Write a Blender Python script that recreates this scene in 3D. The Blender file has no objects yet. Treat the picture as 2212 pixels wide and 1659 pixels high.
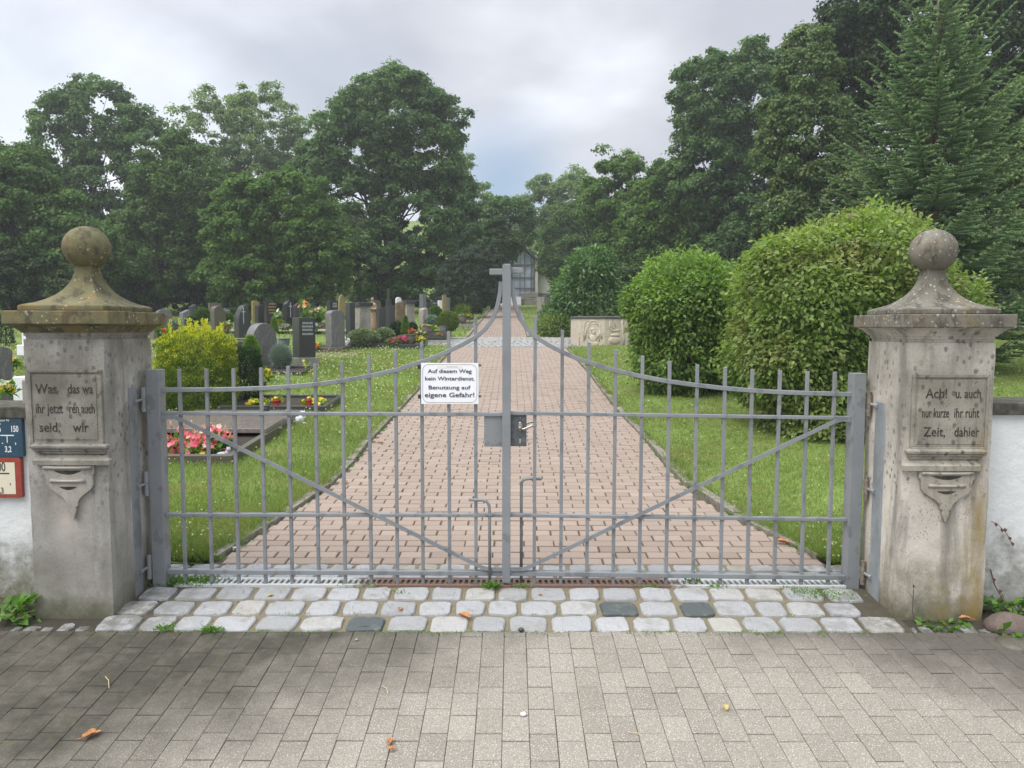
import bpy, math, random
import numpy as np
from mathutils import Vector, Matrix, noise as mnoise
R = math.radians
SC = bpy.context.scene
COL = SC.collection

# ---------------------------------------------------------------- camera
CAM_H = 1.5
PITCH = R(4.3)
F_PX = 1640.0            # focal length in units where the picture is 2212 wide
cam_d = bpy.data.cameras.new("camera")
cam = bpy.data.objects.new("camera", cam_d)
COL.objects.link(cam)
cam.location = (0, 0, CAM_H)
cam.rotation_euler = (R(90) - PITCH, R(-0.12), 0)
cam_d.sensor_width = 36.0
cam_d.lens = 36.0 * F_PX / 2212.0
cam_d.clip_start = 0.05
cam_d.clip_end = 2000
SC.camera = cam

# ---------------------------------------------------------------- world: broken overcast over a clear blue sky
SUN_EL, SUN_ROT = R(52), R(150)
world = bpy.data.worlds.new("World")
SC.world = world
world.use_nodes = True
wn, wl = world.node_tree.nodes, world.node_tree.links
wn.clear()
def WN(t, **k):
    n = wn.new(t)
    for a, b in k.items(): setattr(n, a, b)
    return n
w_out = WN('ShaderNodeOutputWorld'); w_bg = WN('ShaderNodeBackground')
w_sky = WN('ShaderNodeTexSky'); w_sky.sky_type = 'NISHITA'; w_sky.sun_disc = False
w_sky.sun_elevation = SUN_EL; w_sky.sun_rotation = SUN_ROT
w_tc = WN('ShaderNodeTexCoord'); w_sep = WN('ShaderNodeSeparateXYZ')
wl.new(w_tc.outputs['Generated'], w_sep.inputs[0])
def WM(op, a, b=None, c=None, clamp=False):
    n = WN('ShaderNodeMath', operation=op, use_clamp=clamp)
    for i, s in enumerate((a, b, c)):
        if s is None: continue
        if hasattr(s, 'links'): wl.new(s, n.inputs[i])
        else: n.inputs[i].default_value = s
    return n.outputs[0]
def WNoise(scale, det, off=(0, 0, 0), stretch=(1, 1, 1), dist=0.0):
    mp = WN('ShaderNodeMapping'); mp.inputs['Location'].default_value = off; mp.inputs['Scale'].default_value = stretch
    wl.new(w_tc.outputs['Generated'], mp.inputs[0])
    n = WN('ShaderNodeTexNoise'); n.inputs['Scale'].default_value = scale; n.inputs['Detail'].default_value = det
    n.inputs['Distortion'].default_value = dist; n.inputs['Roughness'].default_value = 0.5
    wl.new(mp.outputs[0], n.inputs['Vector'])
    return n.outputs[0]
def WSpot(u, v, rad):
    # soft patch of cloud round a compass direction, 0..1
    x, z = (u - 1106) / F_PX, (707 - v) / F_PX
    d = Vector((x, 1, z)).normalized()
    vd = WN('ShaderNodeVectorMath', operation='DISTANCE')
    wl.new(w_tc.outputs['Generated'], vd.inputs[0]); vd.inputs[1].default_value = d
    mr = WN('ShaderNodeMapRange', interpolation_type='SMOOTHSTEP')
    wl.new(vd.outputs['Value'], mr.inputs[0]); mr.inputs[1].default_value = rad; mr.inputs[2].default_value = 0.0
    mr.inputs[3].default_value = 0; mr.inputs[4].default_value = 1
    return mr.outputs[0]
big = WNoise(1.7, 5, (3.1, 0.4, 7.7), (1, 1, 2.2), 0.4)
fine = WNoise(4.0, 9, (1.3, 5.2, 0.7), (1, 1, 2.0), 0.3)
val = WM('ADD', WM('MULTIPLY', big, 0.8), WM('MULTIPLY', fine, 0.50))
val = WM('SUBTRACT', val, 0.04)
val = WM('ADD', val, WM('MULTIPLY', WSpot(200, 330, 0.42), 0.16))
val = WM('ADD', val, WM('MULTIPLY', WSpot(1230, 270, 0.24), 0.13))
val = WM('SUBTRACT', val, WM('MULTIPLY', WSpot(1560, 60, 0.55), 0.17))
val = WM('SUBTRACT', val, WM('MULTIPLY', WSpot(730, 170, 0.25), 0.06))
w_ramp = WN('ShaderNodeValToRGB')
wl.new(val, w_ramp.inputs[0])
cr = w_ramp.color_ramp
cr.elements[0].position = 0.40; cr.elements[0].color = (0.44, 0.46, 0.52, 1)
cr.elements[1].position = 0.86; cr.elements[1].color = (0.95, 0.97, 1.0, 1)
for p_, c_ in ((0.52, (0.54, 0.56, 0.61)), (0.62, (0.67, 0.70, 0.76)), (0.72, (0.83, 0.86, 0.90))):
    e = cr.elements.new(p_); e.color = (*c_, 1)
w_mul = WN('ShaderNodeMix', data_type='RGBA', blend_type='MULTIPLY'); w_mul.inputs[0].default_value = 1
wl.new(w_sky.outputs[0], w_mul.inputs[6]); w_mul.inputs[7].default_value = (0.10, 0.10, 0.10, 1)
# cloud cover: complete except for small openings above the horizon
cov = WM('SUBTRACT', 0.97, WM('MULTIPLY', WSpot(1085, 415, 0.13), 0.9))
cov = WM('SUBTRACT', cov, WM('MULTIPLY', WSpot(20, 250, 0.22), 0.3))
cov = WM('SUBTRACT', cov, WM('MULTIPLY', WSpot(620, 215, 0.25), 0.2), clamp=True)
w_mix = WN('ShaderNodeMix', data_type='RGBA')
wl.new(cov, w_mix.inputs[0]); wl.new(w_mul.outputs[2], w_mix.inputs[6]); wl.new(w_ramp.outputs[0], w_mix.inputs[7])
wl.new(w_mix.outputs[2], w_bg.inputs[0])
# an overcast sky grows brighter towards the zenith
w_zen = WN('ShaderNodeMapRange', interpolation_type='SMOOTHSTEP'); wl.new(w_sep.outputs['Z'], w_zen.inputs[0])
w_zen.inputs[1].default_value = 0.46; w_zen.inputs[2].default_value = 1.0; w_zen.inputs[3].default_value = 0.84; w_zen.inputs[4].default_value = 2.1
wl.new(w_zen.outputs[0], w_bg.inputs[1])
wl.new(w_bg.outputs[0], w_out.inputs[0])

# ---------------------------------------------------------------- sun: veiled by thin cloud, very soft
sun_d = bpy.data.lights.new("sun", 'SUN'); sun_d.energy = 2.0; sun_d.angle = R(40); sun_d.color = (1.0, 0.95, 0.87)
sun = bpy.data.objects.new("sun", sun_d); COL.objects.link(sun)
sd = Vector((math.sin(SUN_ROT) * math.cos(SUN_EL), math.cos(SUN_ROT) * math.cos(SUN_EL), math.sin(SUN_EL)))
sd = Vector((-0.45, -0.35, 0.82)).normalized()
SUN_ROT = math.atan2(sd.x, sd.y); w_sky.sun_rotation = SUN_ROT; w_sky.sun_elevation = math.asin(sd.z)
sun.rotation_euler = sd.to_track_quat('Z', 'Y').to_euler()

SC.view_settings.view_transform = 'Standard'
SC.view_settings.look = 'None'
SC.view_settings.exposure = 0.72
SC.view_settings.gamma = 1.0
SC.cycles.max_bounces = 6
SC.cycles.diffuse_bounces = 3
SC.cycles.glossy_bounces = 2
SC.cycles.transmission_bounces = 3
SC.cycles.transparent_max_bounces = 4

# ---------------------------------------------------------------- helpers
def gz(y, x=0.0):
    """height of the land: drive climbs to the gate, path climbs gently, a hillside far behind"""
    if y < 3.70: return -0.055 - 0.096 * (3.70 - max(y, -30))
    if y < 4.20: return -0.11 * (4.20 - y)
    if y < 4.63: return 0.0
    z = 0.058 * (min(y, 70) - 4.63)
    if y > 70: z += 0.25 * (min(y, 135) - 70)
    return z
def ray(u, v):
    t = 829.5 - v
    return ((u - 1106.0), F_PX * math.cos(PITCH) + t * math.sin(PITCH), -F_PX * math.sin(PITCH) + t * math.cos(PITCH))
def P(u, v, y):
    r = ray(u, v); k = y / r[1]
    return Vector((r[0] * k, y, CAM_H + r[2] * k))
def G(u, v):
    r = ray(u, v); y = 3.0
    lo, hi = 1.5, 300.0
    for _ in range(60):
        m = (lo + hi) / 2
        if CAM_H + r[2] * m / r[1] > gz(m): lo = m
        else: hi = m
    y = (lo + hi) / 2
    return Vector((r[0] * y / r[1], y, gz(y)))

def tag(o, label=None, cat=None, group=None, kind=None):
    if label: o['label'] = label
    if cat: o['category'] = cat
    if group: o['group'] = group
    if kind: o['kind'] = kind
    return o
def thing(name, loc, label, cat, group=None, rz=0.0):
    o = bpy.data.objects.new(name, None); COL.objects.link(o)
    o.empty_display_size = 0.1
    o.location = loc; o.rotation_euler = (0, 0, rz)
    return tag(o, label, cat, group)
def link_mesh(name, me, mat, parent=None, smooth=False):
    if mat: me.materials.append(mat)
    if smooth: me.polygons.foreach_set('use_smooth', np.ones(len(me.polygons), bool))
    o = bpy.data.objects.new(name, me); COL.objects.link(o)
    if parent is not None: o.parent = parent
    return o
class MB:
    def __init__(s): s.v = []; s.f = []; s.a = []
    def add(s, vs, fs, var=0.5):
        b = len(s.v); s.v.extend([tuple(q) for q in vs]); s.f.extend([tuple(i + b for i in f) for f in fs]); s.a.extend([var] * len(vs)); return s
    def box(s, x0, x1, y0, y1, z0, z1, var=0.5, mtx=None):
        vs = [Vector(q) for q in ((x0, y0, z0), (x1, y0, z0), (x1, y1, z0), (x0, y1, z0), (x0, y0, z1), (x1, y0, z1), (x1, y1, z1), (x0, y1, z1))]
        if mtx is not None: vs = [mtx @ q for q in vs]
        return s.add(vs, [(0, 3, 2, 1), (4, 5, 6, 7), (0, 1, 5, 4), (1, 2, 6, 5), (2, 3, 7, 6), (3, 0, 4, 7)], var)
    def tube(s, pts, r, n=8, var=0.5, cap=True, rs=None):
        pts = [Vector(p) for p in pts]; N = len(pts)
        rs = rs or [r] * N
        up = Vector((0, 0, 1)); vs = []
        prev = None
        for i, p in enumerate(pts):
            d = (pts[min(i + 1, N - 1)] - pts[max(i - 1, 0)])
            d = d.normalized() if d.length > 1e-9 else Vector((0, 0, 1))
            if prev is None:
                a = d.orthogonal().normalized()
            else:
                a = prev - d * prev.dot(d)
                a = a.normalized() if a.length > 1e-6 else d.orthogonal().normalized()
            prev = a
            b = d.cross(a)
            for k in range(n):
                t = 2 * math.pi * k / n
                vs.append(p + (a * math.cos(t) + b * math.sin(t)) * rs[i])
        fs = [(i * n + k, i * n + (k + 1) % n, (i + 1) * n + (k + 1) % n, (i + 1) * n + k) for i in range(N - 1) for k in range(n)]
        if cap: fs += [tuple(range(n))[::-1], tuple((N - 1) * n + k for k in range(n))]
        return s.add(vs, fs, var)
    def bar(s, pts, wy, wz, var=0.5):
        """rectangular section swept along a path in an XZ plane (constant y centre); wy depth, wz thickness"""
        pts = [Vector(p) for p in pts]; N = len(pts); vs = []
        for i, p in enumerate(pts):
            d = (pts[min(i + 1, N - 1)] - pts[max(i - 1, 0)]).normalized()
            nrm = Vector((-d.z, 0, d.x)) * (wz / 2)
            for sy, sn in ((-1, -1), (1, -1), (1, 1), (-1, 1)):
                vs.append(p + Vector((0, sy * wy / 2, 0)) + nrm * sn)
        fs = [(i * 4 + k, i * 4 + (k + 1) % 4, (i + 1) * 4 + (k + 1) % 4, (i + 1) * 4 + k) for i in range(N - 1) for k in range(4)]
        fs += [(3, 2, 1, 0), tuple((N - 1) * 4 + k for k in range(4))]
        return s.add(vs, fs, var)
    def prism(s, out, y0, y1, mtx=None, var=0.5):
        """outline [(x,z)] counter-clockwise seen from -y, extruded from y0 to y1"""
        n = len(out)
        vs = [Vector((x, y0, z)) for x, z in out] + [Vector((x, y1, z)) for x, z in out]
        if mtx is not None: vs = [mtx @ q for q in vs]
        return s.add(vs, [tuple(range(n)), tuple(range(2 * n - 1, n - 1, -1))] + [((k + 1) % n, k, k + n, (k + 1) % n + n) for k in range(n)], var)
    def rings(s, rings, var=0.5, cap=True):
        n = len(rings[0]); vs = [q for r_ in rings for q in r_]
        fs = [(i * n + k, i * n + (k + 1) % n, (i + 1) * n + (k + 1) % n, (i + 1) * n + k) for i in range(len(rings) - 1) for k in range(n)]
        if cap: fs += [tuple(range(n))[::-1], tuple((len(rings) - 1) * n + k for k in range(n))]
        return s.add(vs, fs, var)
    def ball(s, c, r, nu=12, nv=8, sq=(1, 1, 1), var=0.5):
        c = Vector(c); rg = []
        for i in range(nv + 1):
            th = math.pi * (0.02 + 0.96 * i / nv)
            rg.append([c + Vector((r * sq[0] * math.sin(th) * math.cos(2 * math.pi * k / nu), r * sq[1] * math.sin(th) * math.sin(2 * math.pi * k / nu), -r * sq[2] * math.cos(th))) for k in range(nu)])
        return s.rings(rg, var)
    def build(s, name, mat, parent=None, smooth=False, bevel=0.0, seg=2, local=False):
        off = Vector(parent.location) if (parent is not None and not local) else Vector((0, 0, 0))
        pp = parent
        while pp is not None and pp.parent is not None and not local:
            pp = pp.parent; off = off + Vector(pp.location)
        me = bpy.data.meshes.new(name)
        me.from_pydata([(q[0] - off.x, q[1] - off.y, q[2] - off.z) for q in s.v], [], s.f)
        at = me.attributes.new('var', 'FLOAT', 'POINT'); at.data.foreach_set('value', np.array(s.a, dtype=np.float32))
        me.update()
        o = link_mesh(name, me, mat, parent, smooth)
        if bevel > 0:
            b = o.modifiers.new('bevel', 'BEVEL'); b.width = bevel; b.segments = seg; b.limit_method = 'ANGLE'; b.angle_limit = R(35); b.harden_normals = False
        return o
def np_mesh(name, V, F, mat, parent=None, var=None, smooth=False, off=None):
    """V (n,3), F (m,k) index array"""
    V = np.asarray(V, dtype=np.float32)
    if off is not None: V = V - np.array(off, dtype=np.float32)
    me = bpy.data.meshes.new(name); m, k = F.shape
    me.vertices.add(len(V)); me.vertices.foreach_set('co', V.ravel())
    me.loops.add(m * k); me.loops.foreach_set('vertex_index', F.ravel().astype(np.int32))
    me.polygons.add(m); me.polygons.foreach_set('loop_start', np.arange(0, m * k, k, dtype=np.int32))
    me.polygons.foreach_set('loop_total', np.full(m, k, dtype=np.int32))
    if var is not None:
        at = me.attributes.new('var', 'FLOAT', 'POINT'); at.data.foreach_set('value', np.asarray(var, dtype=np.float32))
    me.update(calc_edges=True); me.validate()
    return link_mesh(name, me, mat, parent, smooth)
def text_mesh(name, body, size, loc, mat, parent, depth=0.001, bold=0.0, align='CENTER', sx=1.0, rot=(R(90), 0, 0), shear=0.0, space=1.0):
    cu = bpy.data.curves.new(name, 'FONT'); cu.body = body; cu.size = size; cu.align_x = align; cu.align_y = 'CENTER'
    cu.extrude = depth; cu.offset = bold; cu.shear = shear; cu.space_character = space; cu.resolution_u = 3
    t = bpy.data.objects.new(name, cu); COL.objects.link(t)
    bpy.context.view_layer.update()
    me = bpy.data.meshes.new_from_object(t.evaluated_get(bpy.context.evaluated_depsgraph_get()))
    bpy.data.objects.remove(t)
    o = link_mesh(name, me, mat, parent)
    o.rotation_euler = rot; o.scale = (sx, 1, 1)
    off = Vector((0, 0, 0)); pp = parent
    while pp is not None: off += Vector(pp.location); pp = pp.parent
    o.location = Vector(loc) - off
    return o

# ---------------------------------------------------------------- materials
class Mt:
    def __init__(s, name):
        s.m = bpy.data.materials.new(name); s.m.use_nodes = True; s.nt = s.m.node_tree; s.nt.nodes.clear()
        s.N, s.L = s.nt.nodes, s.nt.links; s.out = s.N.new('ShaderNodeOutputMaterial'); s._tc = None
    def n(s, t, **k):
        q = s.N.new(t)
        for a, b in k.items(): setattr(q, a, b)
        return q
    def put(s, sock, v):
        if hasattr(v, 'links'): s.L.new(v, sock)
        elif isinstance(v, (tuple, list)) and len(v) == 3 and sock.type == 'RGBA': sock.default_value = (*v, 1)
        else: sock.default_value = v
    def co(s, scale=(1, 1, 1), loc=(0, 0, 0), rot=(0, 0, 0)):
        if s._tc is None: s._tc = s.n('ShaderNodeTexCoord')
        mp = s.n('ShaderNodeMapping'); mp.inputs['Scale'].default_value = scale; mp.inputs['Location'].default_value = loc; mp.inputs['Rotation'].default_value = rot
        s.L.new(s._tc.outputs['Object'], mp.inputs[0]); return mp.outputs[0]
    def noise(s, scale, det=4, rough=0.55, vec=None, dist=0.0):
        q = s.n('ShaderNodeTexNoise'); q.inputs['Scale'].default_value = scale; q.inputs['Detail'].default_value = det
        q.inputs['Roughness'].default_value = rough; q.inputs['Distortion'].default_value = dist
        s.L.new(vec if vec is not None else s.co(), q.inputs['Vector']); return q.outputs[0]
    def voro(s, scale, vec=None, feature='F1', out='Distance', rnd=1.0):
        q = s.n('ShaderNodeTexVoronoi', feature=feature); q.inputs['Scale'].default_value = scale; q.inputs['Randomness'].default_value = rnd
        s.L.new(vec if vec is not None else s.co(), q.inputs['Vector']); return q.outputs[out]
    def ramp(s, fac, stops, interp='LINEAR'):
        q = s.n('ShaderNodeValToRGB'); q.color_ramp.interpolation = interp; s.L.new(fac, q.inputs[0]); e = q.color_ramp.elements
        while len(e) < len(stops): e.new(0.5)
        for i, (p, c) in enumerate(stops):
            e[i].position = p; e[i].color = (*c, 1) if isinstance(c, (tuple, list)) else (c, c, c, 1)
        return q.outputs[0]
    def mr(s, v, a, b, c=0.0, d=1.0):
        q = s.n('ShaderNodeMapRange', clamp=True); s.put(q.inputs[0], v)
        for i, x in enumerate((a, b, c, d)): q.inputs[i + 1].default_value = x
        return q.outputs[0]
    def mix(s, fac, a, b, mode='MIX'):
        q = s.n('ShaderNodeMix', data_type='RGBA', blend_type=mode); s.put(q.inputs[0], fac); s.put(q.inputs[6], a); s.put(q.inputs[7], b); return q.outputs[2]
    def math(s, op, a, b=0.0, clamp=False):
        q = s.n('ShaderNodeMath', operation=op, use_clamp=clamp); s.put(q.inputs[0], a); s.put(q.inputs[1], b); return q.outputs[0]
    def attr(s, name='var'):
        q = s.n('ShaderNodeAttribute'); q.attribute_name = name; return q.outputs['Fac']
    def z(s, axis='Z'):
        q = s.n('ShaderNodeSeparateXYZ'); s.L.new(s.co(), q.inputs[0]); return q.outputs[axis]
    def bump(s, h, strength=0.3, dist=0.01, prev=None):
        q = s.n('ShaderNodeBump'); q.inputs['Strength'].default_value = strength; q.inputs['Distance'].default_value = dist
        s.L.new(h, q.inputs['Height'])
        if prev is not None: s.L.new(prev, q.inputs['Normal'])
        return q.outputs[0]
    def done(s, col, rough=0.8, bump=None, metal=0.0, spec=0.5, trans=0.0, tcol=None, coat=0.0):
        b = s.n('ShaderNodeBsdfPrincipled')
        s.put(b.inputs['Base Color'], col); s.put(b.inputs['Roughness'], rough); s.put(b.inputs['Metallic'], metal)
        s.put(b.inputs['Specular IOR Level'], spec)
        if coat: b.inputs['Coat Weight'].default_value = coat
        if bump is not None: s.L.new(bump, b.inputs['Normal'])
        if trans > 0:
            t = s.n('ShaderNodeBsdfTranslucent'); s.put(t.inputs[0], tcol if tcol is not None else col)
            mx = s.n('ShaderNodeMixShader'); mx.inputs[0].default_value = trans
            s.L.new(b.outputs[0], mx.inputs[1]); s.L.new(t.outputs[0], mx.inputs[2]); s.L.new(mx.outputs[0], s.out.inputs[0])
        else: s.L.new(b.outputs[0], s.out.inputs[0])
        return s.m
def leafmat(name, dark, mid, light, trans=0.3, rough=0.5, nscale=0.6, spec=0.35, tint=None):
    m = Mt(name)
    c = m.ramp(m.attr(), [(0.0, dark), (0.5, mid), (1.0, light)])
    n = m.noise(nscale, 3)
    c = m.mix(m.mr(n, 0.3, 0.7), m.mix(1.0, c, (0.72, 0.78, 0.75), 'MULTIPLY'), c)
    if tint: c = m.mix(m.mr(m.noise(nscale * 1.7, 3, vec=m.co(loc=(5, 3, 9))), 0.48, 0.68, 0, 0.75), c, tint)
    tc = m.mix(1.0, c, (1.5, 1.7, 0.7), 'MULTIPLY')
    return m.done(c, rough, spec=spec, trans=trans, tcol=tc)
def plain(name, col, rough=0.6, metal=0.0, var=0.12, scale=12, spec=0.5, bump=0.0, bscale=80, streak=False):
    m = Mt(name)
    v = m.co((1, 1, 0.25)) if streak else None
    n = m.noise(scale, 5, 0.6, vec=v)
    lo = tuple(c * (1 - var) for c in col); hi = tuple(min(1, c * (1 + var)) for c in col)
    c = m.ramp(n, [(0.3, lo), (0.7, hi)])
    b = m.bump(m.noise(bscale, 4), bump, 0.003) if bump else None
    return m.done(c, rough, b, metal, spec)
# ================================================================ materials of the setting
def m_forecourt():
    m = Mt('forecourt_paver_concrete'); v = m.attr()
    sp = m.noise(210, 3, 0.75)
    base = m.ramp(v, [(0, (0.245, 0.225, 0.192)), (0.5, (0.280, 0.258, 0.223)), (1, (0.318, 0.294, 0.256))])
    c = m.mix(m.mr(sp, 0.35, 0.65), m.mix(1.0, base, (0.62, 0.60, 0.58), 'MULTIPLY'), m.mix(1.0, base, (1.22, 1.22, 1.2), 'MULTIPLY'))
    wh = m.voro(95, vec=m.co(loc=(2, 7, 1))); c = m.mix(m.mr(wh, 0.16, 0.26, 0.7, 0), c, (0.60, 0.58, 0.54))
    dk = m.voro(110, vec=m.co(loc=(9, 1, 4))); c = m.mix(m.mr(dk, 0.18, 0.30, 0.6, 0), c, (0.09, 0.085, 0.08))
    big = m.noise(1.6, 5, 0.6); c = m.mix(m.mr(big, 0.42, 0.66, 0, 0.22), c, m.mix(1.0, c, (0.62, 0.60, 0.56), 'MULTIPLY'))
    # damp moss and grime spreading from the foot of the left wall and the right corner
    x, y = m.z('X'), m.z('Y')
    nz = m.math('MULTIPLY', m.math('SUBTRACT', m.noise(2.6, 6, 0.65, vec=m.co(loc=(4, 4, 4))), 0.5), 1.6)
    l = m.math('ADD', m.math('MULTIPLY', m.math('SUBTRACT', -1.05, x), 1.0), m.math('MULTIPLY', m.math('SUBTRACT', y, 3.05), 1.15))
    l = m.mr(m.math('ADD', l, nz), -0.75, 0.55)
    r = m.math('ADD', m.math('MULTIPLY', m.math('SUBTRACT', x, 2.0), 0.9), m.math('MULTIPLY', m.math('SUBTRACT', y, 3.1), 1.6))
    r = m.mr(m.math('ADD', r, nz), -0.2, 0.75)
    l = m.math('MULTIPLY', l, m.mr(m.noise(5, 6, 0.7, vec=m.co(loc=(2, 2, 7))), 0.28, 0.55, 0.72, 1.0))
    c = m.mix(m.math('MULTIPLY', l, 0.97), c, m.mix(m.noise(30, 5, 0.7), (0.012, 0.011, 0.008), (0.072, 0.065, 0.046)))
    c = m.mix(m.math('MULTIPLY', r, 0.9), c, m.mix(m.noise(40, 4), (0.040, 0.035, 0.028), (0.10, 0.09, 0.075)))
    gm = m.math('MULTIPLY', m.mr(m.noise(13, 6, 0.7, vec=m.co(loc=(8, 2, 0))), 0.58, 0.70, 0, .7), m.mr(l, 0.75, 1.0))
    c = m.mix(gm, c, (0.085, 0.095, 0.025))
    ol = m.math('MULTIPLY', m.mr(m.noise(3.3, 5, 0.6, vec=m.co(loc=(1, 9, 0))), 0.40, 0.60, 0, 0.75), m.mr(m.math('ADD', y, m.math('MULTIPLY', x, -0.75)), 3.6, 5.0))
    c = m.mix(m.math('MULTIPLY', ol, m.math('SUBTRACT', 1.0, l)), c, (0.115, 0.105, 0.065))
    return m.done(c, 0.88, m.bump(sp, 0.35, 0.002, m.bump(m.noise(60, 4), 0.3, 0.003)))
def m_brick():
    m = Mt('path_brick_red_concrete'); v = m.attr()
    base = m.ramp(v, [(0, (0.245, 0.188, 0.152)), (0.5, (0.305, 0.240, 0.197)), (1, (0.365, 0.296, 0.246))])
    sp = m.noise(300, 3, 0.7)
    c = m.mix(m.mr(sp, 0.35, 0.7), m.mix(1.0, base, (0.80, 0.78, 0.76), 'MULTIPLY'), m.mix(1.0, base, (1.1, 1.1, 1.12), 'MULTIPLY'))
    wh = m.voro(60, vec=m.co(loc=(2, 7, 1))); c = m.mix(m.mr(wh, 0.05, 0.09, 0.7, 0), c, (0.65, 0.62, 0.58))
    big = m.noise(0.8, 5, 0.6); c = m.mix(m.mr(big, 0.45, 0.68, 0, 0.35), c, (0.24, 0.20, 0.17))
    return m.done(c, 0.85, m.bump(sp, 0.25, 0.002))
def m_joint(name, lo, hi, moss, amt):
    m = Mt(name); c = m.mix(m.noise(60, 4), lo, hi)
    c = m.mix(m.mr(m.noise(1.8, 6, 0.75), 0.62 - amt, 0.72 - amt), c, moss)
    if 'cobble' in name:
        e = m.math('MULTIPLY', m.mr(m.math('ABSOLUTE', m.math('ADD', m.z('X'), 0.03)), 1.5, 1.9), m.mr(m.z('Y'), 6.0, 5.0))
        c = m.mix(m.math('MULTIPLY', e, 0.92), c, m.mix(m.noise(25, 4), (0.028, 0.024, 0.016), (0.085, 0.075, 0.052)))
    return m.done(c, 0.95, m.bump(m.noise(150, 3), 0.5, 0.004))
def m_cobble():
    m = Mt('granite_cobble'); v = m.attr()
    base = m.ramp(v, [(0.0, (0.075, 0.09, 0.092)), (0.06, (0.075, 0.09, 0.092)), (0.07, (0.25, 0.255, 0.26)), (0.5, (0.335, 0.34, 0.348)), (0.8, (0.385, 0.39, 0.405)), (0.95, (0.39, 0.375, 0.34)), (1.0, (0.32, 0.30, 0.235))])
    sp = m.noise(260, 3, 0.75)
    c = m.mix(m.mr(sp, 0.36, 0.62), m.mix(1.0, base, (0.66, 0.66, 0.66), 'MULTIPLY'), m.mix(1.0, base, (1.08, 1.08, 1.08), 'MULTIPLY'))
    st = m.noise(9, 5, 0.65, vec=m.co(loc=(3, 3, 3))); c = m.mix(m.mr(st, 0.52, 0.68, 0, 0.6), c, (0.21, 0.205, 0.17))
    x = m.z('X')
    side = m.math('MULTIPLY', m.mr(m.math('ABSOLUTE', m.math('ADD', x, 0.03)), 1.45, 2.15), m.mr(m.noise(14, 5, 0.7), 0.40, 0.58))
    c = m.mix(m.math('MULTIPLY', side, 0.85), c, (0.075, 0.07, 0.055))
    return m.done(c, 0.6, m.bump(sp, 0.35, 0.002, m.bump(m.noise(35, 4), 0.5, 0.006)))
def m_lawn():
    m = Mt('lawn_soil_and_turf')
    c = m.mix(m.noise(3, 6, 0.7), (0.090, 0.120, 0.030), (0.175, 0.225, 0.055))
    c = m.mix(m.mr(m.noise(0.5, 4), 0.4, 0.65), c, (0.16, 0.235, 0.055))
    c = m.mix(m.mr(m.noise(40, 3), 0.55, 0.75, 0, 0.5), c, (0.11, 0.10, 0.05))
    return m.done(c, 0.95, m.bump(m.noise(25, 5), 0.8, 0.03), spec=0.2)
M_FORE, M_BRICK, M_COB, M_LAWN = m_forecourt(), m_brick(), m_cobble(), m_lawn()
M_JF = m_joint('forecourt_joint_grit', (0.045, 0.039, 0.031), (0.085, 0.072, 0.056), (0.05, 0.06, 0.015), 0.0)
M_JP = m_joint('path_joint_grit', (0.070, 0.048, 0.034), (0.115, 0.082, 0.060), (0.075, 0.10, 0.03), 0.12)
M_JC = m_joint('cobble_joint_sand', (0.13, 0.108, 0.068), (0.22, 0.19, 0.125), (0.10, 0.105, 0.035), 0.02)
M_KERB = plain('concrete_kerb', (0.20, 0.18, 0.15), 0.9, var=0.45, scale=14, bump=0.5, bscale=60)

rng = random.Random(7)
nrg = np.random.default_rng(11)

# ================================================================ land sheet
def land():
    ys = [-40, -10, 0, 2, 3.5, 3.70, 4.0, 4.2, 4.63, 5, 6, 8, 10, 14, 20, 30, 40, 50, 60, 70, 72, 80, 90, 100, 115, 135, 180, 400, 900]
    xs = [-900, -300, -120, -70, -45, -30, -20, -14, -9, -6, -4, -2.4, 0, 2.4, 4, 6, 9, 14, 20, 30, 45, 70, 120, 300, 900]
    V = [(x, y, gz(y) - (0.12 if y < 4.64 else 0.015)) for y in ys for x in xs]
    nx = len(xs)
    F = [(j * nx + i, j * nx + i + 1, (j + 1) * nx + i + 1, (j + 1) * nx + i) for j in range(len(ys) - 1) for i in range(nx - 1)]
    mb = MB(); mb.add(V, F); return mb.build('ground', M_LAWN, smooth=False)
tag(land(), 'green grassy land rising behind the gate to a far hillside', kind='structure')

# path edges, from the gate to the crossing and beyond
L_PX = [(800, 1262), (866, 2216), (963, 2161), (1027, 2111), (1150, 2030), (1280, 1946), (1406, 1820), (1457, 1750), (1558, 1642), (1653, 1535), (1728, 1440), (1801, 1356)]
L_PX[0] = (770, 2262)
R_PX = [(3420, 2290), (3266, 2237), (3076, 2136), (2943, 2073), (2747, 1965), (2633, 1851), (2525, 1718), (2437, 1630), (2316, 1471), (2272, 1421), (2240, 1386), (2222, 1366)]
def edge(px):
    e = [G(a / 1.8228, b / 1.8228) for a, b in px]
    e.sort(key=lambda q: q.y); return e
LE, RE = edge(L_PX), edge(R_PX)
def ex(E, y):
    if y <= E[0].y: return E[0].x
    for a, b in zip(E, E[1:]):
        if y <= b.y: return a.x + (b.x - a.x) * (y - a.y) / (b.y - a.y)
    return E[-1].x
LE = [Vector((min(q.x, 99), q.y, 0)) for q in LE]
print('path edges', [(round(q.x, 2), round(q.y, 2)) for q in LE], [(round(q.x, 2), round(q.y, 2)) for q in RE])
Y0P, Y1P = 4.63, 20.7
XL0, XR0 = ex(LE, Y1P), ex(RE, Y1P)

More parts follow.
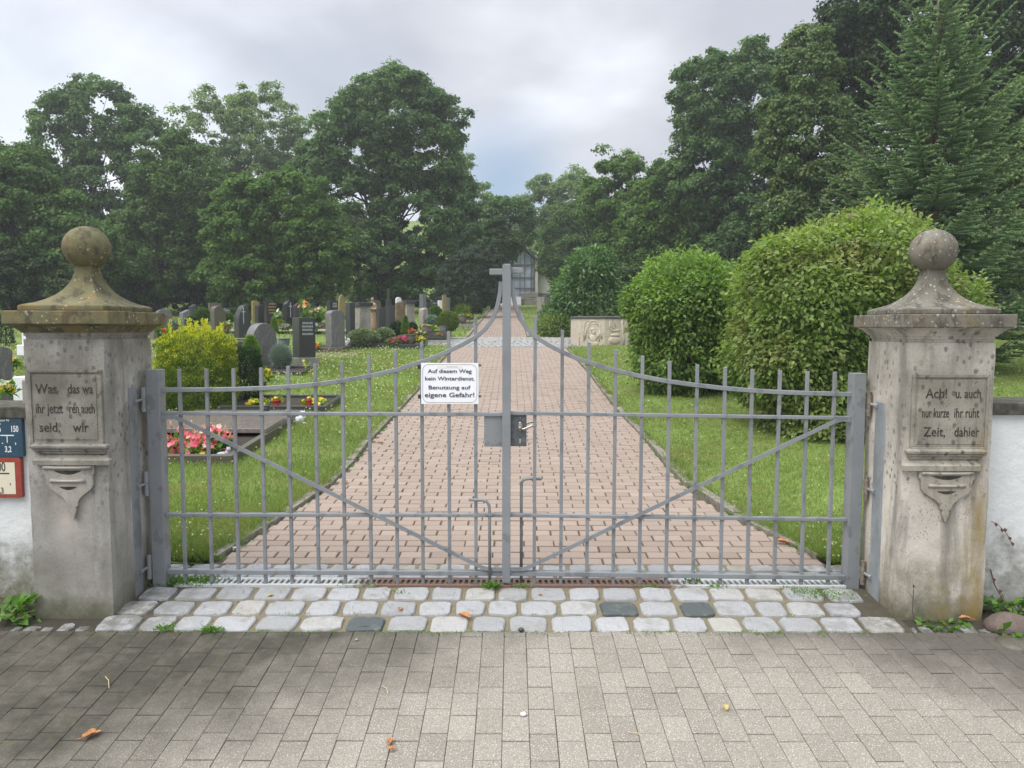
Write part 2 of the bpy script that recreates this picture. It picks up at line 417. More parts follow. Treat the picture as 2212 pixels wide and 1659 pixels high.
def sheet(name, fx0, fx1, ys, dz, mat, label=None):
    V = []; F = []
    for j, y in enumerate(ys):
        V += [(fx0(y), y, gz(y) + dz), (fx1(y), y, gz(y) + dz)]
        if j: F.append((2 * j - 2, 2 * j - 1, 2 * j + 1, 2 * j))
    mb = MB().add(V, F); o = mb.build(name, mat); tag(o, label, kind='structure'); return o
def frange(a, b, st):
    n = max(1, int(math.ceil((b - a) / st))); return [a + (b - a) * i / n for i in range(n + 1)]
sheet('path_bed', lambda y: ex(LE, y), lambda y: ex(RE, y), frange(4.63, 20.75, 0.25), 0.015, M_JP, 'sandy mossy joints under the red brick path')
XLf, XRf = -1.72 , 0.9
far_l, far_r = G(1837 / 1.8228, 1338 / 1.8228), G(2076 / 1.8228, 1331 / 1.8228)
XLf, XRf = far_l.x, far_r.x
print('far path', XLf, XRf, far_l.y, far_r.y)
sheet('far_path_bed', lambda y: XLf, lambda y: XRf, frange(24.4, 62, 2), 0.004, M_JP, 'sandy joints under the far stretch of the brick path')

def slab(mb, x0, x1, y0, y1, zf, h, ch, var, tilt=0.0, tx=0.0):
    """one paver with a chamfered top edge, following the slope"""
    zc = zf((y0 + y1) / 2); sl = (zf(y1) - zf(y0)) / (y1 - y0)
    def z(x, y, d): return zc + sl * (y - (y0 + y1) / 2) + d + tilt * (y - (y0 + y1) / 2) + tx * (x - (x0 + x1) / 2)
    V = []
    for (dx, d) in ((0, -0.02), (0, h - ch), (ch, h)):
        for x, y in ((x0 + dx, y0 + dx), (x1 - dx, y0 + dx), (x1 - dx, y1 - dx), (x0 + dx, y1 - dx)):
            V.append((x, y, z(x, y, d)))
    F = [(8, 9, 10, 11)]
    for a in (0, 4):
        for k in range(4): F.append((a + k, a + (k + 1) % 4, a + 4 + (k + 1) % 4, a + 4 + k))
    mb.add(V, F, var)

# ---- brick path
def bricks():
    mb = MB(); py, px = 0.109, 0.199
    j = 0; y = Y0P + 0.004
    while y + py < Y1P:
        yc = y + py / 2; xl, xr = ex(LE, yc) + 0.01, ex(RE, yc) - 0.01
        x = -3.4 + (px / 2 if j % 2 else 0) + rng.uniform(-0.006, 0.006)
        while x < xr:
            a, b = max(x, xl), min(x + px, xr)
            if b - a > 0.05:
                mb_v = min(1, max(0, rng.gauss(0.5, 0.13)))
                g = 0.0028 + rng.random() * 0.002
                slab(mb, a + g, b - g - (0.004 if rng.random() < 0.3 else 0), y + 0.0045, y + py - 0.0075, gz, 0.026 + rng.gauss(0, 0.0014), 0.0045, mb_v, rng.gauss(0, 0.01), rng.gauss(0, 0.006))
            x += px
        y += py; j += 1
    y = 24.45
    while y < 61:
        x = XLf + (px / 2 if j % 2 else 0)
        while x < XRf - 0.05:
            b = min(x + px, XRf)
            slab(mb, x + 0.009, b - 0.011, y + 0.004, y + py - 0.010, gz, 0.021, 0.005, min(1, max(0, rng.gauss(0.28, 0.25))))
            x += px
        y += py; j += 1
    o = mb.build('brick_path', M_BRICK); tag(o, 'pale red brick path leading up through the cemetery', kind='structure')
bricks()
# ---- forecourt
sheet('forecourt_bed', lambda y: -9, lambda y: 9, [-12, -4, 1.4, 3.71], 0.0, M_JF, 'dark gritty joints between the grey forecourt pavers')
def forecourt():
    mb = MB(); pxw, pl = 0.1076, 0.163
    i = 0; x = -5.2
    while x < 5.2:
        y = 3.705 - (0.0 if i % 2 else pl * 0.5 - 0.035) - (0.0 if i % 2 else 0.0)
        if i % 2 == 0: slab(mb, x + 0.0018, x + pxw - 0.0022, y + 0.002, 3.703, gz, 0.03, 0.003, rng.gauss(0.5, 0.15))
        while y > 0.9:
            g = 0.0012 + (0.0015 if rng.random() < 0.25 else 0)
            slab(mb, x + 0.0006 + rng.random() * 0.0014 * (rng.random() < .5), x + pxw - 0.0010, y - pl + g + .0006, y - g - .0006, gz, 0.030 + rng.gauss(0, 0.0008), 0.0018, min(1, max(0, rng.gauss(0.5, 0.2))), rng.gauss(0, 0.004), rng.gauss(0, 0.004))
            y -= pl
        x += pxw; i += 1
    o = mb.build('forecourt', M_FORE); tag(o, 'grey speckled block paving in front of the gate', kind='structure')
forecourt()
def drive_far():
    mb = MB(); mb.add([(-9, -12, gz(-12) + 0.03), (9, -12, gz(-12) + 0.03), (9, 0.9, gz(0.9) + 0.03), (-9, 0.9, gz(0.9) + 0.03)], [(0, 1, 2, 3)])
    mb.add([(5.2, 0.9, gz(0.9) + 0.03), (9, 0.9, gz(0.9) + 0.03), (9, 3.7, gz(3.7) + 0.03), (5.2, 3.7, gz(3.7) + 0.03)], [(0, 1, 2, 3)])
    mb.add([(-9, 0.9, gz(0.9) + 0.03), (-5.2, 0.9, gz(0.9) + 0.03), (-5.2, 3.7, gz(3.7) + 0.03), (-9, 3.7, gz(3.7) + 0.03)], [(0, 1, 2, 3)])
    tag(mb.build('road', M_FORE), 'grey paved road behind the viewer', kind='structure')
drive_far()
# ---- cobbles
def cobble(mb, cx, cy, w, d, zf, h, var, seed, n=16, lean=0.0):
    r_ = random.Random(seed); rg = []
    rad = []
    ex_ = 0.32 + r_.random() * 0.14
    for k in range(n):
        t = 2 * math.pi * k / n + 0.1; c_, s_ = math.cos(t), math.sin(t)
        u = math.copysign(abs(c_) ** ex_, c_) * w / 2; v_ = math.copysign(abs(s_) ** ex_, s_) * d / 2
        j = 1 + r_.uniform(-0.05, 0.045); rad.append((u * j, v_ * j))
    tx, ty = r_.gauss(0, 0.02), r_.gauss(0, 0.02)
    V = []
    for sc, dz in ((1.0, -0.03), (1.0, h * 0.62), (0.975, h * 0.86), (0.91, h * 0.98), (0.5, h * 1.02)):
        for u, v_ in rad:
            x, y = cx + u * sc + lean * 0, cy + v_ * sc
            V.append((x, y, zf(y) + dz + tx * u * sc + ty * v_ * sc + (r_.gauss(0, 0.0017) if sc < 1 else 0)))
    F = [(a * n + k, a * n + (k + 1) % n, (a + 1) * n + (k + 1) % n, (a + 1) * n + k) for a in range(4) for k in range(n)]
    F.append(tuple(4 * n + k for k in range(n)))
    mb.add(V, F, var)
sheet('cobble_bed', lambda y: -2.09, lambda y: 2.03, [3.695, 4.2, 4.63, 4.64], 0.019, M_JC, 'sandy mossy joints between the threshold cobbles')
M_DIRT = m_joint('dark_mossy_dirt', (0.022, 0.019, 0.013), (0.055, 0.047, 0.034), (0.055, 0.062, 0.018), 0.06)
sheet('soil_strip', lambda y: -9, lambda y: -2.09, [3.695, 3.9, 4.3], 0.014, M_DIRT, 'dark mossy dirt along the foot of the left wall')
sheet('soil_strip', lambda y: 2.03, lambda y: 9, [3.695, 3.9, 4.3], 0.014, M_DIRT, 'dark dirt along the foot of the right wall')
def cob_rows():
    mb = MB(); s = 0
    for (y0, y1, w0, darks) in ((3.70, 3.865, 0.20, {5}), (3.87, 4.035, 0.19, {13, 15}), (4.04, 4.20, 0.195, set())):
        x = -2.95 + rng.uniform(0, 0.1); k = 0
        while x < 3.0:
            w = w0 * rng.uniform(0.86, 1.16)
            # the whole row starts well left of the gate; dark basalt ones sit where the picture shows them
            v = rng.uniform(0.3, 1.0)
            xc = x + w / 2
            lo_, hi_ = (-2.02 - (3.9 - y0) * .4, 1.93 + (3.9 - y0) * .25)
            if xc < lo_ or xc > hi_:
                if y0 == 3.70 and -2.9 < xc < 3.0:
                    q_ = x
                    while q_ < x + w - .03:
                        ww = rng.uniform(.05, .10); cobble(mb, q_ + ww / 2, 3.745 + rng.uniform(-.01, .01), ww - .012, rng.uniform(.06, .085), gz, rng.uniform(.012, .024), rng.uniform(.04, .30), s, 9); s += 1; q_ += ww
                x += w; k += 1; continue
            if (y0 == 3.70 and abs(xc + 0.75) < 0.1) or (y0 == 3.87 and (abs(xc - 0.60) < 0.085 or abs(xc - 1.0) < 0.10)): v = 0.02
            cobble(mb, xc, (y0 + y1) / 2 + rng.uniform(-0.005, 0.005), w - 0.020, (y1 - y0) - 0.012 - rng.random() * 0.008, gz, 0.034, v, s); s += 1
            x += w; k += 1
    for (y0, y1) in ((4.365, 4.49), (4.50, 4.625)):
        x = -2.5
        while x < 2.6:
            w = rng.uniform(0.12, 0.19)
            cobble(mb, x + w / 2, (y0 + y1) / 2, w - 0.018, (y1 - y0) - 0.012, gz, 0.028, rng.uniform(0.3, 1.0), s); s += 1
            x += w
    # crossing band of small setts in front of the far path
    y = 20.75
    while y < 24.3:
        d = 0.16; x = -3.3 + rng.uniform(-0.1, 0)
        lim = 9.5 if y > 21.3 else 3.0
        while x < lim:
            w = rng.uniform(0.14, 0.22)
            if True:
                cobble(mb, x + w / 2, y + d / 2, w - 0.02, d - 0.02, gz, 0.03, rng.choice([rng.uniform(0.12, 0.35), rng.uniform(0.3, 0.7), 0.97]), s, 8); s += 1
            x += w
        y += d
    tag(mb.build('cobble_paving', M_COB, smooth=False), 'light granite cobbles in rows across the threshold', kind='structure')
cob_rows()
sheet('crossing_bed', lambda y: -3.4, lambda y: 9.7, [20.7, 24.4], 0.008, M_JC, 'sandy joints between the setts of the crossing')

# ---- kerbs along the path and lawns slightly above it
def kerb(E, side, label):
    mb = MB(); pts = [Vector((ex(E, y), y, 0)) for y in frange(4.7 if side < 0 else 4.75, 20.6, 0.9)]
    for i, (a, b) in enumerate(zip(pts, pts[1:])):
        w = 0.075; n_ = Vector((-(b.y - a.y), b.x - a.x, 0)).normalized() * (w if side < 0 else -w)
        a2, b2 = a + (b - a) * 0.006, b - (b - a) * 0.006
        dz = 0.05 + rng.uniform(-0.012, 0.012); dz2 = dz + rng.uniform(-0.008, 0.008)
        q = [a2, b2, b2 + n_, a2 + n_]; dd = [dz, dz2, dz2, dz]
        V = [(p.x, p.y, gz(p.y) - 0.05) for p in q] + [(p.x, p.y, gz(p.y) + h_) for p, h_ in zip(q, dd)]
        F = [(4, 5, 6, 7), (0, 1, 5, 4), (1, 2, 6, 5), (2, 3, 7, 6), (3, 0, 4, 7)]
        if side < 0: pass
        mb.add(V, F, rng.random())
    tag(mb.build('path_kerb', M_KERB, bevel=0.006), label, kind='structure')
kerb(LE, -1, 'mossy concrete kerb on the left side of the brick path')
kerb(RE, 1, 'mossy concrete kerb on the right side of the brick path')
def far_kerbs():
    mb = MB()
    for x in (XLf - 0.08, XRf):
        for y in frange(24.6, 60, 1.0)[:-1]:
            V = []
            for dz in (-0.05, 0.06):
                V += [(x, y + 0.01, gz(y) + dz), (x + 0.08, y + 0.01, gz(y) + dz), (x + 0.08, y + 0.99, gz(y + 1) + dz), (x, y + 0.99, gz(y + 1) + dz)]
            mb.add(V, [(4, 5, 6, 7), (0, 1, 5, 4), (1, 2, 6, 5), (2, 3, 7, 6), (3, 0, 4, 7)])
    tag(mb.build('far_path_kerb', M_KERB), 'concrete kerbs beside the far stretch of path', kind='structure')
far_kerbs()
def lawn(name, label, side):
    """turf sheet with a gently bumpy surface, ending at the kerb"""
    V = []; F = []; ys = frange(4.62, 20.7, 0.3); nx = 26
    for j, y in enumerate(ys):
        e = ex(LE, max(y, 4.7)) - 0.07 if side < 0 else ex(RE, max(y, 4.75)) + 0.07
        far = -14 if side < 0 else 14
        for i in range(nx):
            t = (i / (nx - 1)) ** 2; x = e + (far - e) * t
            dz = 0.028 + 0.022 * mnoise.noise(Vector((x * 1.3, y * 1.3, 3))) + 0.05 * min(1, abs(x - e)) 
            V.append((x, y, gz(y) + dz))
        if j:
            for i in range(nx - 1):
                q = ((j - 1) * nx + i, (j - 1) * nx + i + 1, j * nx + i + 1, j * nx + i)
                F.append(q if side > 0 else q[::-1])
    o = MB().add(V, F).build(name, M_LAWN, smooth=True); tag(o, label, kind='structure')
lawn('lawn', 'rough clover lawn left of the brick path', -1)
lawn('lawn', 'mown lawn right of the brick path', 1)
def lz(x, y):
    if 4.62 < y < 20.7:
        if x < ex(LE, y): e = ex(LE, max(y, 4.7)) - 0.07
        elif x > ex(RE, y): e = ex(RE, max(y, 4.75)) + 0.07
        else: return gz(y) + 0.026
        return gz(y) + 0.028 + 0.022 * mnoise.noise(Vector((x * 1.3, y * 1.3, 3))) + 0.05 * min(1, abs(x - e))
    return gz(y) - 0.015
# side path of red bricks between the left graves
def side_path():
    a, b = G(560, 790).y, 0
    mb = MB()
    for k in range(2):
        y0 = (17.0, 26.2)[k]; y1 = (18.3, 27.4)[k]
        mb.add([(-14, y0, gz(y0) + 0.09), (-3.6, y0, gz(y0) + 0.09), (-3.6, y1, gz(y1) + 0.09), (-14, y1, gz(y1) + 0.09)], [(0, 1, 2, 3)], 0.6)
    tag(mb.build('side_path', M_BRICK), 'narrow red brick side path between the grave rows', kind='structure')
side_path()

# ---- drain channel: steel grate set between the cobble rows
M_GALV = Mt('worn_galvanised_steel')
_x = M_GALV.z('X')
_r = M_GALV.math('MULTIPLY', M_GALV.mr(M_GALV.math('ABSOLUTE', M_GALV.math('SUBTRACT', _x, 0.05)), 1.15, 0.75), 1.0)
_r2 = M_GALV.math('ADD', M_GALV.math('MULTIPLY', _r, 0.55), M_GALV.math('MULTIPLY', M_GALV.noise(7, 5, 0.7), 0.8))
_c = M_GALV.mix(M_GALV.mr(_r2, 0.62, 0.80), (0.52, 0.54, 0.54), M_GALV.mix(M_GALV.noise(80, 3), (0.12, 0.065, 0.045), (0.24, 0.16, 0.13)))
M_GALV.done(_c, 0.6, M_GALV.bump(M_GALV.noise(120, 3), 0.3, 0.001), 0.0)
M_DARK = plain('near_black_bed', (0.012, 0.010, 0.009), 1.0)  # near-black floor below the grate slots
def grate():
    x0, x1 = -1.92, 1.93; ya, yb = 4.222, 4.352; z = 0.032
    t = thing('drain_channel', ((x0 + x1) / 2, 4.287, 0), 'narrow slotted metal drain channel under the closed gate', 'drain')
    mb = MB(); mb.box(x0, x1, ya, ya + 0.012, -0.05, z + 0.002); mb.box(x0, x1, yb - 0.012, yb, -0.05, z + 0.002)
    mb.build('channel_frame', M_GALV.m, t, bevel=0.0015)
    MB().box(x0, x1, ya + 0.012, yb - 0.012, -0.04, z - 0.03).build('channel_bed', M_DARK, t)
    n = 4; L = (x1 - x0) / n
    for i in range(n):
        a, b = x0 + i * L + 0.003, x0 + (i + 1) * L - 0.003; mb = MB()
        mb.box(a, b, ya + 0.014, ya + 0.030, z - 0.012, z); mb.box(a, b, yb - 0.030, yb - 0.014, z - 0.012, z)
        x = a; sk = 0.5 * 0
        while x < b - 0.02:
            w = 0.0155; y0_, y1_ = ya + 0.030, yb - 0.030
            mb.add([(x, y0_, z - .012), (x + w, y0_, z - .012), (x + w, y1_, z - .012), (x, y1_, z - .012), (x, y0_, z), (x + w, y0_, z), (x + w, y1_, z), (x, y1_, z)],
                   [(4, 5, 6, 7), (0, 1, 5, 4), (1, 2, 6, 5), (2, 3, 7, 6), (3, 0, 4, 7)])
            x += 0.0335
        mb.build('grate', M_GALV.m, t)
grate()
# ================================================================ gate
def m_gatepaint():
    m = Mt('grey_gate_paint')
    n = m.noise(3.5, 5, 0.6); c = m.ramp(n, [(0.35, (0.185, 0.198, 0.212)), (0.65, (0.228, 0.242, 0.257))])
    d = m.noise(11, 4, 0.55, vec=m.co((1, 1, 0.8), loc=(7, 2, 1))); c = m.mix(m.mr(d, 0.56, 0.60, 0, 0.40), c, (0.085, 0.095, 0.105))
    r = m.noise(45, 4, 0.7); c = m.mix(m.mr(r, 0.62, 0.70, 0, 0.7), c, (0.17, 0.12, 0.09))
    return m.done(c, m.mr(n, 0.3, 0.7, 0.38, 0.52), m.bump(m.noise(160, 3), 0.25, 0.0008), spec=0.5)
M_GATE = m_gatepaint()
M_HINGE = plain('weathered_hinge_steel', (0.20, 0.165, 0.14), 0.55, 0.2, var=0.5, scale=60)
M_PLATE = Mt('galvanised_pillar_channel')
_n = M_PLATE.noise(9, 6, 0.7, vec=M_PLATE.co((1, 1, 0.5)))
M_PLATE.done(M_PLATE.ramp(_n, [(0.3, (0.20, 0.22, 0.235)), (0.55, (0.31, 0.335, 0.36)), (0.75, (0.42, 0.445, 0.47))]), 0.55, None, 0.25)
M_PLATE = M_PLATE.m
M_LOCK = plain('dark_worn_lock_plate', (0.105, 0.115, 0.125), 0.5, 0.3, var=0.35, scale=40)
M_BRASS = plain('tarnished_nickel_handle', (0.36, 0.34, 0.30), 0.32, 0.85, var=0.3, scale=50)
M_BLACK = plain('black_plastic', (0.02, 0.02, 0.022), 0.5)
M_SIGN = plain('white_enamel_sign', (0.80, 0.81, 0.86), 0.35, var=0.02)
M_INK = plain('black_sign_print', (0.035, 0.037, 0.042), 0.5, var=0.05)
M_TAPE = plain('old_tape', (0.74, 0.74, 0.70), 0.4, var=0.03)
M_FAINT = plain('faded_print', (0.40, 0.41, 0.42), 0.5, var=0.05)
YG = 4.255          # centre plane of the gate
YF = 4.24

def PX(u, v, y=YG): return P(u, v, y)
LBX = [394, 452, 510, 569, 627, 685, 743, 800, 857, 913, 971, 1028.5]
LBT = [798.5, 798, 797.6, 795.5, 791.7, 786.8, 779.9, 769.8, 756, 739.6, 715.6, 685]
RBX = [1155.5, 1213.5, 1270.5, 1328, 1385.3, 1443.5, 1502.7, 1562.5, 1620.8, 1679.9, 1738.9, 1797.6]
RBT = [683, 712.9, 738.6, 754.5, 768, 778.8, 786.5, 792.5, 796.9, 799, 800.5, 801.7]
LCUR = [(343, 843), (394, 842.5), (452, 842), (508, 841), (569, 838.6), (627, 835), (685, 829.9), (743, 822), (800, 811.5), (857, 798.6), (913, 780), (950, 764.5), (985, 746), (1012, 727), (1031, 710), (1048, 690), (1062, 668), (1072, 645), (1078, 622), (1080, 608)]
LCUR = [(343, 843), (394, 842.5), (452, 842), (508, 841), (569, 838.6), (627, 835), (685, 829.9), (743, 822), (800, 811.5), (857, 798.6), (913, 780), (944, 769), (971, 757), (1000, 743), (1031, 725.5), (1050, 708), (1064, 688), (1074, 662), (1080, 634), (1082, 608)]
RCUR = [(1106, 608), (1108, 634), (1114, 662), (1124, 688), (1138, 708), (1155.5, 725.5), (1185, 744), (1213.5, 758.7), (1242, 771), (1270, 781), (1328, 798.6), (1385, 811.4), (1442, 821.9), (1503, 829.9), (1562, 836.5), (1621, 841.3), (1680, 844.7), (1739, 846.8), (1798, 848.2), (1853, 849.5)]

def wing(side):
    lab = ('left gate wing of grey bars carrying the white sign', 'right gate wing of grey bars with lock plate and handle')[side > 0]
    hx = PX(330, 1000).x if side < 0 else PX(1862, 1000).x
    t = thing('gate_wing', (hx, YG, 0), lab, 'gate', 'two wings of the cemetery gate')
    # hinge stile
    if side < 0: x0, x1 = -2.037, -1.965; zt, zb = PX(330, 800, 4.22).z, 0.005
    else: x0, x1 = 1.904, 1.975; zt, zb = PX(1860, 805, 4.22).z, 0.0
    MB().box(x0, x1, 4.215, 4.295, zb, zt).build('hinge_post', M_GATE, t, bevel=0.003)
    xi = x1 if side < 0 else x0
    # upright bars
    for bx, bt in zip(LBX if side < 0 else RBX, LBT if side < 0 else RBT):
        a = PX(bx, 1000); top = PX(bx, bt, YG).z; h = 0.0092
        MB().box(a.x - h, a.x + h, YG - h, YG + h, 0.028, top).build('bar', M_GATE, t, bevel=0.0015, seg=1)
    # rails
    meet = PX(1086, 1000).x if side < 0 else PX(1103, 1000).x
    def rail(vo, vi, th, dep, name='rail'):
        a = Vector((xi, YG, PX(345, vo).z)); b = Vector((meet, YG, PX(1086, vi).z))
        MB().bar([a, b] if side < 0 else [b, a], dep, th).build(name, M_GATE, t, bevel=0.002, seg=1)
    ofs = 0 if side < 0 else 1
    rail(*((894, 895) if side < 0 else (901.5, 892)), 0.019, 0.034)
    rail(*((1113, 1112.5) if side < 0 else (1120.5, 1112)), 0.019, 0.034)
    rail(*((1235, 1237) if side < 0 else (1245, 1237)), 0.026, 0.040)
    cur = LCUR if side < 0 else RCUR
    pts = [PX(u, v + 1) for u, v in cur]
    MB().bar(pts, 0.030, 0.024).build('curved_top_rail', M_GATE, t, bevel=0.002, seg=1)
    # brace: a T section, flat web behind a lighter front flange
    if side < 0: bp = [(345, 903), (378, 903), (398, 911), (1042, 1226), (1058, 1230), (1086, 1230)]
    else: bp = [(1103, 1230), (1128, 1230), (1146, 1224), (1806, 908), (1822, 904.5), (1850, 908)]
    yb = YG - 0.026
    pts = [PX(u, v, yb) for u, v in bp]
    mb = MB(); mb.bar(pts, 0.004, 0.022)
    mb.bar([p + Vector((0, 0.018, 0.0)) for p in pts], 0.034, 0.0045)
    mb.build('diagonal_brace', M_GATE, t)
    # hinges
    for hv in ((865, 1047, 1227) if side < 0 else (871, 1054, 1236)):
        z = P(305, hv, 4.2).z; hx0 = x0 - 0.0125 if side < 0 else x1 + 0.0135
        k = MB(); k.tube([(hx0, 4.205, z - 0.068), (hx0, 4.205, z + 0.068)], 0.0125, 10)
        hb = k.build('hinge', M_GATE if side < 0 else M_HINGE, t, smooth=False)
        k = MB(); k.tube([(hx0, 4.205, z + 0.002), (hx0, 4.205, z + 0.007)], 0.0145, 10)
        k.build('hinge_washer', M_HINGE, hb)
        sx = -1 if side < 0 else 1
        k = MB(); k.tube([(hx0 + sx * 0.004, 4.20, z), (hx0 + sx * 0.014, 4.135, z - 0.004)], 0.008, 8)
        k.tube([(hx0 + sx * 0.013, 4.145, z - 0.003), (hx0 + sx * 0.015, 4.132, z - 0.004)], 0.0145, 6)
        k.build('hinge_bolt', M_GATE if side < 0 else M_PLATE, t)
    # lock box
    if side < 0:
        a, b = PX(1046, 893, 4.24), PX(1090, 965.5, 4.24)
        MB().box(a.x, b.x, YG - 0.004, YG + 0.012, b.z, a.z - 0.004).build('lock_cover', M_GATE, t, bevel=0.0025)
        # drop bolt at the left wing, bent handle at its top, foot in the paving
        rod = [PX(1014, 1077), PX(1044, 1078), PX(1053, 1081), PX(1057.5, 1089), PX(1058.5, 1100)]
        rod.append(Vector((rod[-1].x + 0.002, YG - 0.03, 0.02)))
        for i in range(5): rod[i] = rod[i] + Vector((0, -0.03, 0))
        MB().tube(rod, 0.0088, 8).build('drop_bolt', M_GATE, t, smooth=True)
        br = MB(); br.box(rod[3].x - 0.02, rod[3].x + 0.02, YG - 0.042, YG - 0.018, PX(0, 1107).z - 0.008, PX(0, 1107).z + 0.004); br.build('bolt_guide', M_GATE, t)
    else:
        a, b = PX(1103, 893, 4.24), PX(1138, 965, 4.24)
        lp = MB().box(a.x, b.x, YG - 0.002, YG + 0.022, b.z, a.z).build('lock_case', M_LOCK, t, bevel=0.002)
        c = PX(1124, 922, 4.24); rg = []
        for yy, s_ in ((YG - 0.002, 1.0), (YG - 0.008, 0.95), (YG - 0.0115, 0.8)):
            rg.append([Vector((c.x + 0.0155 * s_ * math.cos(q * math.pi / 9), yy, c.z + 0.029 * s_ * math.sin(q * math.pi / 9))) for q in range(18)][::-1])
        MB().rings(rg).build('escutcheon', M_BRASS, lp)
        k = MB(); k.tube([(c.x + 0.001, YG - 0.008, c.z - 0.006), (c.x + 0.001, YG - 0.035, c.z - 0.006)], 0.009, 10)
        k.tube([(c.x + 0.001, YG - 0.034, c.z - 0.006), (c.x + 0.020, YG - 0.045, c.z - 0.010), (c.x + 0.040, YG - 0.048, c.z - 0.001), (c.x + 0.062, YG - 0.048, c.z + 0.010), (c.x + 0.092, YG - 0.048, c.z + 0.012)], 0.006, 8, rs=[0.007, 0.0075, 0.0065, 0.0075, 0.005])
        k.build('handle', M_BRASS, t, smooth=True)
        k = MB(); k.tube([(c.x + 0.012, YG + 0.02, c.z - 0.006), (c.x + 0.018, YG + 0.055, c.z - 0.006), (c.x + 0.040, YG + 0.06, c.z + 0.008), (c.x + 0.065, YG + 0.06, c.z + 0.018), (c.x + 0.092, YG + 0.06, c.z + 0.018)], 0.006, 8)
        k.build('handle', M_BRASS, t, smooth=True)
        s = MB(); q = PX(1124, 954, 4.24)
        ky = YG - 0.0032
        s.prism([(q.x + 0.006 * math.cos(w * math.pi / 6), q.z + 0.009 + 0.006 * math.sin(w * math.pi / 6)) for w in range(12)], ky - 0.001, ky)
        s.prism([(q.x - 0.0035, q.z - 0.012), (q.x + 0.0035, q.z - 0.012), (q.x + 0.0035, q.z + 0.006), (q.x - 0.0035, q.z + 0.006)], ky - 0.0005, ky)
        s.build('keyhole', plain('brick_seen_through_keyhole', (0.42, 0.33, 0.28), 0.8), lp)
        MB().tube([(q.x, YG - 0.006, PX(0, 902).z), (q.x, YG - 0.002, PX(0, 902).z)], 0.003, 8).build('screw', M_BRASS, lp)
        rod = [PX(1171, 1036.5), PX(1142, 1036), PX(1132, 1038), PX(1127.5, 1044), PX(1127, 1055)]
        rod.append(Vector((rod[-1].x + 0.001, YG, 0.035)))
        rod = [r_ + Vector((0, 0.026, 0)) for r_ in rod]
        MB().tube(rod, 0.0088, 8).build('drop_bolt', M_GATE, t, smooth=True)
    # meeting stile with its half of the cross
    if side < 0:
        a, b = PX(1085, 572, 4.23), PX(1103.5, 1258, 4.23)
        MB().box(a.x, PX(1103.5, 900, 4.23).x, 4.222, 4.262, b.z, a.z).build('meeting_post', M_GATE, t, bevel=0.002)
        q, w = PX(1057, 580.5, 4.23), PX(1086, 594, 4.23)
        MB().box(q.x, w.x, 4.226, 4.252, w.z, q.z).build('cross_arm', M_GATE, t, bevel=0.004)
    else:
        a, b = PX(1089, 570, 4.27), PX(1102, 1256, 4.27)
        MB().box(a.x, b.x + 0.001, 4.263, 4.295, b.z, a.z).build('meeting_post', M_GATE, t, bevel=0.002)
        q, w = PX(1102, 578.5, 4.28), PX(1130, 591, 4.28)
        MB().box(q.x, w.x, 4.258, 4.284, w.z, q.z).build('cross_arm', M_GATE, t, bevel=0.004)
    return t
wing(-1); wing(1)

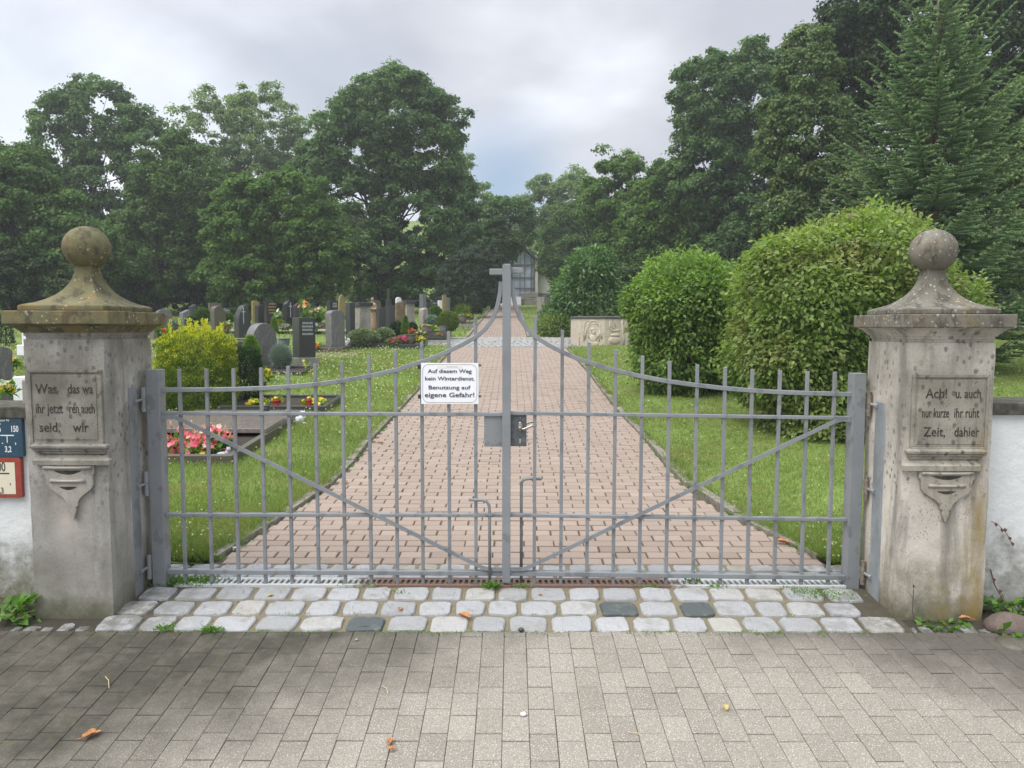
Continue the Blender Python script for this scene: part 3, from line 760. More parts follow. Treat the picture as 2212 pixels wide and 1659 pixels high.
# ---- white sign clipped to the left wing
def gate_sign():
    ys = YG - 0.034; a, b = P(909.5, 784.5, ys), P(1034, 873, ys)
    cx, cz = (a.x + b.x) / 2, (a.z + b.z) / 2; w, h = b.x - a.x, a.z - b.z
    t = thing('notice_sign', (cx, ys, cz), 'white enamel notice with black German text clipped to the left gate wing', 'sign')
    MB().box(a.x, b.x, ys, ys + 0.004, b.z, a.z).build('sign_panel', M_SIGN, t, bevel=0.001)
    # rounded black border line
    mb = MB(); r_ = 0.034; hw, hh = w / 2 - 0.0085, h / 2 - 0.0075; t_ = 0.0017
    def rr(hw, hh, r_): return [(cx + sx * (hw - r_) + r_ * math.cos(an), cz + sz * (hh - r_) + r_ * math.sin(an)) for sx, sz, a0 in ((1, 1, 0), (-1, 1, 90), (-1, -1, 180), (1, -1, 270)) for an in [R(a0 + q * 11.25) for q in range(9)]]
    o1, o2 = rr(hw, hh, r_), rr(hw - t_, hh - t_, r_ - t_); n = len(o1); yy = ys - 0.0012
    mb.add([(x, yy, z) for x, z in o1] + [(x, yy, z) for x, z in o2], [(k, k + n, (k + 1) % n + n, (k + 1) % n) for k in range(n)])
    mb.build('border_line', M_INK, t)
    def ln(txt, u0, u1, v, size):
        p = P((u0 + u1) / 2, v, ys); o = text_mesh('lettering', txt, size, (p.x, ys - 0.0015, p.z), M_INK, t, 0.0004, bold=size * 0.013)
        want = P(u1, v, ys).x - P(u0, v, ys).x; got = max(q.co.x for q in o.data.vertices) - min(q.co.x for q in o.data.vertices)
        o.scale = (want / got, 1, 1)
    S = 600 / 2212 / 1.8228; X = lambda x: 1550 / 1.8228 + x * S; Yv = lambda y: 1380 / 1.8228 + y * S
    ln('Auf diesem Weg', X(498), X(1134), Yv(304), 0.030)
    ln('kein Winterdienst.', X(458), X(1176), Yv(412), 0.030)
    ln('Benutzung auf', X(503), X(1112), Yv(541), 0.030)
    ln('eigene Gefahr!', X(455), X(1176), Yv(650), 0.036)
    p, q = P(X(635), Yv(222), ys), P(X(1005), Yv(258), ys)
    MB().box(p.x, q.x, ys - 0.0009, ys - 0.0001, q.z, p.z).build('tape_strip', M_TAPE, t)
    o = text_mesh('small_lettering', 'WC GESCHLOSSEN', 0.0075, (P(X(818), 0, ys).x, ys - 0.0014, P(0, Yv(238), ys).z), M_FAINT, t, 0.0002)
    for u, v in ((905.5, 793), (906.5, 857)):
        p = P(u, v, ys + 0.01); MB().box(p.x - 0.008, p.x + 0.012, ys + 0.006, ys + 0.018, p.z - 0.011, p.z + 0.011).build('clip', M_BLACK, t, bevel=0.002)
    for u, v in ((1037, 789), (1037.5, 856)):
        p = P(u, v, ys + 0.01); k = MB().box(p.x - 0.014, p.x + 0.005, ys + 0.006, ys + 0.016, p.z - 0.007, p.z + 0.007); k.tube([(p.x - 0.004, ys + 0.004, p.z), (p.x + 0.009, ys + 0.004, p.z)], 0.004, 8); k.build('clip', M_HINGE, t)
gate_sign()

# ================================================================ gate pillars
def m_pillar(name, right, tab=False):
    m = Mt(name); x, y, z = m.math('ADD', m.z('X'), 2.234 if right else -2.28), m.z('Y'), m.math('ADD', m.z('Z'), -0.05)
    body = m.ramp(m.noise(2.2, 6, 0.6), [(0.30, (0.22, 0.21, 0.19)), (0.48, (0.37, 0.355, 0.332)), (0.68, (0.53, 0.505, 0.478))] if not right else [(0.3, (0.46, 0.425, 0.375)), (0.5, (0.56, 0.52, 0.465)), (0.7, (0.64, 0.60, 0.54))])
    # blotches of pale wash and broad dark streaks that run down
    c = body
    run = m.noise(9, 6, 0.6, vec=m.co((1, 1, 0.16), loc=(3, 0, 0)), dist=0.4)
    c = m.mix(m.mr(run, 0.48, 0.66, 0, 0.70), c, (0.140, 0.135, 0.120))
    # upper half is greyer with algae
    up = m.mr(z, 0.55, 1.05, 0.0, 1.0); gn = m.mr(m.noise(3.6, 5, 0.6, vec=m.co(loc=(1, 5, 2))), 0.30, 0.60)
    c = m.mix(m.math('MULTIPLY', m.math('MULTIPLY', up, gn), 0.80 if not right else 0.55), c, (0.150, 0.143, 0.118))
    # lichen freckles
    v1 = m.voro(26, vec=m.co((1, 1, 0.75), loc=(2, 2, 2))); area = m.mr(m.noise(5, 4, 0.6, vec=m.co(loc=(6, 1, 8))), 0.40, 0.55)
    sp = m.math('MULTIPLY', m.mr(m.math('ADD', v1, m.math('MULTIPLY', m.noise(70, 3), 0.25)), 0.34, 0.46, 1, 0), area)
    c = m.mix(m.math('MULTIPLY', m.math('MULTIPLY', sp, m.mr(z, 0.45, 0.75)), 0.75), c, (0.105, 0.098, 0.088))
    v2 = m.voro(75, vec=m.co((1, 1, 0.6), loc=(8, 2, 2))); sp2 = m.math('MULTIPLY', m.mr(v2, 0.16, 0.26, 1, 0), m.mr(m.noise(11, 3, vec=m.co(loc=(2, 8, 1))), 0.48, 0.56))
    c = m.mix(m.math('MULTIPLY', sp2, 0.6), c, (0.12, 0.11, 0.10))
    # fine grain
    c = m.mix(m.mr(m.noise(140, 3, 0.7), 0.3, 0.7), m.mix(1.0, c, (0.86, 0.86, 0.86), 'MULTIPLY'), m.mix(1.0, c, (1.1, 1.1, 1.1), 'MULTIPLY'))
    # rust red drip marks below the cornice
    rd = m.math('MULTIPLY', m.mr(m.noise(38, 3, 0.6, vec=m.co((1, 1, 0.22), loc=(9, 9, 9))), 0.69, 0.73), m.mr(z, 1.2, 1.3))
    c = m.mix(m.math('MULTIPLY', rd, 0.55), c, (0.13, 0.055, 0.04))
    if tab: c = m.mix(1.0, c, (0.66, 0.66, 0.63) if right else (0.80, 0.80, 0.76), 'MULTIPLY')
    # damp foot
    low = m.mr(m.math('ADD', z, m.math('MULTIPLY', m.math('SUBTRACT', m.noise(5, 6, 0.65, vec=m.co(loc=(0, 3, 3))), 0.5), 0.9)), 0.62 if not right else 0.30, 0.05, 0, 1)
    c = m.mix(m.math('MULTIPLY', low, 0.72), c, (0.165, 0.16, 0.13) if not right else (0.17, 0.15, 0.10))
    moss = m.mr(m.math('ADD', z, m.math('MULTIPLY', m.math('SUBTRACT', m.noise(8, 6, 0.7, vec=m.co(loc=(5, 0, 3))), 0.5), 0.42)), 0.14, -0.03, 0, 1)
    c = m.mix(m.math('MULTIPLY', moss, 0.8), c, (0.085, 0.085, 0.045))
    if right:
        rr = m.math('MULTIPLY', m.mr(m.math('ABSOLUTE', m.math('SUBTRACT', x, 2.41)), 0.085, 0.01), m.mr(z, 1.0, 0.85))
        rr = m.math('MULTIPLY', rr, m.mr(m.noise(7, 5, 0.6, vec=m.co((1, 1, 0.35), loc=(4, 4, 4))), 0.36, 0.6))
        c = m.mix(m.math('MULTIPLY', rr, 0.8), c, (0.26, 0.185, 0.055))
        r2 = m.math('MULTIPLY', m.mr(m.math('ABSOLUTE', m.math('SUBTRACT', x, 2.30)), 0.16, 0.03), m.mr(z, 0.42, 0.15))
        r2 = m.math('MULTIPLY', r2, m.mr(m.noise(8, 5, 0.65, vec=m.co(loc=(4, 7, 4))), 0.42, 0.58))
        c = m.mix(m.math('MULTIPLY', r2, 0.75), c, (0.21, 0.16, 0.065))
    else:
        w = m.math('MULTIPLY', m.mr(m.math('ABSOLUTE', m.math('SUBTRACT', x, -2.27)), 0.13, 0.02), m.math('MULTIPLY', m.mr(z, 0.85, 0.6), m.mr(z, 0.28, 0.5)))
        c = m.mix(m.math('MULTIPLY', w, m.mr(m.noise(4, 5, 0.6), 0.35, 0.6, 0.2, 0.85)), c, (0.50, 0.45, 0.41))
    b = m.bump(m.noise(160, 4, 0.7), 0.35, 0.002, m.bump(m.noise(14, 5, 0.6), 0.4, 0.010))
    return m.done(c, 0.92, b, spec=0.25)
def m_cap(name, right):
    m = Mt(name)
    base = m.ramp(m.noise(4, 6, 0.6), [(0.3, (0.105, 0.100, 0.056)), (0.5, (0.150, 0.140, 0.078)), (0.7, (0.195, 0.175, 0.098))] if not right else [(0.3, (0.110, 0.103, 0.085)), (0.5, (0.165, 0.155, 0.130)), (0.7, (0.225, 0.212, 0.180))])
    c = base
    x = m.math('ADD', m.z('X'), 2.234 if right else -2.28)
    d = m.noise(14, 6, 0.7, vec=m.co((1, 1, 0.6), loc=(2, 4, 6))); c = m.mix(m.mr(d, 0.50, 0.60, 0, 0.75), c, (0.065, 0.056, 0.045))
    red = m.mr(m.noise(16, 4, 0.6, vec=m.co((1, 1, 0.25), loc=(6, 4, 6))), 0.55, 0.66, 0, 0.6)
    side = m.mr(x, -2.2, -1.95) if not right else m.mr(x, 2.15, 1.95)
    c = m.mix(m.math('MULTIPLY', red, side), c, (0.105, 0.052, 0.038))
    og = m.mr(m.noise(6, 4, vec=m.co(loc=(3, 3, 1))), 0.55, 0.66, 0, 0.45); c = m.mix(og, c, (0.24, 0.16, 0.06) if not right else (0.20, 0.16, 0.09))
    v = m.voro(34, vec=m.co(loc=(1, 1, 5))); w = m.math('MULTIPLY', m.mr(m.math('ADD', v, m.math('MULTIPLY', m.noise(60, 3), 0.2)), 0.27, 0.36, 1, 0), m.mr(m.noise(7, 3, vec=m.co(loc=(3, 7, 1))), 0.46 if not right else 0.36, 0.54))
    c = m.mix(m.math('MULTIPLY', w, 0.85), c, (0.34, 0.325, 0.265) if not right else (0.40, 0.385, 0.34))
    v = m.voro(120, vec=m.co(loc=(4, 1, 5))); c = m.mix(m.mr(v, 0.08, 0.13, 0.7, 0), c, (0.45, 0.43, 0.35))
    c = m.mix(m.mr(m.noise(150, 3, 0.7), 0.3, 0.7), m.mix(1.0, c, (0.82, 0.82, 0.82), 'MULTIPLY'), m.mix(1.0, c, (1.14, 1.14, 1.14), 'MULTIPLY'))
    return m.done(c, 0.95, m.bump(m.noise(130, 4, 0.7), 0.45, 0.0025, m.bump(m.noise(22, 5), 0.4, 0.008)), spec=0.2)
M_ENGR = Mt('weathered_engraving_shade')
M_ENGR = M_ENGR.done(M_ENGR.mix(M_ENGR.mr(M_ENGR.noise(22, 5, 0.7), 0.48, 0.74), (0.042, 0.039, 0.034), (0.115, 0.108, 0.095)), 0.95, spec=0.1)  # dark colour stands in for shade inside engraved letters and grooves

def pillar(side):
    right = side > 0
    x0, x1 = (2.008, 2.460) if right else (-2.486, -2.074)
    y0, y1 = 3.86, (4.28 if right else 4.37)
    cx, cy = (x0 + x1) / 2, (y0 + y1) / 2; hx, hy = (x1 - x0) / 2, (y1 - y0) / 2
    lab = ('pale stone gate pillar on the right, ball finial on top, ochre stained foot' if right else 'grey stone gate pillar on the left, ball finial on top, greenish mossy cap')
    t = thing('gate_pillar', (cx, cy, -0.05), lab, 'pillar', 'stone pillars either side of the gate')
    mp, mc = m_pillar('pillar_stone_pale' if right else 'pillar_stone_grey', right), m_cap('capstone_lichen_grey' if right else 'capstone_lichen_olive', right)
    mpt = m_pillar('tablet_stone_pale' if right else 'tablet_stone_grey', right, True)
    vs = 3.5 if right else 0.0
    Z = lambda v, y=3.84: P(1106, v + vs, y).z
    zt = Z(735)
    # shaft, cut fine enough to be slightly uneven
    me = MB(); n = 10; nz_ = 22; rings_ = []
    for k in range(nz_ + 1):
        z = -0.35 + (zt + 0.35) * k / nz_; rg = []
        for (ax, ay, bx, by) in ((-1, -1, 1, -1), (1, -1, 1, 1), (1, 1, -1, 1), (-1, 1, -1, -1)):
            for q in range(n):
                f = q / n; x, y = cx + hx * (ax + (bx - ax) * f), cy + hy * (ay + (by - ay) * f)
                d = 0.0035 * mnoise.noise(Vector((x * 6, y * 6, z * 6)))
                if q == 0: d -= 0.002 + 0.002 * mnoise.noise(Vector((x, y, z * 14)))
                rg.append(Vector((x + math.copysign(abs(d), x - cx) * (1 if d > 0 else -1) * 1.0, y + (y - cy) / hy * d, z)))
        rings_.append(rg)
    me.rings(rings_); me.build('shaft', mp, t, smooth=False)
    def sq(z, h, ox=0.0): return [Vector((cx + a * (hx + h), cy + b * (hy + h), z)) for a, b in ((-1, -1), (1, -1), (1, 1), (-1, 1))]
    zs0, zs1 = Z(702.5, 3.80), Z(673, 3.80)
    zc = Z(721, 3.85)
    MB().rings([sq(zt, -0.012), sq((zt + zc) / 2, -0.010), sq((zt + zc) / 2 + 0.002, -0.004), sq(zc, -0.004)]).build('neck_moulding', mp, t)
    mb = MB(); mb.rings([sq(zc, 0.004), sq(zc + 0.006, 0.005), sq(zc + (zs0 - zc) * .35, 0.014), sq(zc + (zs0 - zc) * .7, 0.028), sq(zs0 - 0.001, 0.050)]); mb.build('cornice', mp if right else mc, t, bevel=0.0)
    cap = MB(); cap.rings([sq(zs0, 0.062), sq(zs1, 0.062)]); cap.build('cap_slab', mc, t, bevel=0.005)
    z2 = Z(661, 3.84)
    cap = MB(); h2 = [(zs1, 0.012), (z2, 0.012)]
    cap.rings([sq(a, b) for a, b in h2]); cap.build('upper_slab', mc, t, bevel=0.006)
    # concave hipped roof
    zn = P(1106, 577 + vs, cy).z; H = zn - z2
    prof = [(0, 1.0), (0.03, 0.93), (0.08, 0.78), (0.16, 0.63), (0.27, 0.49), (0.40, 0.38), (0.54, 0.30), (0.68, 0.245), (0.82, 0.21), (0.92, 0.198), (1.0, 0.192)]
    rg = []; n = 8
    for f, s_ in prof:
        r_ = []; bx_, by_ = (hx + 0.008), (hy + 0.008); sm = 0.226
        sx_ = bx_ * s_ * (1 - 0.0) if s_ > 0.5 else s_ * (bx_ * (s_ / 0.5) + sm * (1 - s_ / 0.5)); sy_ = by_ * s_ if s_ > 0.5 else s_ * (by_ * (s_ / 0.5) + sm * (1 - s_ / 0.5))
        for (ax, ay, bx, by) in ((-1, -1, 1, -1), (1, -1, 1, 1), (1, 1, -1, 1), (-1, 1, -1, -1)):
            for q in range(n):
                g = q / n; r_.append(Vector((cx + sx_ * (ax + (bx - ax) * g), cy + sy_ * (ay + (by - ay) * g), z2 + H * f)))
        rg.append(r_)
    rf = MB().rings(rg).build('cap_roof', mc, t, smooth=True)
    b = rf.modifiers.new('edge', 'EDGE_SPLIT'); b.split_angle = R(40)
    zb = P(1106, 537 + vs, cy).z; r = 0.1175
    k = MB(); k.ball((cx, cy, zb), r, 40, 24, (1, 1, 0.965)); bl = k.build('ball_finial', mc, t, smooth=True)
    for v_ in bl.data.vertices:
        d = mnoise.noise(Vector(v_.co) * 9) * 0.0022; v_.co += v_.co.normalized() * 0 + Vector((v_.co.x, v_.co.y, 0)).normalized() * d
    # inscription tablet
    yf = y0
    def fx(u, y): return P(u, 900, y).x
    if right: u0, u1, ut, ub = 1969, 2136, 807, 968
    else: u0, u1, ut, ub = 63.5, 222, 800, 962
    X0, X1 = fx(u0, yf - .01), fx(u1, yf - .01); ZT, ZB = P(0, ut, yf).z, P(0, ub, yf).z
    mb = MB(); fr = 0.016
    mb.box(X0, X1, yf - 0.014, yf + 0.005, ZT - fr, ZT); mb.box(X0, X1, yf - 0.014, yf + 0.005, ZB, ZB + fr * 0.7)
    mb.box(X0, X0 + fr, yf - 0.0135, yf + 0.005, ZB + fr * 0.7, ZT - fr); mb.box(X1 - fr, X1, yf - 0.0135, yf + 0.005, ZB + fr * 0.7, ZT - fr)
    mb.box(X0 + fr, X1 - fr, yf - 0.0075, yf + 0.005, ZB + fr * 0.7, ZT - fr)
    mb.box(X0 + fr + 0.012, X1 - fr - 0.012, yf - 0.0105, yf - 0.006, ZB + fr * 0.7 + 0.014, ZT - fr - 0.012)
    tb = mb.build('inscription_tablet', mpt, t, bevel=0.003)
    yt = yf - 0.0109
    lines = [('Ach!', 'u. auch', 2022, 2090, 849), ('nur kurze', 'ihr ruht', 2021, 2088, 891), ('Zeit,', 'dahier', 2021, 2090, 932)] if right else [('Was', 'das wa', 103, 176, 843), ('ihr jetzt', 'ren auch', 107, 178, 885.5), ('seid,', 'wir', 107, 174, 926)]
    for a, b_, ua, ub_, v in lines:
        zl = P(0, v, yt).z
        for tx_, uc, wmax in ((a, ua, 0.138), (b_, ub_, 0.128)):
            o = text_mesh('engraved_lettering', tx_, 0.070, (fx(uc, yt), yt, zl), M_ENGR, tb, 0.0009, bold=0.0006)
            wd = max(q.co.x for q in o.data.vertices) - min(q.co.x for q in o.data.vertices)
            o.scale = (min(0.85, wmax / wd), 1, 1)
            # serifs come from the stroke ends: widen feet slightly
    # sill, band and shield bracket
    def prof_band(zt_, zb_, steps, uL, uR):
        XL, XR = fx(uL, yf - .03), fx(uR, yf - .03); mb = MB(); rg = []
        for f, pr in steps:
            z = zt_ + (zb_ - zt_) * f; ins = (max(s[1] for s in steps) - pr) * 0.9
            rg.append([Vector(q) for q in ((XL + ins, yf + 0.004, z), (XL + ins, yf - pr, z), (XR - ins, yf - pr, z), (XR - ins, yf + 0.004, z))][::-1])
        return mb.rings(rg)
    if right: sill = (1964, 2136, 968, 992); band = (1957, 2129, 992, 1016); sh = (1987, 2107, 2048, 1016, 1102, 1126)
    else: sill = (62, 228, 961, 984); band = (66, 233, 985, 1007); sh = (91, 203, 154.5, 1007, 1099, 1126)
    Zf = lambda v, y=3.84: P(0, v, y).z
    prof_band(Zf(sill[2]), Zf(sill[3]), [(0, 0.012), (0.06, 0.030), (0.18, 0.036), (0.38, 0.034), (0.45, 0.024), (0.5, 0.027), (0.66, 0.024), (0.7, 0.016), (0.76, 0.019), (0.92, 0.015), (1, 0.006)], sill[0], sill[1]).build('tablet_sill', mpt, t)
    prof_band(Zf(band[2]), Zf(band[3]), [(0, 0.004), (0.25, 0.012), (0.42, 0.028), (0.5, 0.032), (0.95, 0.030), (1, 0.02)], band[0], band[1]).build('tablet_ledge', mpt, t)
    XL, XR, XC = fx(sh[0], yf), fx(sh[1], yf), fx(sh[2], yf); ZA, ZBt, ZC = Zf(sh[3]), Zf(sh[4]), Zf(sh[5]); H = ZA - ZBt; W = (XR - XL) / 2; M_ = (XL + XR) / 2
    out = []
    for f, w_ in ((0, 1.0), (0.18, 1.0), (0.24, 0.93), (0.45, 0.90), (0.56, 0.80), (0.68, 0.52), (0.78, 0.32), (0.88, 0.22), (0.96, 0.20)):
        out.append((XC + (M_ - XC) * (1 - f) - W * w_, ZA - H * f))
    for f, w_ in ((1.0, 0.10), (1.04, 0.13), (1.10, 0.12), (1.28, 0.02)): out.append((XC - W * w_, ZA - H * f))
    full = out + [(2 * (XC + (M_ - XC) * max(0, 1 - (ZA - z) / H)) - x, z) for x, z in out[::-1]]
    full = full[::-1] if False else full
    so = MB().prism(full, yf - 0.022, yf + 0.005).build('shield_bracket', mpt, t, bevel=0.004)
    # flat dark faces painting the shade of carved cuts in the shield
    mb = MB()
    for f0, f1, w_ in ((0.12, 0.22, 0.56), (0.50, 0.58, 0.36)):
        za, zb_ = ZA - H * f0, ZA - H * f1; ym = yf - 0.0225; c0 = M_
        n = 8
        for k in range(n):
            a, b_ = -1 + 2 * k / n, -1 + 2 * (k + 1) / n
            cu = lambda q: za - (za - zb_) * (1 - q * q)
            mb.add([(c0 + W * w_ * a, ym, cu(a)), (c0 + W * w_ * b_, ym, cu(b_)), (c0 + W * w_ * b_, ym, za), (c0 + W * w_ * a, ym, za)], [(0, 1, 2, 3)])
        for sgn in (-1, 1):
            mb.add([(c0 + sgn * W * w_ * 0.95, ym, zb_ - H * 0.09), (c0 + sgn * W * w_ * 0.5, ym, zb_ - H * 0.01), (c0 + sgn * W * w_ * 0.62, ym, zb_ - H * 0.025)], [(0, 1, 2)])
    mb.build('groove_shade', M_ENGR, so)
    for f_, w_ in ((0.36, 0.66), (0.05, 0.92)):
        zq = ZA - H * f_; k = MB(); k.tube([(M_ - W * w_, yf - 0.021, zq), (M_ - W * w_ * .5, yf - 0.026, zq - .002), (M_ + W * w_ * .5, yf - 0.026, zq - .002), (M_ + W * w_, yf - 0.021, zq)], 0.009, 10, rs=[0.011, 0.0075, 0.0075, 0.011]); k.build('carved_scroll', mpt, so, smooth=True)
    # steel channel let into the reveal
    yc0, yc1 = (4.09, 4.175) if not right else (4.05, 4.165)
    zt_ = P(0, 868 if right else 840, 4.1).z
    xs = x1 if not right else x0; sg = 1 if not right else -1
    mb = MB(); a, b_ = sorted((xs - sg * 0.012, xs + sg * 0.003))
    mb.box(a, b_, yc0, yc1, -0.03, zt_)
    mb.build('steel_channel', M_PLATE if right else M_GATE, t, bevel=0.001)
    return t, mp, mc
PL, MPL, MCL = pillar(-1); PR, MPR, MCR = pillar(1)

# ================================================================ low walls beside the pillars
def m_plaster(name, seed, foot):
    m = Mt(name); z = m.z('Z'); x = m.z('X')
    c = m.ramp(m.noise(3, 5, 0.6), [(0.3, (0.60, 0.62, 0.62)), (0.7, (0.74, 0.755, 0.76))])
    nz = m.math('MULTIPLY', m.math('SUBTRACT', m.noise(4.5, 6, 0.7, vec=m.co(loc=(seed, 2, 3))), 0.5), 0.9)
    low = m.mr(m.math('ADD', z, nz), foot + 0.16, foot - 0.06, 0, 1)
    g = m.mix(m.noise(28, 5, 0.7), (0.10, 0.10, 0.088), (0.42, 0.41, 0.38))
    c = m.mix(m.math('MULTIPLY', low, 0.85), c, g)
    gr = m.math('MULTIPLY', m.mr(m.math('ADD', z, nz), foot + 0.02, foot - 0.25), m.mr(m.noise(6, 5, 0.7, vec=m.co(loc=(seed, 9, 9))), 0.4, 0.58))
    c = m.mix(m.math('MULTIPLY', gr, 0.9), c, (0.10, 0.088, 0.035) if seed < 5 else (0.13, 0.13, 0.11))
    return m.done(c, 0.9, m.bump(m.noise(18, 6, 0.65), 0.6, 0.012), spec=0.2)
M_COPING = plain('dark_lichened_coping_stone', (0.075, 0.072, 0.055), 0.95, var=0.6, scale=22, bump=0.6, bscale=50)
def wall(side):
    right = side > 0
    yf = 4.02 if not right else 4.0; yb = yf + 0.30
    zt = P(0, 905 if not right else 893, yf).z; zc = P(0, 879 if not right else 868, yf).z
    xa, xb = (-9.0, -2.484) if not right else (2.455, 9.0)
    t = thing('cemetery_wall', ((xa + xb) / 2, yf, -0.1), 'low white plastered wall right of the gate, grey weathered foot' if right else 'low white plastered wall left of the gate, brown mossy foot and two plates', 'wall', 'low walls beside the gate')
    mt = m_plaster('white_plaster_right' if right else 'white_plaster_left', 7.0 if right else 2.0, 0.34 if right else 0.36)
    mb = MB(); nx, nz_ = 60, 14; V = []; F = []
    for j in range(nz_ + 1):
        for i in range(nx + 1):
            f = (i / nx) ** 1.0; x = xa + (xb - xa) * i / nx; z = -0.3 + (zt + 0.3) * j / nz_
            V.append((x, yf + 0.012 * mnoise.noise(Vector((x * 3, z * 3, side))) + (0.0 if z > 0.15 else -0.015), z))
    n0 = nx + 1
    for j in range(nz_):
        for i in range(nx): F.append((j * n0 + i, j * n0 + i + 1, (j + 1) * n0 + i + 1, (j + 1) * n0 + i))
    mb.add(V, F); mb.box(xa, xb, yf + 0.02, yb, -0.3, zt - 0.001)
    mb.build('wall_face', mt, t, smooth=True)
    cp = MB(); n = 9
    for i in range(n):
        a, b = xa + (xb - xa) * i / n, xa + (xb - xa) * (i + 1) / n
        cp.box(a + 0.003, b - 0.003, yf - 0.03, yb + 0.03, zt, zc + rng.uniform(-0.003, 0.003))
    cp.build('coping', M_COPING, t, bevel=0.006)
    return t
wall(-1); wall(1)
# stepped remnant of wall behind the left pillar
def step_stone():
    x0, x1 = P(65, 800, 4.24).x, -2.484 
    t = thing('wall_stub', ((x0 + x1) / 2, 4.25, 0.5), 'narrow stepped stone stub between left pillar and white wall', 'stone')
    MB().box(x0, x1 + 0.02, 4.16, 4.36, 0.9, P(0, 822, 4.2).z).build('stub_body', MPL, t, bevel=0.006)
step_stone()

# ---- hydrant and water plates on the left wall
M_BLUE = plain('dark_blue_enamel', (0.022, 0.062, 0.105), 0.35, var=0.15, scale=20)
M_REDP = plain('faded_red_enamel', (0.30, 0.052, 0.035), 0.4, var=0.2, scale=20)
M_CREAM = plain('cream_plate', (0.68, 0.63, 0.50), 0.45, var=0.04)
M_WHT = plain('white_plate_print', (0.75, 0.77, 0.78), 0.4, var=0.03)
def plates():
    y = 4.0
    def rrect(x0, x1, z0, z1, r, n=5):
        return [(cx_ + r * math.cos(a), cz_ + r * math.sin(a)) for cx_, cz_, a0 in ((x1 - r, z0 + r, -90), (x1 - r, z1 - r, 0), (x0 + r, z1 - r, 90), (x0 + r, z0 + r, 180)) for a in [R(a0 + 90 * q / n) for q in range(n + 1)]]
    S = 420 / 1267 / 1.8228; U = lambda x: x * S; V_ = lambda q: 1450 / 1.8228 + q * S
    def pt(cx_, cy_): return P(U(cx_), V_(cy_), y)
    W = 0.25
    xr, zt, zb = pt(262, 600).x, pt(0, 600).z, pt(0, 1066).z
    t = thing('water_plate', (xr - W / 2, y, (zt + zb) / 2), 'dark blue enamel pipe plate with white numbers on the left wall', 'plate')
    MB().prism(rrect(xr - W, xr, zb, zt, 0.008), y - 0.004, y + 0.02).build('plate_face', M_BLUE, t, bevel=0.001)
    def tx(s_, cx_, cy_, size, m, sx=0.72, al='CENTER', bold=0.0008):
        p = pt(cx_, cy_); text_mesh('lettering', s_, size, (p.x, y - 0.0052, p.z), m, t, 0.0004, bold=bold, align=al, sx=sx)
    tx('S', -5, 722, 0.075, M_WHT); tx('150', 182, 735, 0.046, M_WHT, 0.62); tx('.', 40, 875, 0.05, M_WHT); tx(',', 195, 875, 0.05, M_WHT); tx('3,2', 108, 975, 0.044, M_WHT, 0.68); tx('Wasser Nr', 45, 630, 0.017, M_WHT, 0.9, bold=0.0)
    mb = MB(); a, b = pt(15, 803), pt(175, 815); mb.box(a.x, b.x, y - 0.0058, y - 0.0042, b.z, a.z); a, b = pt(90, 815), pt(103, 895); mb.box(a.x, b.x, y - 0.0057, y - 0.0042, b.z, a.z); mb.build('pipe_symbol', M_WHT, t)
    zt, zb, xr = pt(0, 1072).z, pt(0, 1548).z, pt(262, 1300).x
    t = thing('gas_plate', (xr - W / 2, y, (zt + zb) / 2), 'cream plate with faded red border on the left wall, under the blue plate', 'plate')
    MB().prism(rrect(xr - W, xr, zb, zt, 0.012), y - 0.004, y + 0.02).build('plate_border', M_REDP, t, bevel=0.001)
    a, b = pt(192, 1130), pt(202, 1505)
    MB().prism([(xr - W + .02, b.z), (b.x, b.z), (b.x, a.z), (xr - W + .02, a.z)], y - 0.0052, y - 0.003).build('plate_face', M_CREAM, t)
    y2 = y; 
    def tx2(s_, cx_, cy_, size, sx=0.72):
        p = pt(cx_, cy_); text_mesh('lettering', s_, size, (p.x, y - 0.0062, p.z), M_INK, t, 0.0004, bold=0.0004, sx=sx)
    tx2('00', 28, 1185, 0.072, 0.62); tx2(',', 133, 1355, 0.05); tx2(',3', 33, 1465, 0.045, 0.75)
    a, b = pt(-120, 1252), pt(123, 1266); MB().box(a.x, b.x, y - 0.0064, y - 0.0050, b.z, a.z).build('divider', M_INK, t)
plates()
# ================================================================ foliage tools
def unit(a): return a / np.maximum(np.linalg.norm(a, axis=-1, keepdims=True), 1e-9)
def leaves(C, T, N, L, W, var, fold=0.25):
    """pointed folded leaves: C base points, T tip directions, N face normals, L length, W width"""
    T = unit(T); S = unit(np.cross(T, N)); N2 = np.cross(S, T); L = L[:, None]; W = W[:, None]
    a = C; b = C + T * L * 0.45 + S * W * 0.5 + N2 * W * fold; c = C + T * L; d = C + T * L * 0.45 - S * W * 0.5 + N2 * W * fold
    V = np.stack([a, b, c, d], 1).reshape(-1, 3); n = len(C); i = np.arange(n) * 4
    F = np.concatenate([np.stack([i, i + 1, i + 2], 1), np.stack([i, i + 2, i + 3], 1)])
    return V, F, np.repeat(var, 4)
def randdir(rg, n): return unit(rg.normal(size=(n, 3)))
def joinm(parts):
    Vs, Fs, As = [], [], []; b = 0
    for V, F, A in parts: Vs.append(V); Fs.append(F + b); As.append(A); b += len(V)
    return np.concatenate(Vs), np.concatenate(Fs), np.concatenate(As)
M_BARK = plain('grey_brown_bark', (0.060, 0.052, 0.042), 0.95, var=0.35, scale=20, bump=0.6, bscale=30)
M_SPRUCEBARK = plain('reddish_spruce_bark', (0.10, 0.07, 0.05), 0.95, var=0.3, scale=30)
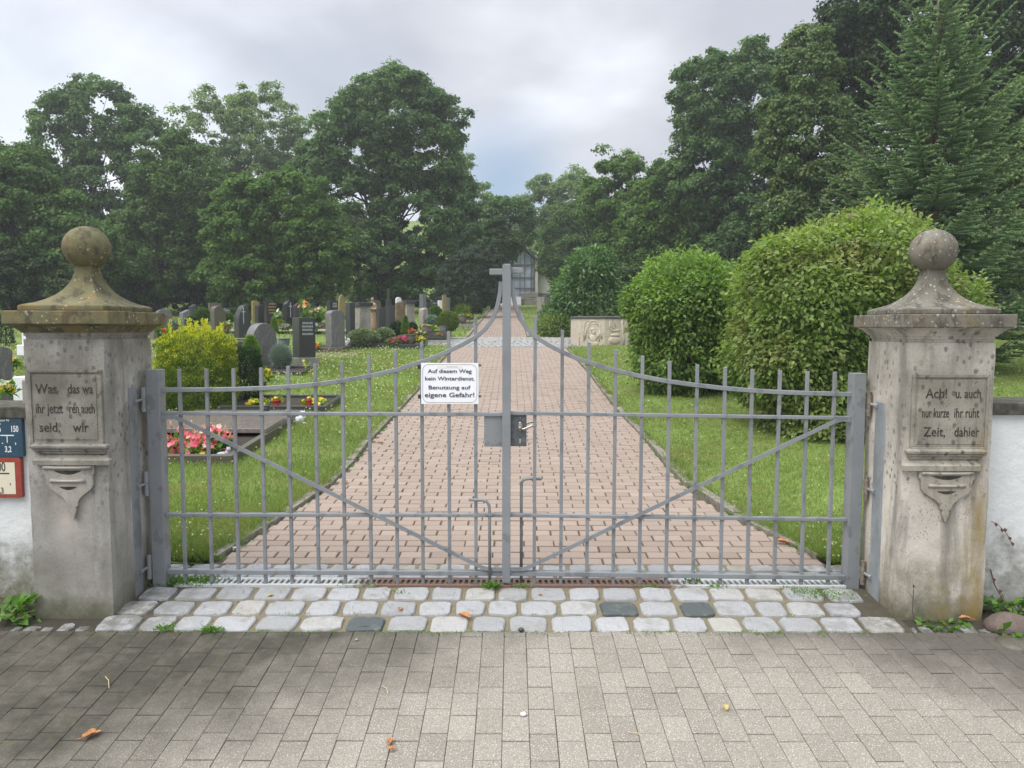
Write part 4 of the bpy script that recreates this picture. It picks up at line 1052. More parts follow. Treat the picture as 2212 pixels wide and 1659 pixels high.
M_LF = {
 'dark':   leafmat('leaf_dark_green', (0.051, 0.095, 0.027), (0.085, 0.155, 0.040), (0.139, 0.227, 0.064), 0.30, nscale=0.45, spec=0.2),
 'maple':  leafmat('leaf_deep_green', (0.060, 0.112, 0.045), (0.098, 0.175, 0.062), (0.161, 0.259, 0.091), 0.32, nscale=0.4, spec=0.2),
 'mid':    leafmat('leaf_mid_green', (0.057, 0.113, 0.025), (0.101, 0.182, 0.041), (0.172, 0.276, 0.069), 0.35, nscale=0.5, spec=0.2),
 'pale':   leafmat('leaf_pale_green', (0.116, 0.174, 0.078), (0.178, 0.256, 0.109), (0.265, 0.350, 0.163), 0.38, nscale=0.4, spec=0.2),
 'linden': leafmat('leaf_linden', (0.062, 0.116, 0.037), (0.109, 0.178, 0.056), (0.225, 0.271, 0.109), 0.30, nscale=0.6),
 'dog1':   leafmat('leaf_dogwood_green', (0.090, 0.150, 0.035), (0.160, 0.250, 0.058), (0.290, 0.410, 0.115), 0.38, nscale=1.2, spec=0.25),
 'dog2':   leafmat('leaf_dogwood_bronzed', (0.110, 0.170, 0.045), (0.205, 0.285, 0.078), (0.350, 0.440, 0.145), 0.38, nscale=1.0, spec=0.25, tint=(0.215, 0.195, 0.095)),
 'laurel': leafmat('leaf_laurel', (0.041, 0.101, 0.024), (0.074, 0.162, 0.041), (0.149, 0.270, 0.068), 0.22, rough=0.35, nscale=0.8, spec=0.5),
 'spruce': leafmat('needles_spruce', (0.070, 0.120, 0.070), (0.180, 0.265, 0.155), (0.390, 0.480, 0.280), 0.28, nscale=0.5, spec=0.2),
 'deep':   leafmat('leaf_very_dark_green', (0.020, 0.040, 0.014), (0.036, 0.068, 0.022), (0.066, 0.110, 0.034), 0.22, nscale=0.45, spec=0.15),  # very dark leaf green for the corner tree and thickets
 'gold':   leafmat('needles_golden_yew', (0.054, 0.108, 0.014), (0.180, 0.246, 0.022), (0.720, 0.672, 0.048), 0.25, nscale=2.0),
 'yew':    leafmat('needles_dark_yew', (0.016, 0.045, 0.012), (0.032, 0.080, 0.020), (0.060, 0.125, 0.030), 0.15, nscale=2.0),
 'lime':   leafmat('needles_lime', (0.098, 0.172, 0.034), (0.161, 0.265, 0.052), (0.265, 0.380, 0.081), 0.3, nscale=2.0),
 'box':    leafmat('leaf_box_ball', (0.072, 0.126, 0.018), (0.132, 0.192, 0.029), (0.228, 0.288, 0.048), 0.25, nscale=2.0),
 'varieg': leafmat('leaf_variegated', (0.100, 0.140, 0.070), (0.210, 0.260, 0.150), (0.400, 0.440, 0.290), 0.25, nscale=2.0),
 'silver': leafmat('leaf_silver_blue', (0.14, 0.19, 0.18), (0.23, 0.29, 0.27), (0.36, 0.42, 0.39), 0.2, nscale=2.0),
 'dkconifer': leafmat('needles_grey_conifer', (0.026, 0.047, 0.029), (0.045, 0.074, 0.042), (0.073, 0.112, 0.064), 0.12, nscale=0.5),
 'weed':   leafmat('leaf_weed', (0.066, 0.156, 0.026), (0.120, 0.240, 0.042), (0.204, 0.348, 0.060), 0.35, nscale=3.0),
 'grass':  leafmat('grass_blades', (0.130, 0.175, 0.052), (0.205, 0.270, 0.078), (0.330, 0.400, 0.150), 0.35, nscale=1.1, spec=0.2, tint=(0.260, 0.245, 0.110)),
}
def petal(name, a, b, c): return leafmat(name, a, b, c, 0.3, nscale=8)
M_PETAL = {
 'pink': petal('petal_pink', (0.55, 0.05, 0.10), (0.75, 0.11, 0.18), (0.85, 0.28, 0.33)),
 'magenta': petal('petal_magenta', (0.50, 0.02, 0.16), (0.72, 0.05, 0.28), (0.82, 0.16, 0.40)),
 'red': petal('petal_red', (0.45, 0.03, 0.02), (0.68, 0.06, 0.03), (0.78, 0.16, 0.08)),
 'yellow': petal('petal_yellow', (0.65, 0.42, 0.02), (0.80, 0.60, 0.04), (0.85, 0.72, 0.15)),
 'white': petal('petal_white', (0.48, 0.50, 0.40), (0.66, 0.66, 0.56), (0.80, 0.80, 0.74)),
 'lilac': petal('petal_lilac', (0.50, 0.22, 0.50), (0.65, 0.38, 0.66), (0.75, 0.52, 0.76)),
 'orange': petal('petal_orange', (0.65, 0.20, 0.08), (0.78, 0.32, 0.14), (0.82, 0.45, 0.25)),
 'blush': petal('petal_blush', (0.75, 0.38, 0.36), (0.82, 0.52, 0.48), (0.85, 0.66, 0.60)),
}

def crown(rg, blobs, n_cl, cl_r, per, ll, lw, flat=0.62, inner=0.35, droop=0.25, fill=0.0):
    """blobs: list of (cx,cy,cz,rx,ry,rz). Clumps are strewn over the outer part of the union of blobs."""
    B = np.array(blobs, float); vol = (B[:, 3] * B[:, 4] + B[:, 3] * B[:, 5] + B[:, 4] * B[:, 5]); pr = vol / vol.sum()
    cen = []; dirs = []
    tries = 0
    while len(cen) < n_cl and tries < n_cl * 30:
        tries += 1
        b = B[rg.choice(len(B), p=pr)]; d = rg.normal(size=3); d /= np.linalg.norm(d)
        rr = 1 - inner * rg.random() ** 1.6 if rg.random() > fill else rg.random() ** 0.5
        rr *= 1 + 0.30 * mnoise.noise(Vector((d[0] * 2.6 + b[0], d[1] * 2.6, d[2] * 2.6 + b[2])))
        if rg.random() < 0.10: rr *= rg.uniform(1.02, 1.13)
        p = b[:3] + d * b[3:] * rr
        q = (((p - B[:, :3]) / B[:, 3:]) ** 2).sum(1)
        if (q < 0.50).any() and rg.random() < 0.85: continue
        cen.append(p); dirs.append(d)
    cen = np.array(cen); dirs = np.array(dirs)
    n = len(cen) * per
    ci = np.repeat(np.arange(len(cen)), per); cr = (cl_r * rg.uniform(0.4, 1.3, len(cen)))[ci]
    dd = unit(rg.normal(size=(n, 3)) + 0.55 * dirs[ci] + np.array([0, 0, 0.35]))
    rad = cr * rg.random(n) ** 0.5 * (1 + .35 * (rg.random(n) < .08))
    pos = cen[ci] + dd * rad[:, None] * np.array([1, 1, flat])
    nrm = unit(dd + 0.6 * rg.normal(size=(n, 3)) + np.array([0, 0, 0.7]))
    tip = unit(np.cross(nrm, rg.normal(size=(n, 3)))) + np.array([0, 0, -droop])
    clv = rg.normal(0, 0.13, len(cen))[ci]
    var = np.clip(0.5 + clv + rg.normal(0, 0.2, n), 0, 1)
    L = ll * rg.uniform(0.6, 1.3, n); W = lw * rg.uniform(0.7, 1.25, n)
    return leaves(pos, tip, nrm, L, W, var), cen
def limbs(rg, base, top, r0, cen, n_br, mb, start=0.25):
    """tapered, slightly bent trunk with limbs that reach into the clumps"""
    base, top = Vector(base), Vector(top); k = 7; pts = []
    for i in range(k + 1):
        f = i / k; p = base.lerp(top, f) + Vector((rg.normal(0, 1), rg.normal(0, 1), 0)) * (r0 * 0.5 * (f > 0)); pts.append(p)
    rs = [r0 * (1.35 if i == 0 else (1 - 0.85 * (i / k))) for i in range(k + 1)]
    mb.tube(pts, r0, 8, rs=rs)
    idx = rg.choice(len(cen), min(n_br, len(cen)), replace=False)
    for j in idx:
        e = Vector(cen[j]); f = min(0.9, max(start, (e.z - base.z) / max(0.1, (top.z - base.z)) - 0.25 - 0.1 * rg.random()))
        q = f * k; a = pts[int(q)].lerp(pts[min(k, int(q) + 1)], q - int(q)); r_ = r0 * (1 - 0.8 * f) * 0.42
        m = a.lerp(e, 0.5) + Vector((rg.normal(0, .12), rg.normal(0, .12), -0.12 * (e - a).length + rg.normal(0, .1)))
        mb.tube([a, a.lerp(m, 0.55) , m, m.lerp(e, 0.6), e], r_, 5, rs=[r_, r_ * .8, r_ * .6, r_ * .4, r_ * .12], cap=False)
def tree(name, label, base, blobs, kind, n_cl, cl_r, per, ll, lw, seed, trunk_r=0.22, top=None, n_br=26, group=None, cat='tree', mat=None, trunks=1, **kw):
    rg = np.random.default_rng(seed); bx = Vector(base); per = int(per * 1.25); ll *= .66; lw *= .68; n_cl = int(n_cl * 2.3); cl_r *= .66
    (V, F, A), cen = crown(rg, [(bx.x + b[0], bx.y + b[1], bx.z + b[2], b[3], b[4], b[5]) for b in blobs], n_cl, cl_r, per, ll, lw, **kw)
    t = thing(name, base, label, cat, group)
    np_mesh('crown', V, F, M_LF[kind], t, A, off=base)
    H = max(b[2] + b[5] for b in blobs); mb = MB()
    tp = (bx.x + blobs[0][0] * 0.7, bx.y, bx.z + (top if top else H * 0.74))
    limbs(rg, (bx.x, bx.y, bx.z - 0.3), tp, trunk_r, cen, n_br, mb)
    for q in range(trunks - 1):
        o_ = Vector((rg.normal(0, .5), rg.normal(0, .4), 0)); limbs(rg, Vector((bx.x, bx.y, bx.z - 0.3)) + o_ * .4, Vector(tp) + o_ * 1.2 - Vector((0, 0, H * .12)), trunk_r * .7, cen, n_br // 3, mb)
    mb.build('trunk', M_BARK, t, smooth=True)
    return t
def vblob(u0, u1, v0, v1, y, base, dy=0.0, ry=None):
    """crown lobe spanning a stretch of the view at distance y, given relative to the tree's base"""
    a, b = P(u0, v0, y), P(u1, v1, y); cx, cz = (a.x + b.x) / 2, (a.z + b.z) / 2; rx, rz = abs(b.x - a.x) / 2, abs(a.z - b.z) / 2
    return (cx - base[0], dy, cz - base[2], rx, ry or (rx + rz) / 2 * 0.8, rz)
def mk(name, label, u, y, lobes, kind, dens, cl_r, per, ll, lw, seed, **kw):
    b = (P(u, 600, y).x, y, gz(y)); 
    tree(name, label, b, [vblob(*l[:4], y, b, *(l[4:] if len(l) > 4 else ())) for l in lobes], kind, dens, cl_r, per, ll, lw, seed, **kw)

TG = 'trees standing behind the cemetery'
# ---- left side
mk('broadleaf_tree', 'low dark tree cut by the left edge of the view, behind left pillar', 40, 34, [(-120, 130, 330, 640), (60, 250, 430, 650), (-160, 20, 300, 520), (0, 120, 320, 480)], 'dark', 240, 0.85, 120, 0.26, 0.19, 1, trunk_r=0.2, group=TG)
mk('broadleaf_tree', 'tall loose tree with sky showing through, above the left ball finial', 262, 46, [(60, 210, 215, 420), (130, 290, 165, 340), (240, 380, 235, 440), (90, 270, 400, 640), (250, 420, 400, 650), (40, 150, 330, 470), (150, 330, 300, 480)], 'maple', 330, 0.85, 105, 0.30, 0.20, 2, trunk_r=0.26, trunks=2, n_br=50, group=TG)
mk('broadleaf_tree', 'pale airy tree between the loose tree and the big maple', 540, 58, [(370, 530, 215, 430), (480, 640, 185, 400), (590, 690, 260, 480), (400, 560, 380, 600), (520, 680, 380, 600), (450, 620, 300, 480)], 'pale', 290, 1.0, 95, 0.34, 0.22, 3, trunk_r=0.3, trunks=2, n_br=60, group=TG)
mk('broadleaf_tree', 'bushy mid green hazel in front of the dark trees, left of centre', 560, 37, [(430, 600, 400, 590), (520, 720, 370, 560), (440, 640, 500, 680), (600, 760, 460, 640)], 'mid', 250, 0.62, 120, 0.24, 0.19, 4, trunk_r=0.14, trunks=3, group=TG)
mk('maple_tree', 'big dense maple with a rounded crown, tallest left of the path', 848, 44, [(690, 900, 190, 420), (740, 950, 145, 380), (850, 1005, 190, 430), (650, 860, 350, 590), (820, 1030, 360, 600), (640, 760, 300, 460), (700, 960, 480, 640)], 'maple', 420, 0.85, 130, 0.27, 0.20, 5, trunk_r=0.36, trunks=3, n_br=50, group=TG)
mk('broadleaf_tree', 'pale small tree peeping out right of the big maple', 1000, 62, [(930, 1040, 320, 560), (980, 1080, 380, 620)], 'pale', 90, 1.0, 90, 0.36, 0.24, 6, trunk_r=0.22, group=TG)
mk('broadleaf_tree', 'rounded dark tree between the left pillar and the hazel', 345, 41, [(230, 450, 440, 640), (150, 330, 480, 655), (300, 480, 300, 520)], 'dark', 230, 0.8, 110, 0.26, 0.19, 7, trunk_r=0.22, group=TG)
mk('shrub', 'dark understorey shrub behind the leftmost gravestones', 300, 42, [(180, 420, 570, 672), (380, 470, 580, 675)], 'deep', 90, 0.6, 100, 0.22, 0.16, 8, trunk_r=0.08, cat='shrub', group='understorey shrubs')
mk('shrub', 'deep green understorey shrub below the hazel', 600, 44, [(430, 620, 570, 676), (560, 720, 580, 676)], 'deep', 110, 0.6, 100, 0.22, 0.16, 9, trunk_r=0.08, cat='shrub', group='understorey shrubs')
mk('shrub', 'low shrub in the shade beneath the big maple', 900, 55, [(760, 900, 600, 676), (850, 980, 570, 672)], 'deep', 90, 0.7, 90, 0.24, 0.18, 10, trunk_r=0.08, cat='shrub', group='understorey shrubs')
mk('shrub', 'dark shrub cut by the left edge behind the ball finial', 60, 32, [(-60, 120, 540, 668), (90, 200, 590, 665)], 'deep', 90, 0.5, 100, 0.2, 0.15, 11, trunk_r=0.07, cat='shrub', group='understorey shrubs')
mk('conifer_shrub', 'blackish green conifer left of the path, beside the white stones', 1000, 38, [(945, 1055, 560, 690), (975, 1085, 530, 640), (960, 1030, 600, 700)], 'dkconifer', 150, 0.42, 130, 0.16, 0.05, 12, trunk_r=0.1, cat='conifer', droop=0.0)
mk('conifer_shrub', 'small dark conifer beside the chapel entrance', 1062, 50, [(1035, 1090, 575, 668)], 'dkconifer', 60, 0.4, 110, 0.18, 0.07, 13, trunk_r=0.08, cat='conifer')
# ---- over the path and to its right
mk('broadleaf_tree', 'distant dark tree hanging over the chapel roof', 1066, 52, [(1040, 1152, 425, 545), (1020, 1112, 470, 610)], 'maple', 95, 0.7, 100, 0.28, 0.2, 14, trunk_r=0.15, group=TG)
mk('broadleaf_tree', 'hazy distant tree left of the rounded pair, right of the path', 1190, 70, [(1125, 1230, 385, 500), (1190, 1290, 370, 560), (1150, 1240, 480, 600)], 'pale', 110, 1.2, 90, 0.4, 0.26, 15, trunk_r=0.25, group=TG)
mk('broadleaf_tree', 'dark tree standing right behind the laurel bush', 1240, 56, [(1170, 1300, 430, 640), (1220, 1340, 420, 640)], 'dark', 150, 0.9, 100, 0.28, 0.2, 16, trunk_r=0.2, group=TG)
mk('broadleaf_tree', 'rounded tree with layered leaf clumps, left one of a pair', 1335, 46, [(1265, 1400, 340, 520), (1280, 1420, 450, 650)], 'mid', 190, 0.75, 115, 0.27, 0.2, 17, trunk_r=0.2, group=TG)
mk('broadleaf_tree', 'rounded tree with layered leaf clumps, right one of a pair', 1465, 42, [(1370, 1540, 350, 560), (1400, 1560, 470, 670), (1340, 1450, 420, 620)], 'mid', 230, 0.72, 115, 0.26, 0.2, 18, trunk_r=0.22, group=TG)
mk('broadleaf_tree', 'tall dark tree with ragged left outline above the round shrubs', 1600, 40, [(1460, 1620, 120, 330), (1540, 1720, 95, 340), (1450, 1600, 280, 480), (1560, 1740, 300, 540), (1480, 1700, 440, 660)], 'maple', 420, 0.8, 125, 0.27, 0.2, 19, trunk_r=0.3, trunks=2, n_br=44, group=TG)
mk('linden_tree', 'taller linden with pale edged leaves between dark tree and spruce', 1735, 27, [(1690, 1790, 60, 270), (1650, 1820, 180, 430), (1640, 1760, 380, 560), (1730, 1860, 330, 620)], 'linden', 300, 0.52, 130, 0.17, 0.14, 20, trunk_r=0.16, group=TG)
mk('broadleaf_tree', 'huge dark tree filling the top right corner behind the spruce', 2010, 29, [(1790, 2060, -120, 210), (1950, 2300, -160, 260), (1820, 2100, 140, 520), (2050, 2330, 200, 620), (1780, 1960, 20, 240), (1850, 2250, 420, 640)], 'deep', 620, 0.75, 125, 0.23, 0.18, 21, trunk_r=0.35, trunks=2, group=TG)
mk('broadleaf_tree', 'lighter green tree cut by the right edge beyond the spruce', 2270, 21, [(2130, 2330, 180, 440), (2160, 2360, 380, 640)], 'linden', 190, 0.5, 130, 0.15, 0.12, 22, trunk_r=0.16, group=TG)
mk('shrub', 'dark thicket behind the two round shrubs', 1560, 33, [(1340, 1560, 560, 700), (1500, 1700, 540, 700), (1650, 1850, 560, 700)], 'deep', 190, 0.6, 100, 0.2, 0.16, 23, trunk_r=0.1, cat='shrub', group='understorey shrubs')
# meadow trees on the far hillside
mk('fruit_tree', 'small pale fruit tree on the far meadow above the chapel', 1118, 108, [(1100, 1140, 475, 522)], 'pale', 40, 1.0, 60, 0.5, 0.35, 24, trunk_r=0.2, group='fruit trees on the far meadow')
mk('fruit_tree', 'tiny round fruit tree on the meadow, right of the other', 1152, 112, [(1138, 1170, 478, 516)], 'mid', 40, 0.9, 60, 0.5, 0.35, 25, trunk_r=0.2, group='fruit trees on the far meadow')
# woods closing the view to both sides and behind (one mass, never seen singly)
def woods():
    rg = np.random.default_rng(5); parts = []
    for (x0, x1, y0, y1, n) in ((-75, -12, 62, 78, 26), (8, 75, 60, 80, 26)):
        for k in range(n):
            x, y = rg.uniform(x0, x1), rg.uniform(y0, y1); h = rg.uniform(5.0, 8.5)
            (V, F, A), c = crown(rg, [(x, y, gz(y) + h * .5, 3.2, 3, h * .55)], 34, 1.5, 60, 0.55, 0.4); parts.append((V, F, A))
    V, F, A = joinm(parts); o = np_mesh('far_woods', V, F, M_LF['dark'], None, A); tag(o, 'dark far woods closing the view behind the cemetery', 'woods', kind='stuff')
woods()

# ================================================================ big shrubs at the right
def bigshrub(name, label, base, blobs, kind, n, ll, lw, seed, shoots=0, group=None, mat_twig=None, dens_noise=0.9):
    """leafy mound: leaves sit on a lumpy surface, tips pointing out and down, a thinner layer inside"""
    rg = np.random.default_rng(seed); B = np.array(blobs, float); B[:, :3] += np.array(base)
    mini = []
    for k in range(22):   # bulging sub-crowns break up the dome
        b = B[rg.integers(len(B))]; dd = rg.normal(size=3); dd /= np.linalg.norm(dd); r_ = b[5] * rg.uniform(.22, .40)
        mini.append([*(b[:3] + dd * b[3:] * rg.uniform(.68, .84)), r_ * 1.1, r_, r_ * rg.uniform(.8, 1.1)])
    B = np.concatenate([B, np.array(mini)])
    vol = B[:, 3] * B[:, 5] + B[:, 4] * B[:, 5]; pr = vol / vol.sum(); bi = rg.choice(len(B), n * 2, p=pr); d = randdir(rg, n * 2)
    lump = np.array([mnoise.noise(Vector((q[0] * 3.1 + k, q[1] * 3.1, q[2] * 3.1))) + 0.5 * mnoise.noise(Vector((q[0] * 8 + k, q[1] * 8, q[2] * 8))) for q, k in zip(d, bi * 7.0)])
    l3 = np.array([mnoise.noise(Vector((q[0] * 19 + k, q[1] * 19, q[2] * 19))) for q, k in zip(d, bi * 7.0)])
    rad = 1 + 0.15 * lump + 0.17 * l3 - 0.36 * rg.random(n * 2) ** 2.2 + 0.06 * rg.random(n * 2) ** 3
    p = B[bi, :3] + d * B[bi, 3:] * rad[:, None]
    keep = np.ones(len(p), bool)
    for k in range(len(B)):
        q = (((p - B[k, :3]) / B[k, 3:]) ** 2).sum(1); keep &= ~((q < 0.52) & (bi != k))
    keep &= p[:, 2] > base[2] + 0.02
    keep &= ~((lump < -0.55) & (rg.random(n * 2) < dens_noise))
    p, d, lump, bi = p[keep][:n], d[keep][:n], lump[keep][:n], bi[keep][:n]
    nn = len(p); nrm = unit(d * 0.9 + rg.normal(size=(nn, 3)) * 0.45 + np.array([0, 0, 0.75]))
    tip = d * 0.8 + rg.normal(size=(nn, 3)) * 0.55 + np.array([0, 0, -0.45])
    L = ll * rg.uniform(0.55, 1.25, nn); W = lw * rg.uniform(0.7, 1.2, nn)
    var = np.clip(0.45 + 0.28 * lump + rg.normal(0, 0.2, nn) + 0.15 * d[:, 2], 0, 1)
    parts = [leaves(p, tip, nrm, L, W, var)]
    t = thing(name, base, label, 'shrub', group)
    tw = MB()
    for k in range(shoots):
        b = B[rg.choice(len(B), p=pr)]; dd = rg.normal(size=3); dd[2] = abs(dd[2]) + (0.5 if k % 3 else 0.0); dd /= np.linalg.norm(dd)
        a = b[:3] + dd * b[3:] * 0.92; h = rg.uniform(0.10, 0.34) * (b[5] / 1.2); e = a + (dd * 0.5 + np.array([rg.normal(0, .2), rg.normal(0, .2), 1.0])) * h * 0.8
        tw.tube([Vector(a), Vector((a + e) / 2), Vector(e)], 0.006, 4, rs=[0.006, 0.005, 0.003])
        m = 10; f = np.linspace(0.15, 1, m)[:, None]; q = a + (e - a) * f; sd_ = randdir(rg, m) * np.array([1, 1, 0.2]) + np.array([0, 0, 0.35])
        parts.append(leaves(q, sd_, unit(np.array([0, 0, 1.0]) + 0.4 * rg.normal(size=(m, 3))), ll * rg.uniform(0.6, 1.0, m), lw * rg.uniform(0.6, 1.0, m), np.clip(rg.normal(0.85, 0.1, m), 0, 1)))
    for k in range(14):
        b = B[rg.choice(len(B), p=pr)]; dd = randdir(rg, 1)[0]; dd[2] = abs(dd[2]) * .8 + .1
        tw.tube([Vector((base[0] + rg.normal(0, .15), base[1] + rg.normal(0, .15), base[2] - .1)), Vector(b[:3] + dd * b[3:] * .4), Vector(b[:3] + dd * b[3:] * .9)], 0.02, 5, rs=[0.028, 0.016, 0.006])
    V, F, A = joinm(parts); np_mesh('foliage', V, F, M_LF[kind], t, A, off=base)
    tw.build('stems', M_BARK, t)
    return t
SG = 'shrubs on the lawn right of the path'
def B_(u0, u1, v0, v1, y, base, ry, dy=0): return vblob(u0, u1, v0, v1, y, base, dy, ry)
b1 = (P(1478, 700, 11.8).x, 11.8, lz(2.7, 11.8))
bigshrub('round_shrub', 'fresh green round dogwood, smaller of the two by the stone relief', b1, [B_(1362, 1580, 548, 800, 11.8, b1, 0.85), B_(1370, 1560, 640, 868, 11.8, b1, 0.8), B_(1430, 1610, 560, 780, 11.8, b1, 0.8), B_(1500, 1640, 620, 850, 12.2, b1, 0.7, 0.3)], 'dog1', 27000, 0.078, 0.045, 31, 150, SG)
b2 = (P(1830, 700, 8.8).x, 8.8, lz(3.9, 8.8))
bigshrub('round_shrub', 'large spreading dogwood with bronzed leaves, behind the right gate post', b2, [B_(1600, 1890, 500, 800, 8.8, b2, 1.0), B_(1740, 1990, 462, 760, 8.9, b2, 1.0), B_(1590, 1850, 620, 900, 8.6, b2, 0.9), B_(1660, 1980, 730, 990, 8.4, b2, 0.85, -0.1), B_(1890, 2070, 560, 860, 9.2, b2, 0.9, 0.3), B_(1690, 1880, 880, 1010, 8.2, b2, 0.5, -0.35)], 'dog2', 54000, 0.068, 0.041, 32, 240, SG)
b3 = (P(1268, 640, 25.5).x, 25.5, gz(25.5))
bigshrub('laurel_bush', 'tall glossy laurel with upright shoots behind the stone relief', b3, [B_(1200, 1345, 570, 730, 25.5, b3, 1.0), B_(1225, 1330, 535, 660, 25.5, b3, 0.9), B_(1190, 1290, 620, 735, 25.5, b3, 0.9)], 'laurel', 11000, 0.17, 0.062, 33, 60)
b4 = (P(1210, 700, 24.8).x, 24.8, gz(24.8))
bigshrub('low_yew', 'low yellowish green spreading yew at the foot of the laurel', b4, [B_(1160, 1250, 680, 735, 24.8, b4, 0.5), B_(1230, 1300, 672, 728, 25.3, b4, 0.4)], 'box', 4500, 0.10, 0.035, 34, 10)
b5 = (P(1215, 640, 36).x, 36, gz(36))
bigshrub('low_shrub', 'light green shrub left of the laurel near the chapel', b5, [B_(1206, 1245, 575, 690, 36, b5, 0.8), B_(1168, 1215, 655, 705, 35, b5, 0.5)], 'mid', 3500, 0.16, 0.09, 35, 8)

# ================================================================ spruce
def spruce():
    y = 15.2; base = (P(2003, 600, y).x, y, lz(8.5, y)); H = P(0, 22, y).z - base[2]
    rg = np.random.default_rng(44); t = thing('spruce_tree', base, 'tall blue green spruce with bare leader behind the right pillar', 'conifer')
    MB().tube([(base[0], y, base[2] - .2), (base[0] + .03, y, base[2] + H * .5), (base[0] - .02, y, base[2] + H * 0.9), (base[0] - 0.02, y, base[2] + H * 1.04)], 0.2, 10, rs=[0.19, 0.10, 0.04, 0.015]).build('trunk', M_SPRUCEBARK, t, smooth=True)
    seg = []; br = MB()   # branchlets: start, direction, length
    z = 0.55
    while z < H * 0.985:
        f = z / H; R_ = (2.75 * (1 - f) ** 0.80 + 0.28) * (1.0 if f > .2 else 0.85 + f * .75)
        nb = 8 if f < 0.8 else 6; a0 = rg.random() * 6.28
        for k in range(nb):
            a = a0 + 6.283 * k / nb + rg.normal(0, .16); L = R_ * rg.uniform(0.78, 1.12); up = 0.10 + 0.95 * f ** 2.0 + rg.normal(0, .05)
            S = np.array([base[0], y, base[2] + z + rg.normal(0, .05)]); hd = np.array([math.cos(a), math.sin(a), 0])
            def pt(s): return S + hd * L * s + np.array([0, 0, L * (up * s - (0.30 * (1 - f)) * math.sin(s * 2.2) + 0.20 * (1 - f) * s ** 3)])
            br.tube([Vector(pt(s)) for s in (0, .35, .7, 1)], .01, 4, rs=[0.02, .014, .009, .004], cap=False)
            side = np.array([-hd[1], hd[0], 0]); m = max(4, int(L / 0.11))
            for j in range(m):
                s = 0.16 + 0.84 * (j + rg.random() * .5) / m; p = pt(min(1, s))
                bl = (0.50 * (1 - s) * L ** 0.5 + 0.15) * rg.uniform(.7, 1.15)
                for sg in (-1, 1):
                    d = hd * 0.62 + side * sg * 0.75 + np.array([0, 0, rg.uniform(-.14, .22)])
                    seg.append((p, d / np.linalg.norm(d), bl))
                if rg.random() < .35: seg.append((p, unit((hd + np.array([0, 0, .6 + .3 * rg.random()]))[None])[0], bl * .7))
            seg.append((pt(0.90), unit((pt(1.0) - pt(0.9))[None])[0], 0.22 + 0.25 * f))
        z += 0.24 + 0.12 * (1 - f) * rg.random() + 0.10 * f
    # needles on branchlets
    P0 = np.array([s[0] for s in seg]); D = np.array([s[1] for s in seg]); Ls = np.array([s[2] for s in seg])
    cnt = np.maximum(10, (Ls / 0.0052).astype(int)); ii = np.repeat(np.arange(len(seg)), cnt); n = len(ii)
    pos_f = rg.random(n); p = P0[ii] + D[ii] * (Ls[ii] * pos_f)[:, None]
    rdir = randdir(rg, n); rdir = unit(rdir - (rdir * D[ii]).sum(1, keepdims=True) * D[ii]) ; rdir[:, 2] += 0.25
    tip = unit(rdir + D[ii] * 0.75); nrm = unit(rg.normal(size=(n, 3)) + np.array([0, 0, .6]))
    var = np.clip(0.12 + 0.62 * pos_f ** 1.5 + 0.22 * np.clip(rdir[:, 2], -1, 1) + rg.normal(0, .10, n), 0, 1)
    sd1 = unit(np.cross(D, np.array([0, 0, 1.0]))); core = [leaves(P0 - D * .01, D, q_, Ls * 1.02, np.full(len(Ls), .05), np.full(len(Ls), .35), 0.0) for q_ in (sd1 + .01, unit(np.cross(D, sd1)))]
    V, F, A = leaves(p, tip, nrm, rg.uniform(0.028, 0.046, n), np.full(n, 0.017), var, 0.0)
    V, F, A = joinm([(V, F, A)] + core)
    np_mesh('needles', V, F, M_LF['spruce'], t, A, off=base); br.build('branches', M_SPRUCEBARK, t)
    print('spruce needles', n)
spruce()
# ================================================================ gravestones
def m_granite(name, a, b, rough=0.28, pol=0.5, veins=0.0, sc=45):
    m = Mt(name); n = m.noise(sc, 5, 0.7)
    c = m.ramp(n, [(0.32, a), (0.68, b)])
    if veins:
        w = m.noise(3.2, 5, 0.6, vec=m.co((1.6, 1, 0.6), rot=(0, 0.7, 0)), dist=1.8)
        c = m.mix(m.mr(m.math('ABSOLUTE', m.math('SUBTRACT', w, 0.5)), 0.03, 0.0, 0, veins), c, (0.30, 0.29, 0.28))
    return m.done(c, rough, m.bump(n, 0.1 if rough < .4 else 0.5, 0.003), spec=pol)
def m_rough(name, a, b, d):
    m = Mt(name); c = m.ramp(m.noise(9, 6, 0.65), [(0.3, a), (0.7, b)])
    c = m.mix(m.mr(m.noise(5, 5, 0.7, vec=m.co((1, 1, .4), loc=(3, 3, 1))), 0.5, 0.66, 0, 0.7), c, d)
    return m.done(c, 0.9, m.bump(m.noise(20, 6, 0.7), 0.9, 0.02), spec=0.2)
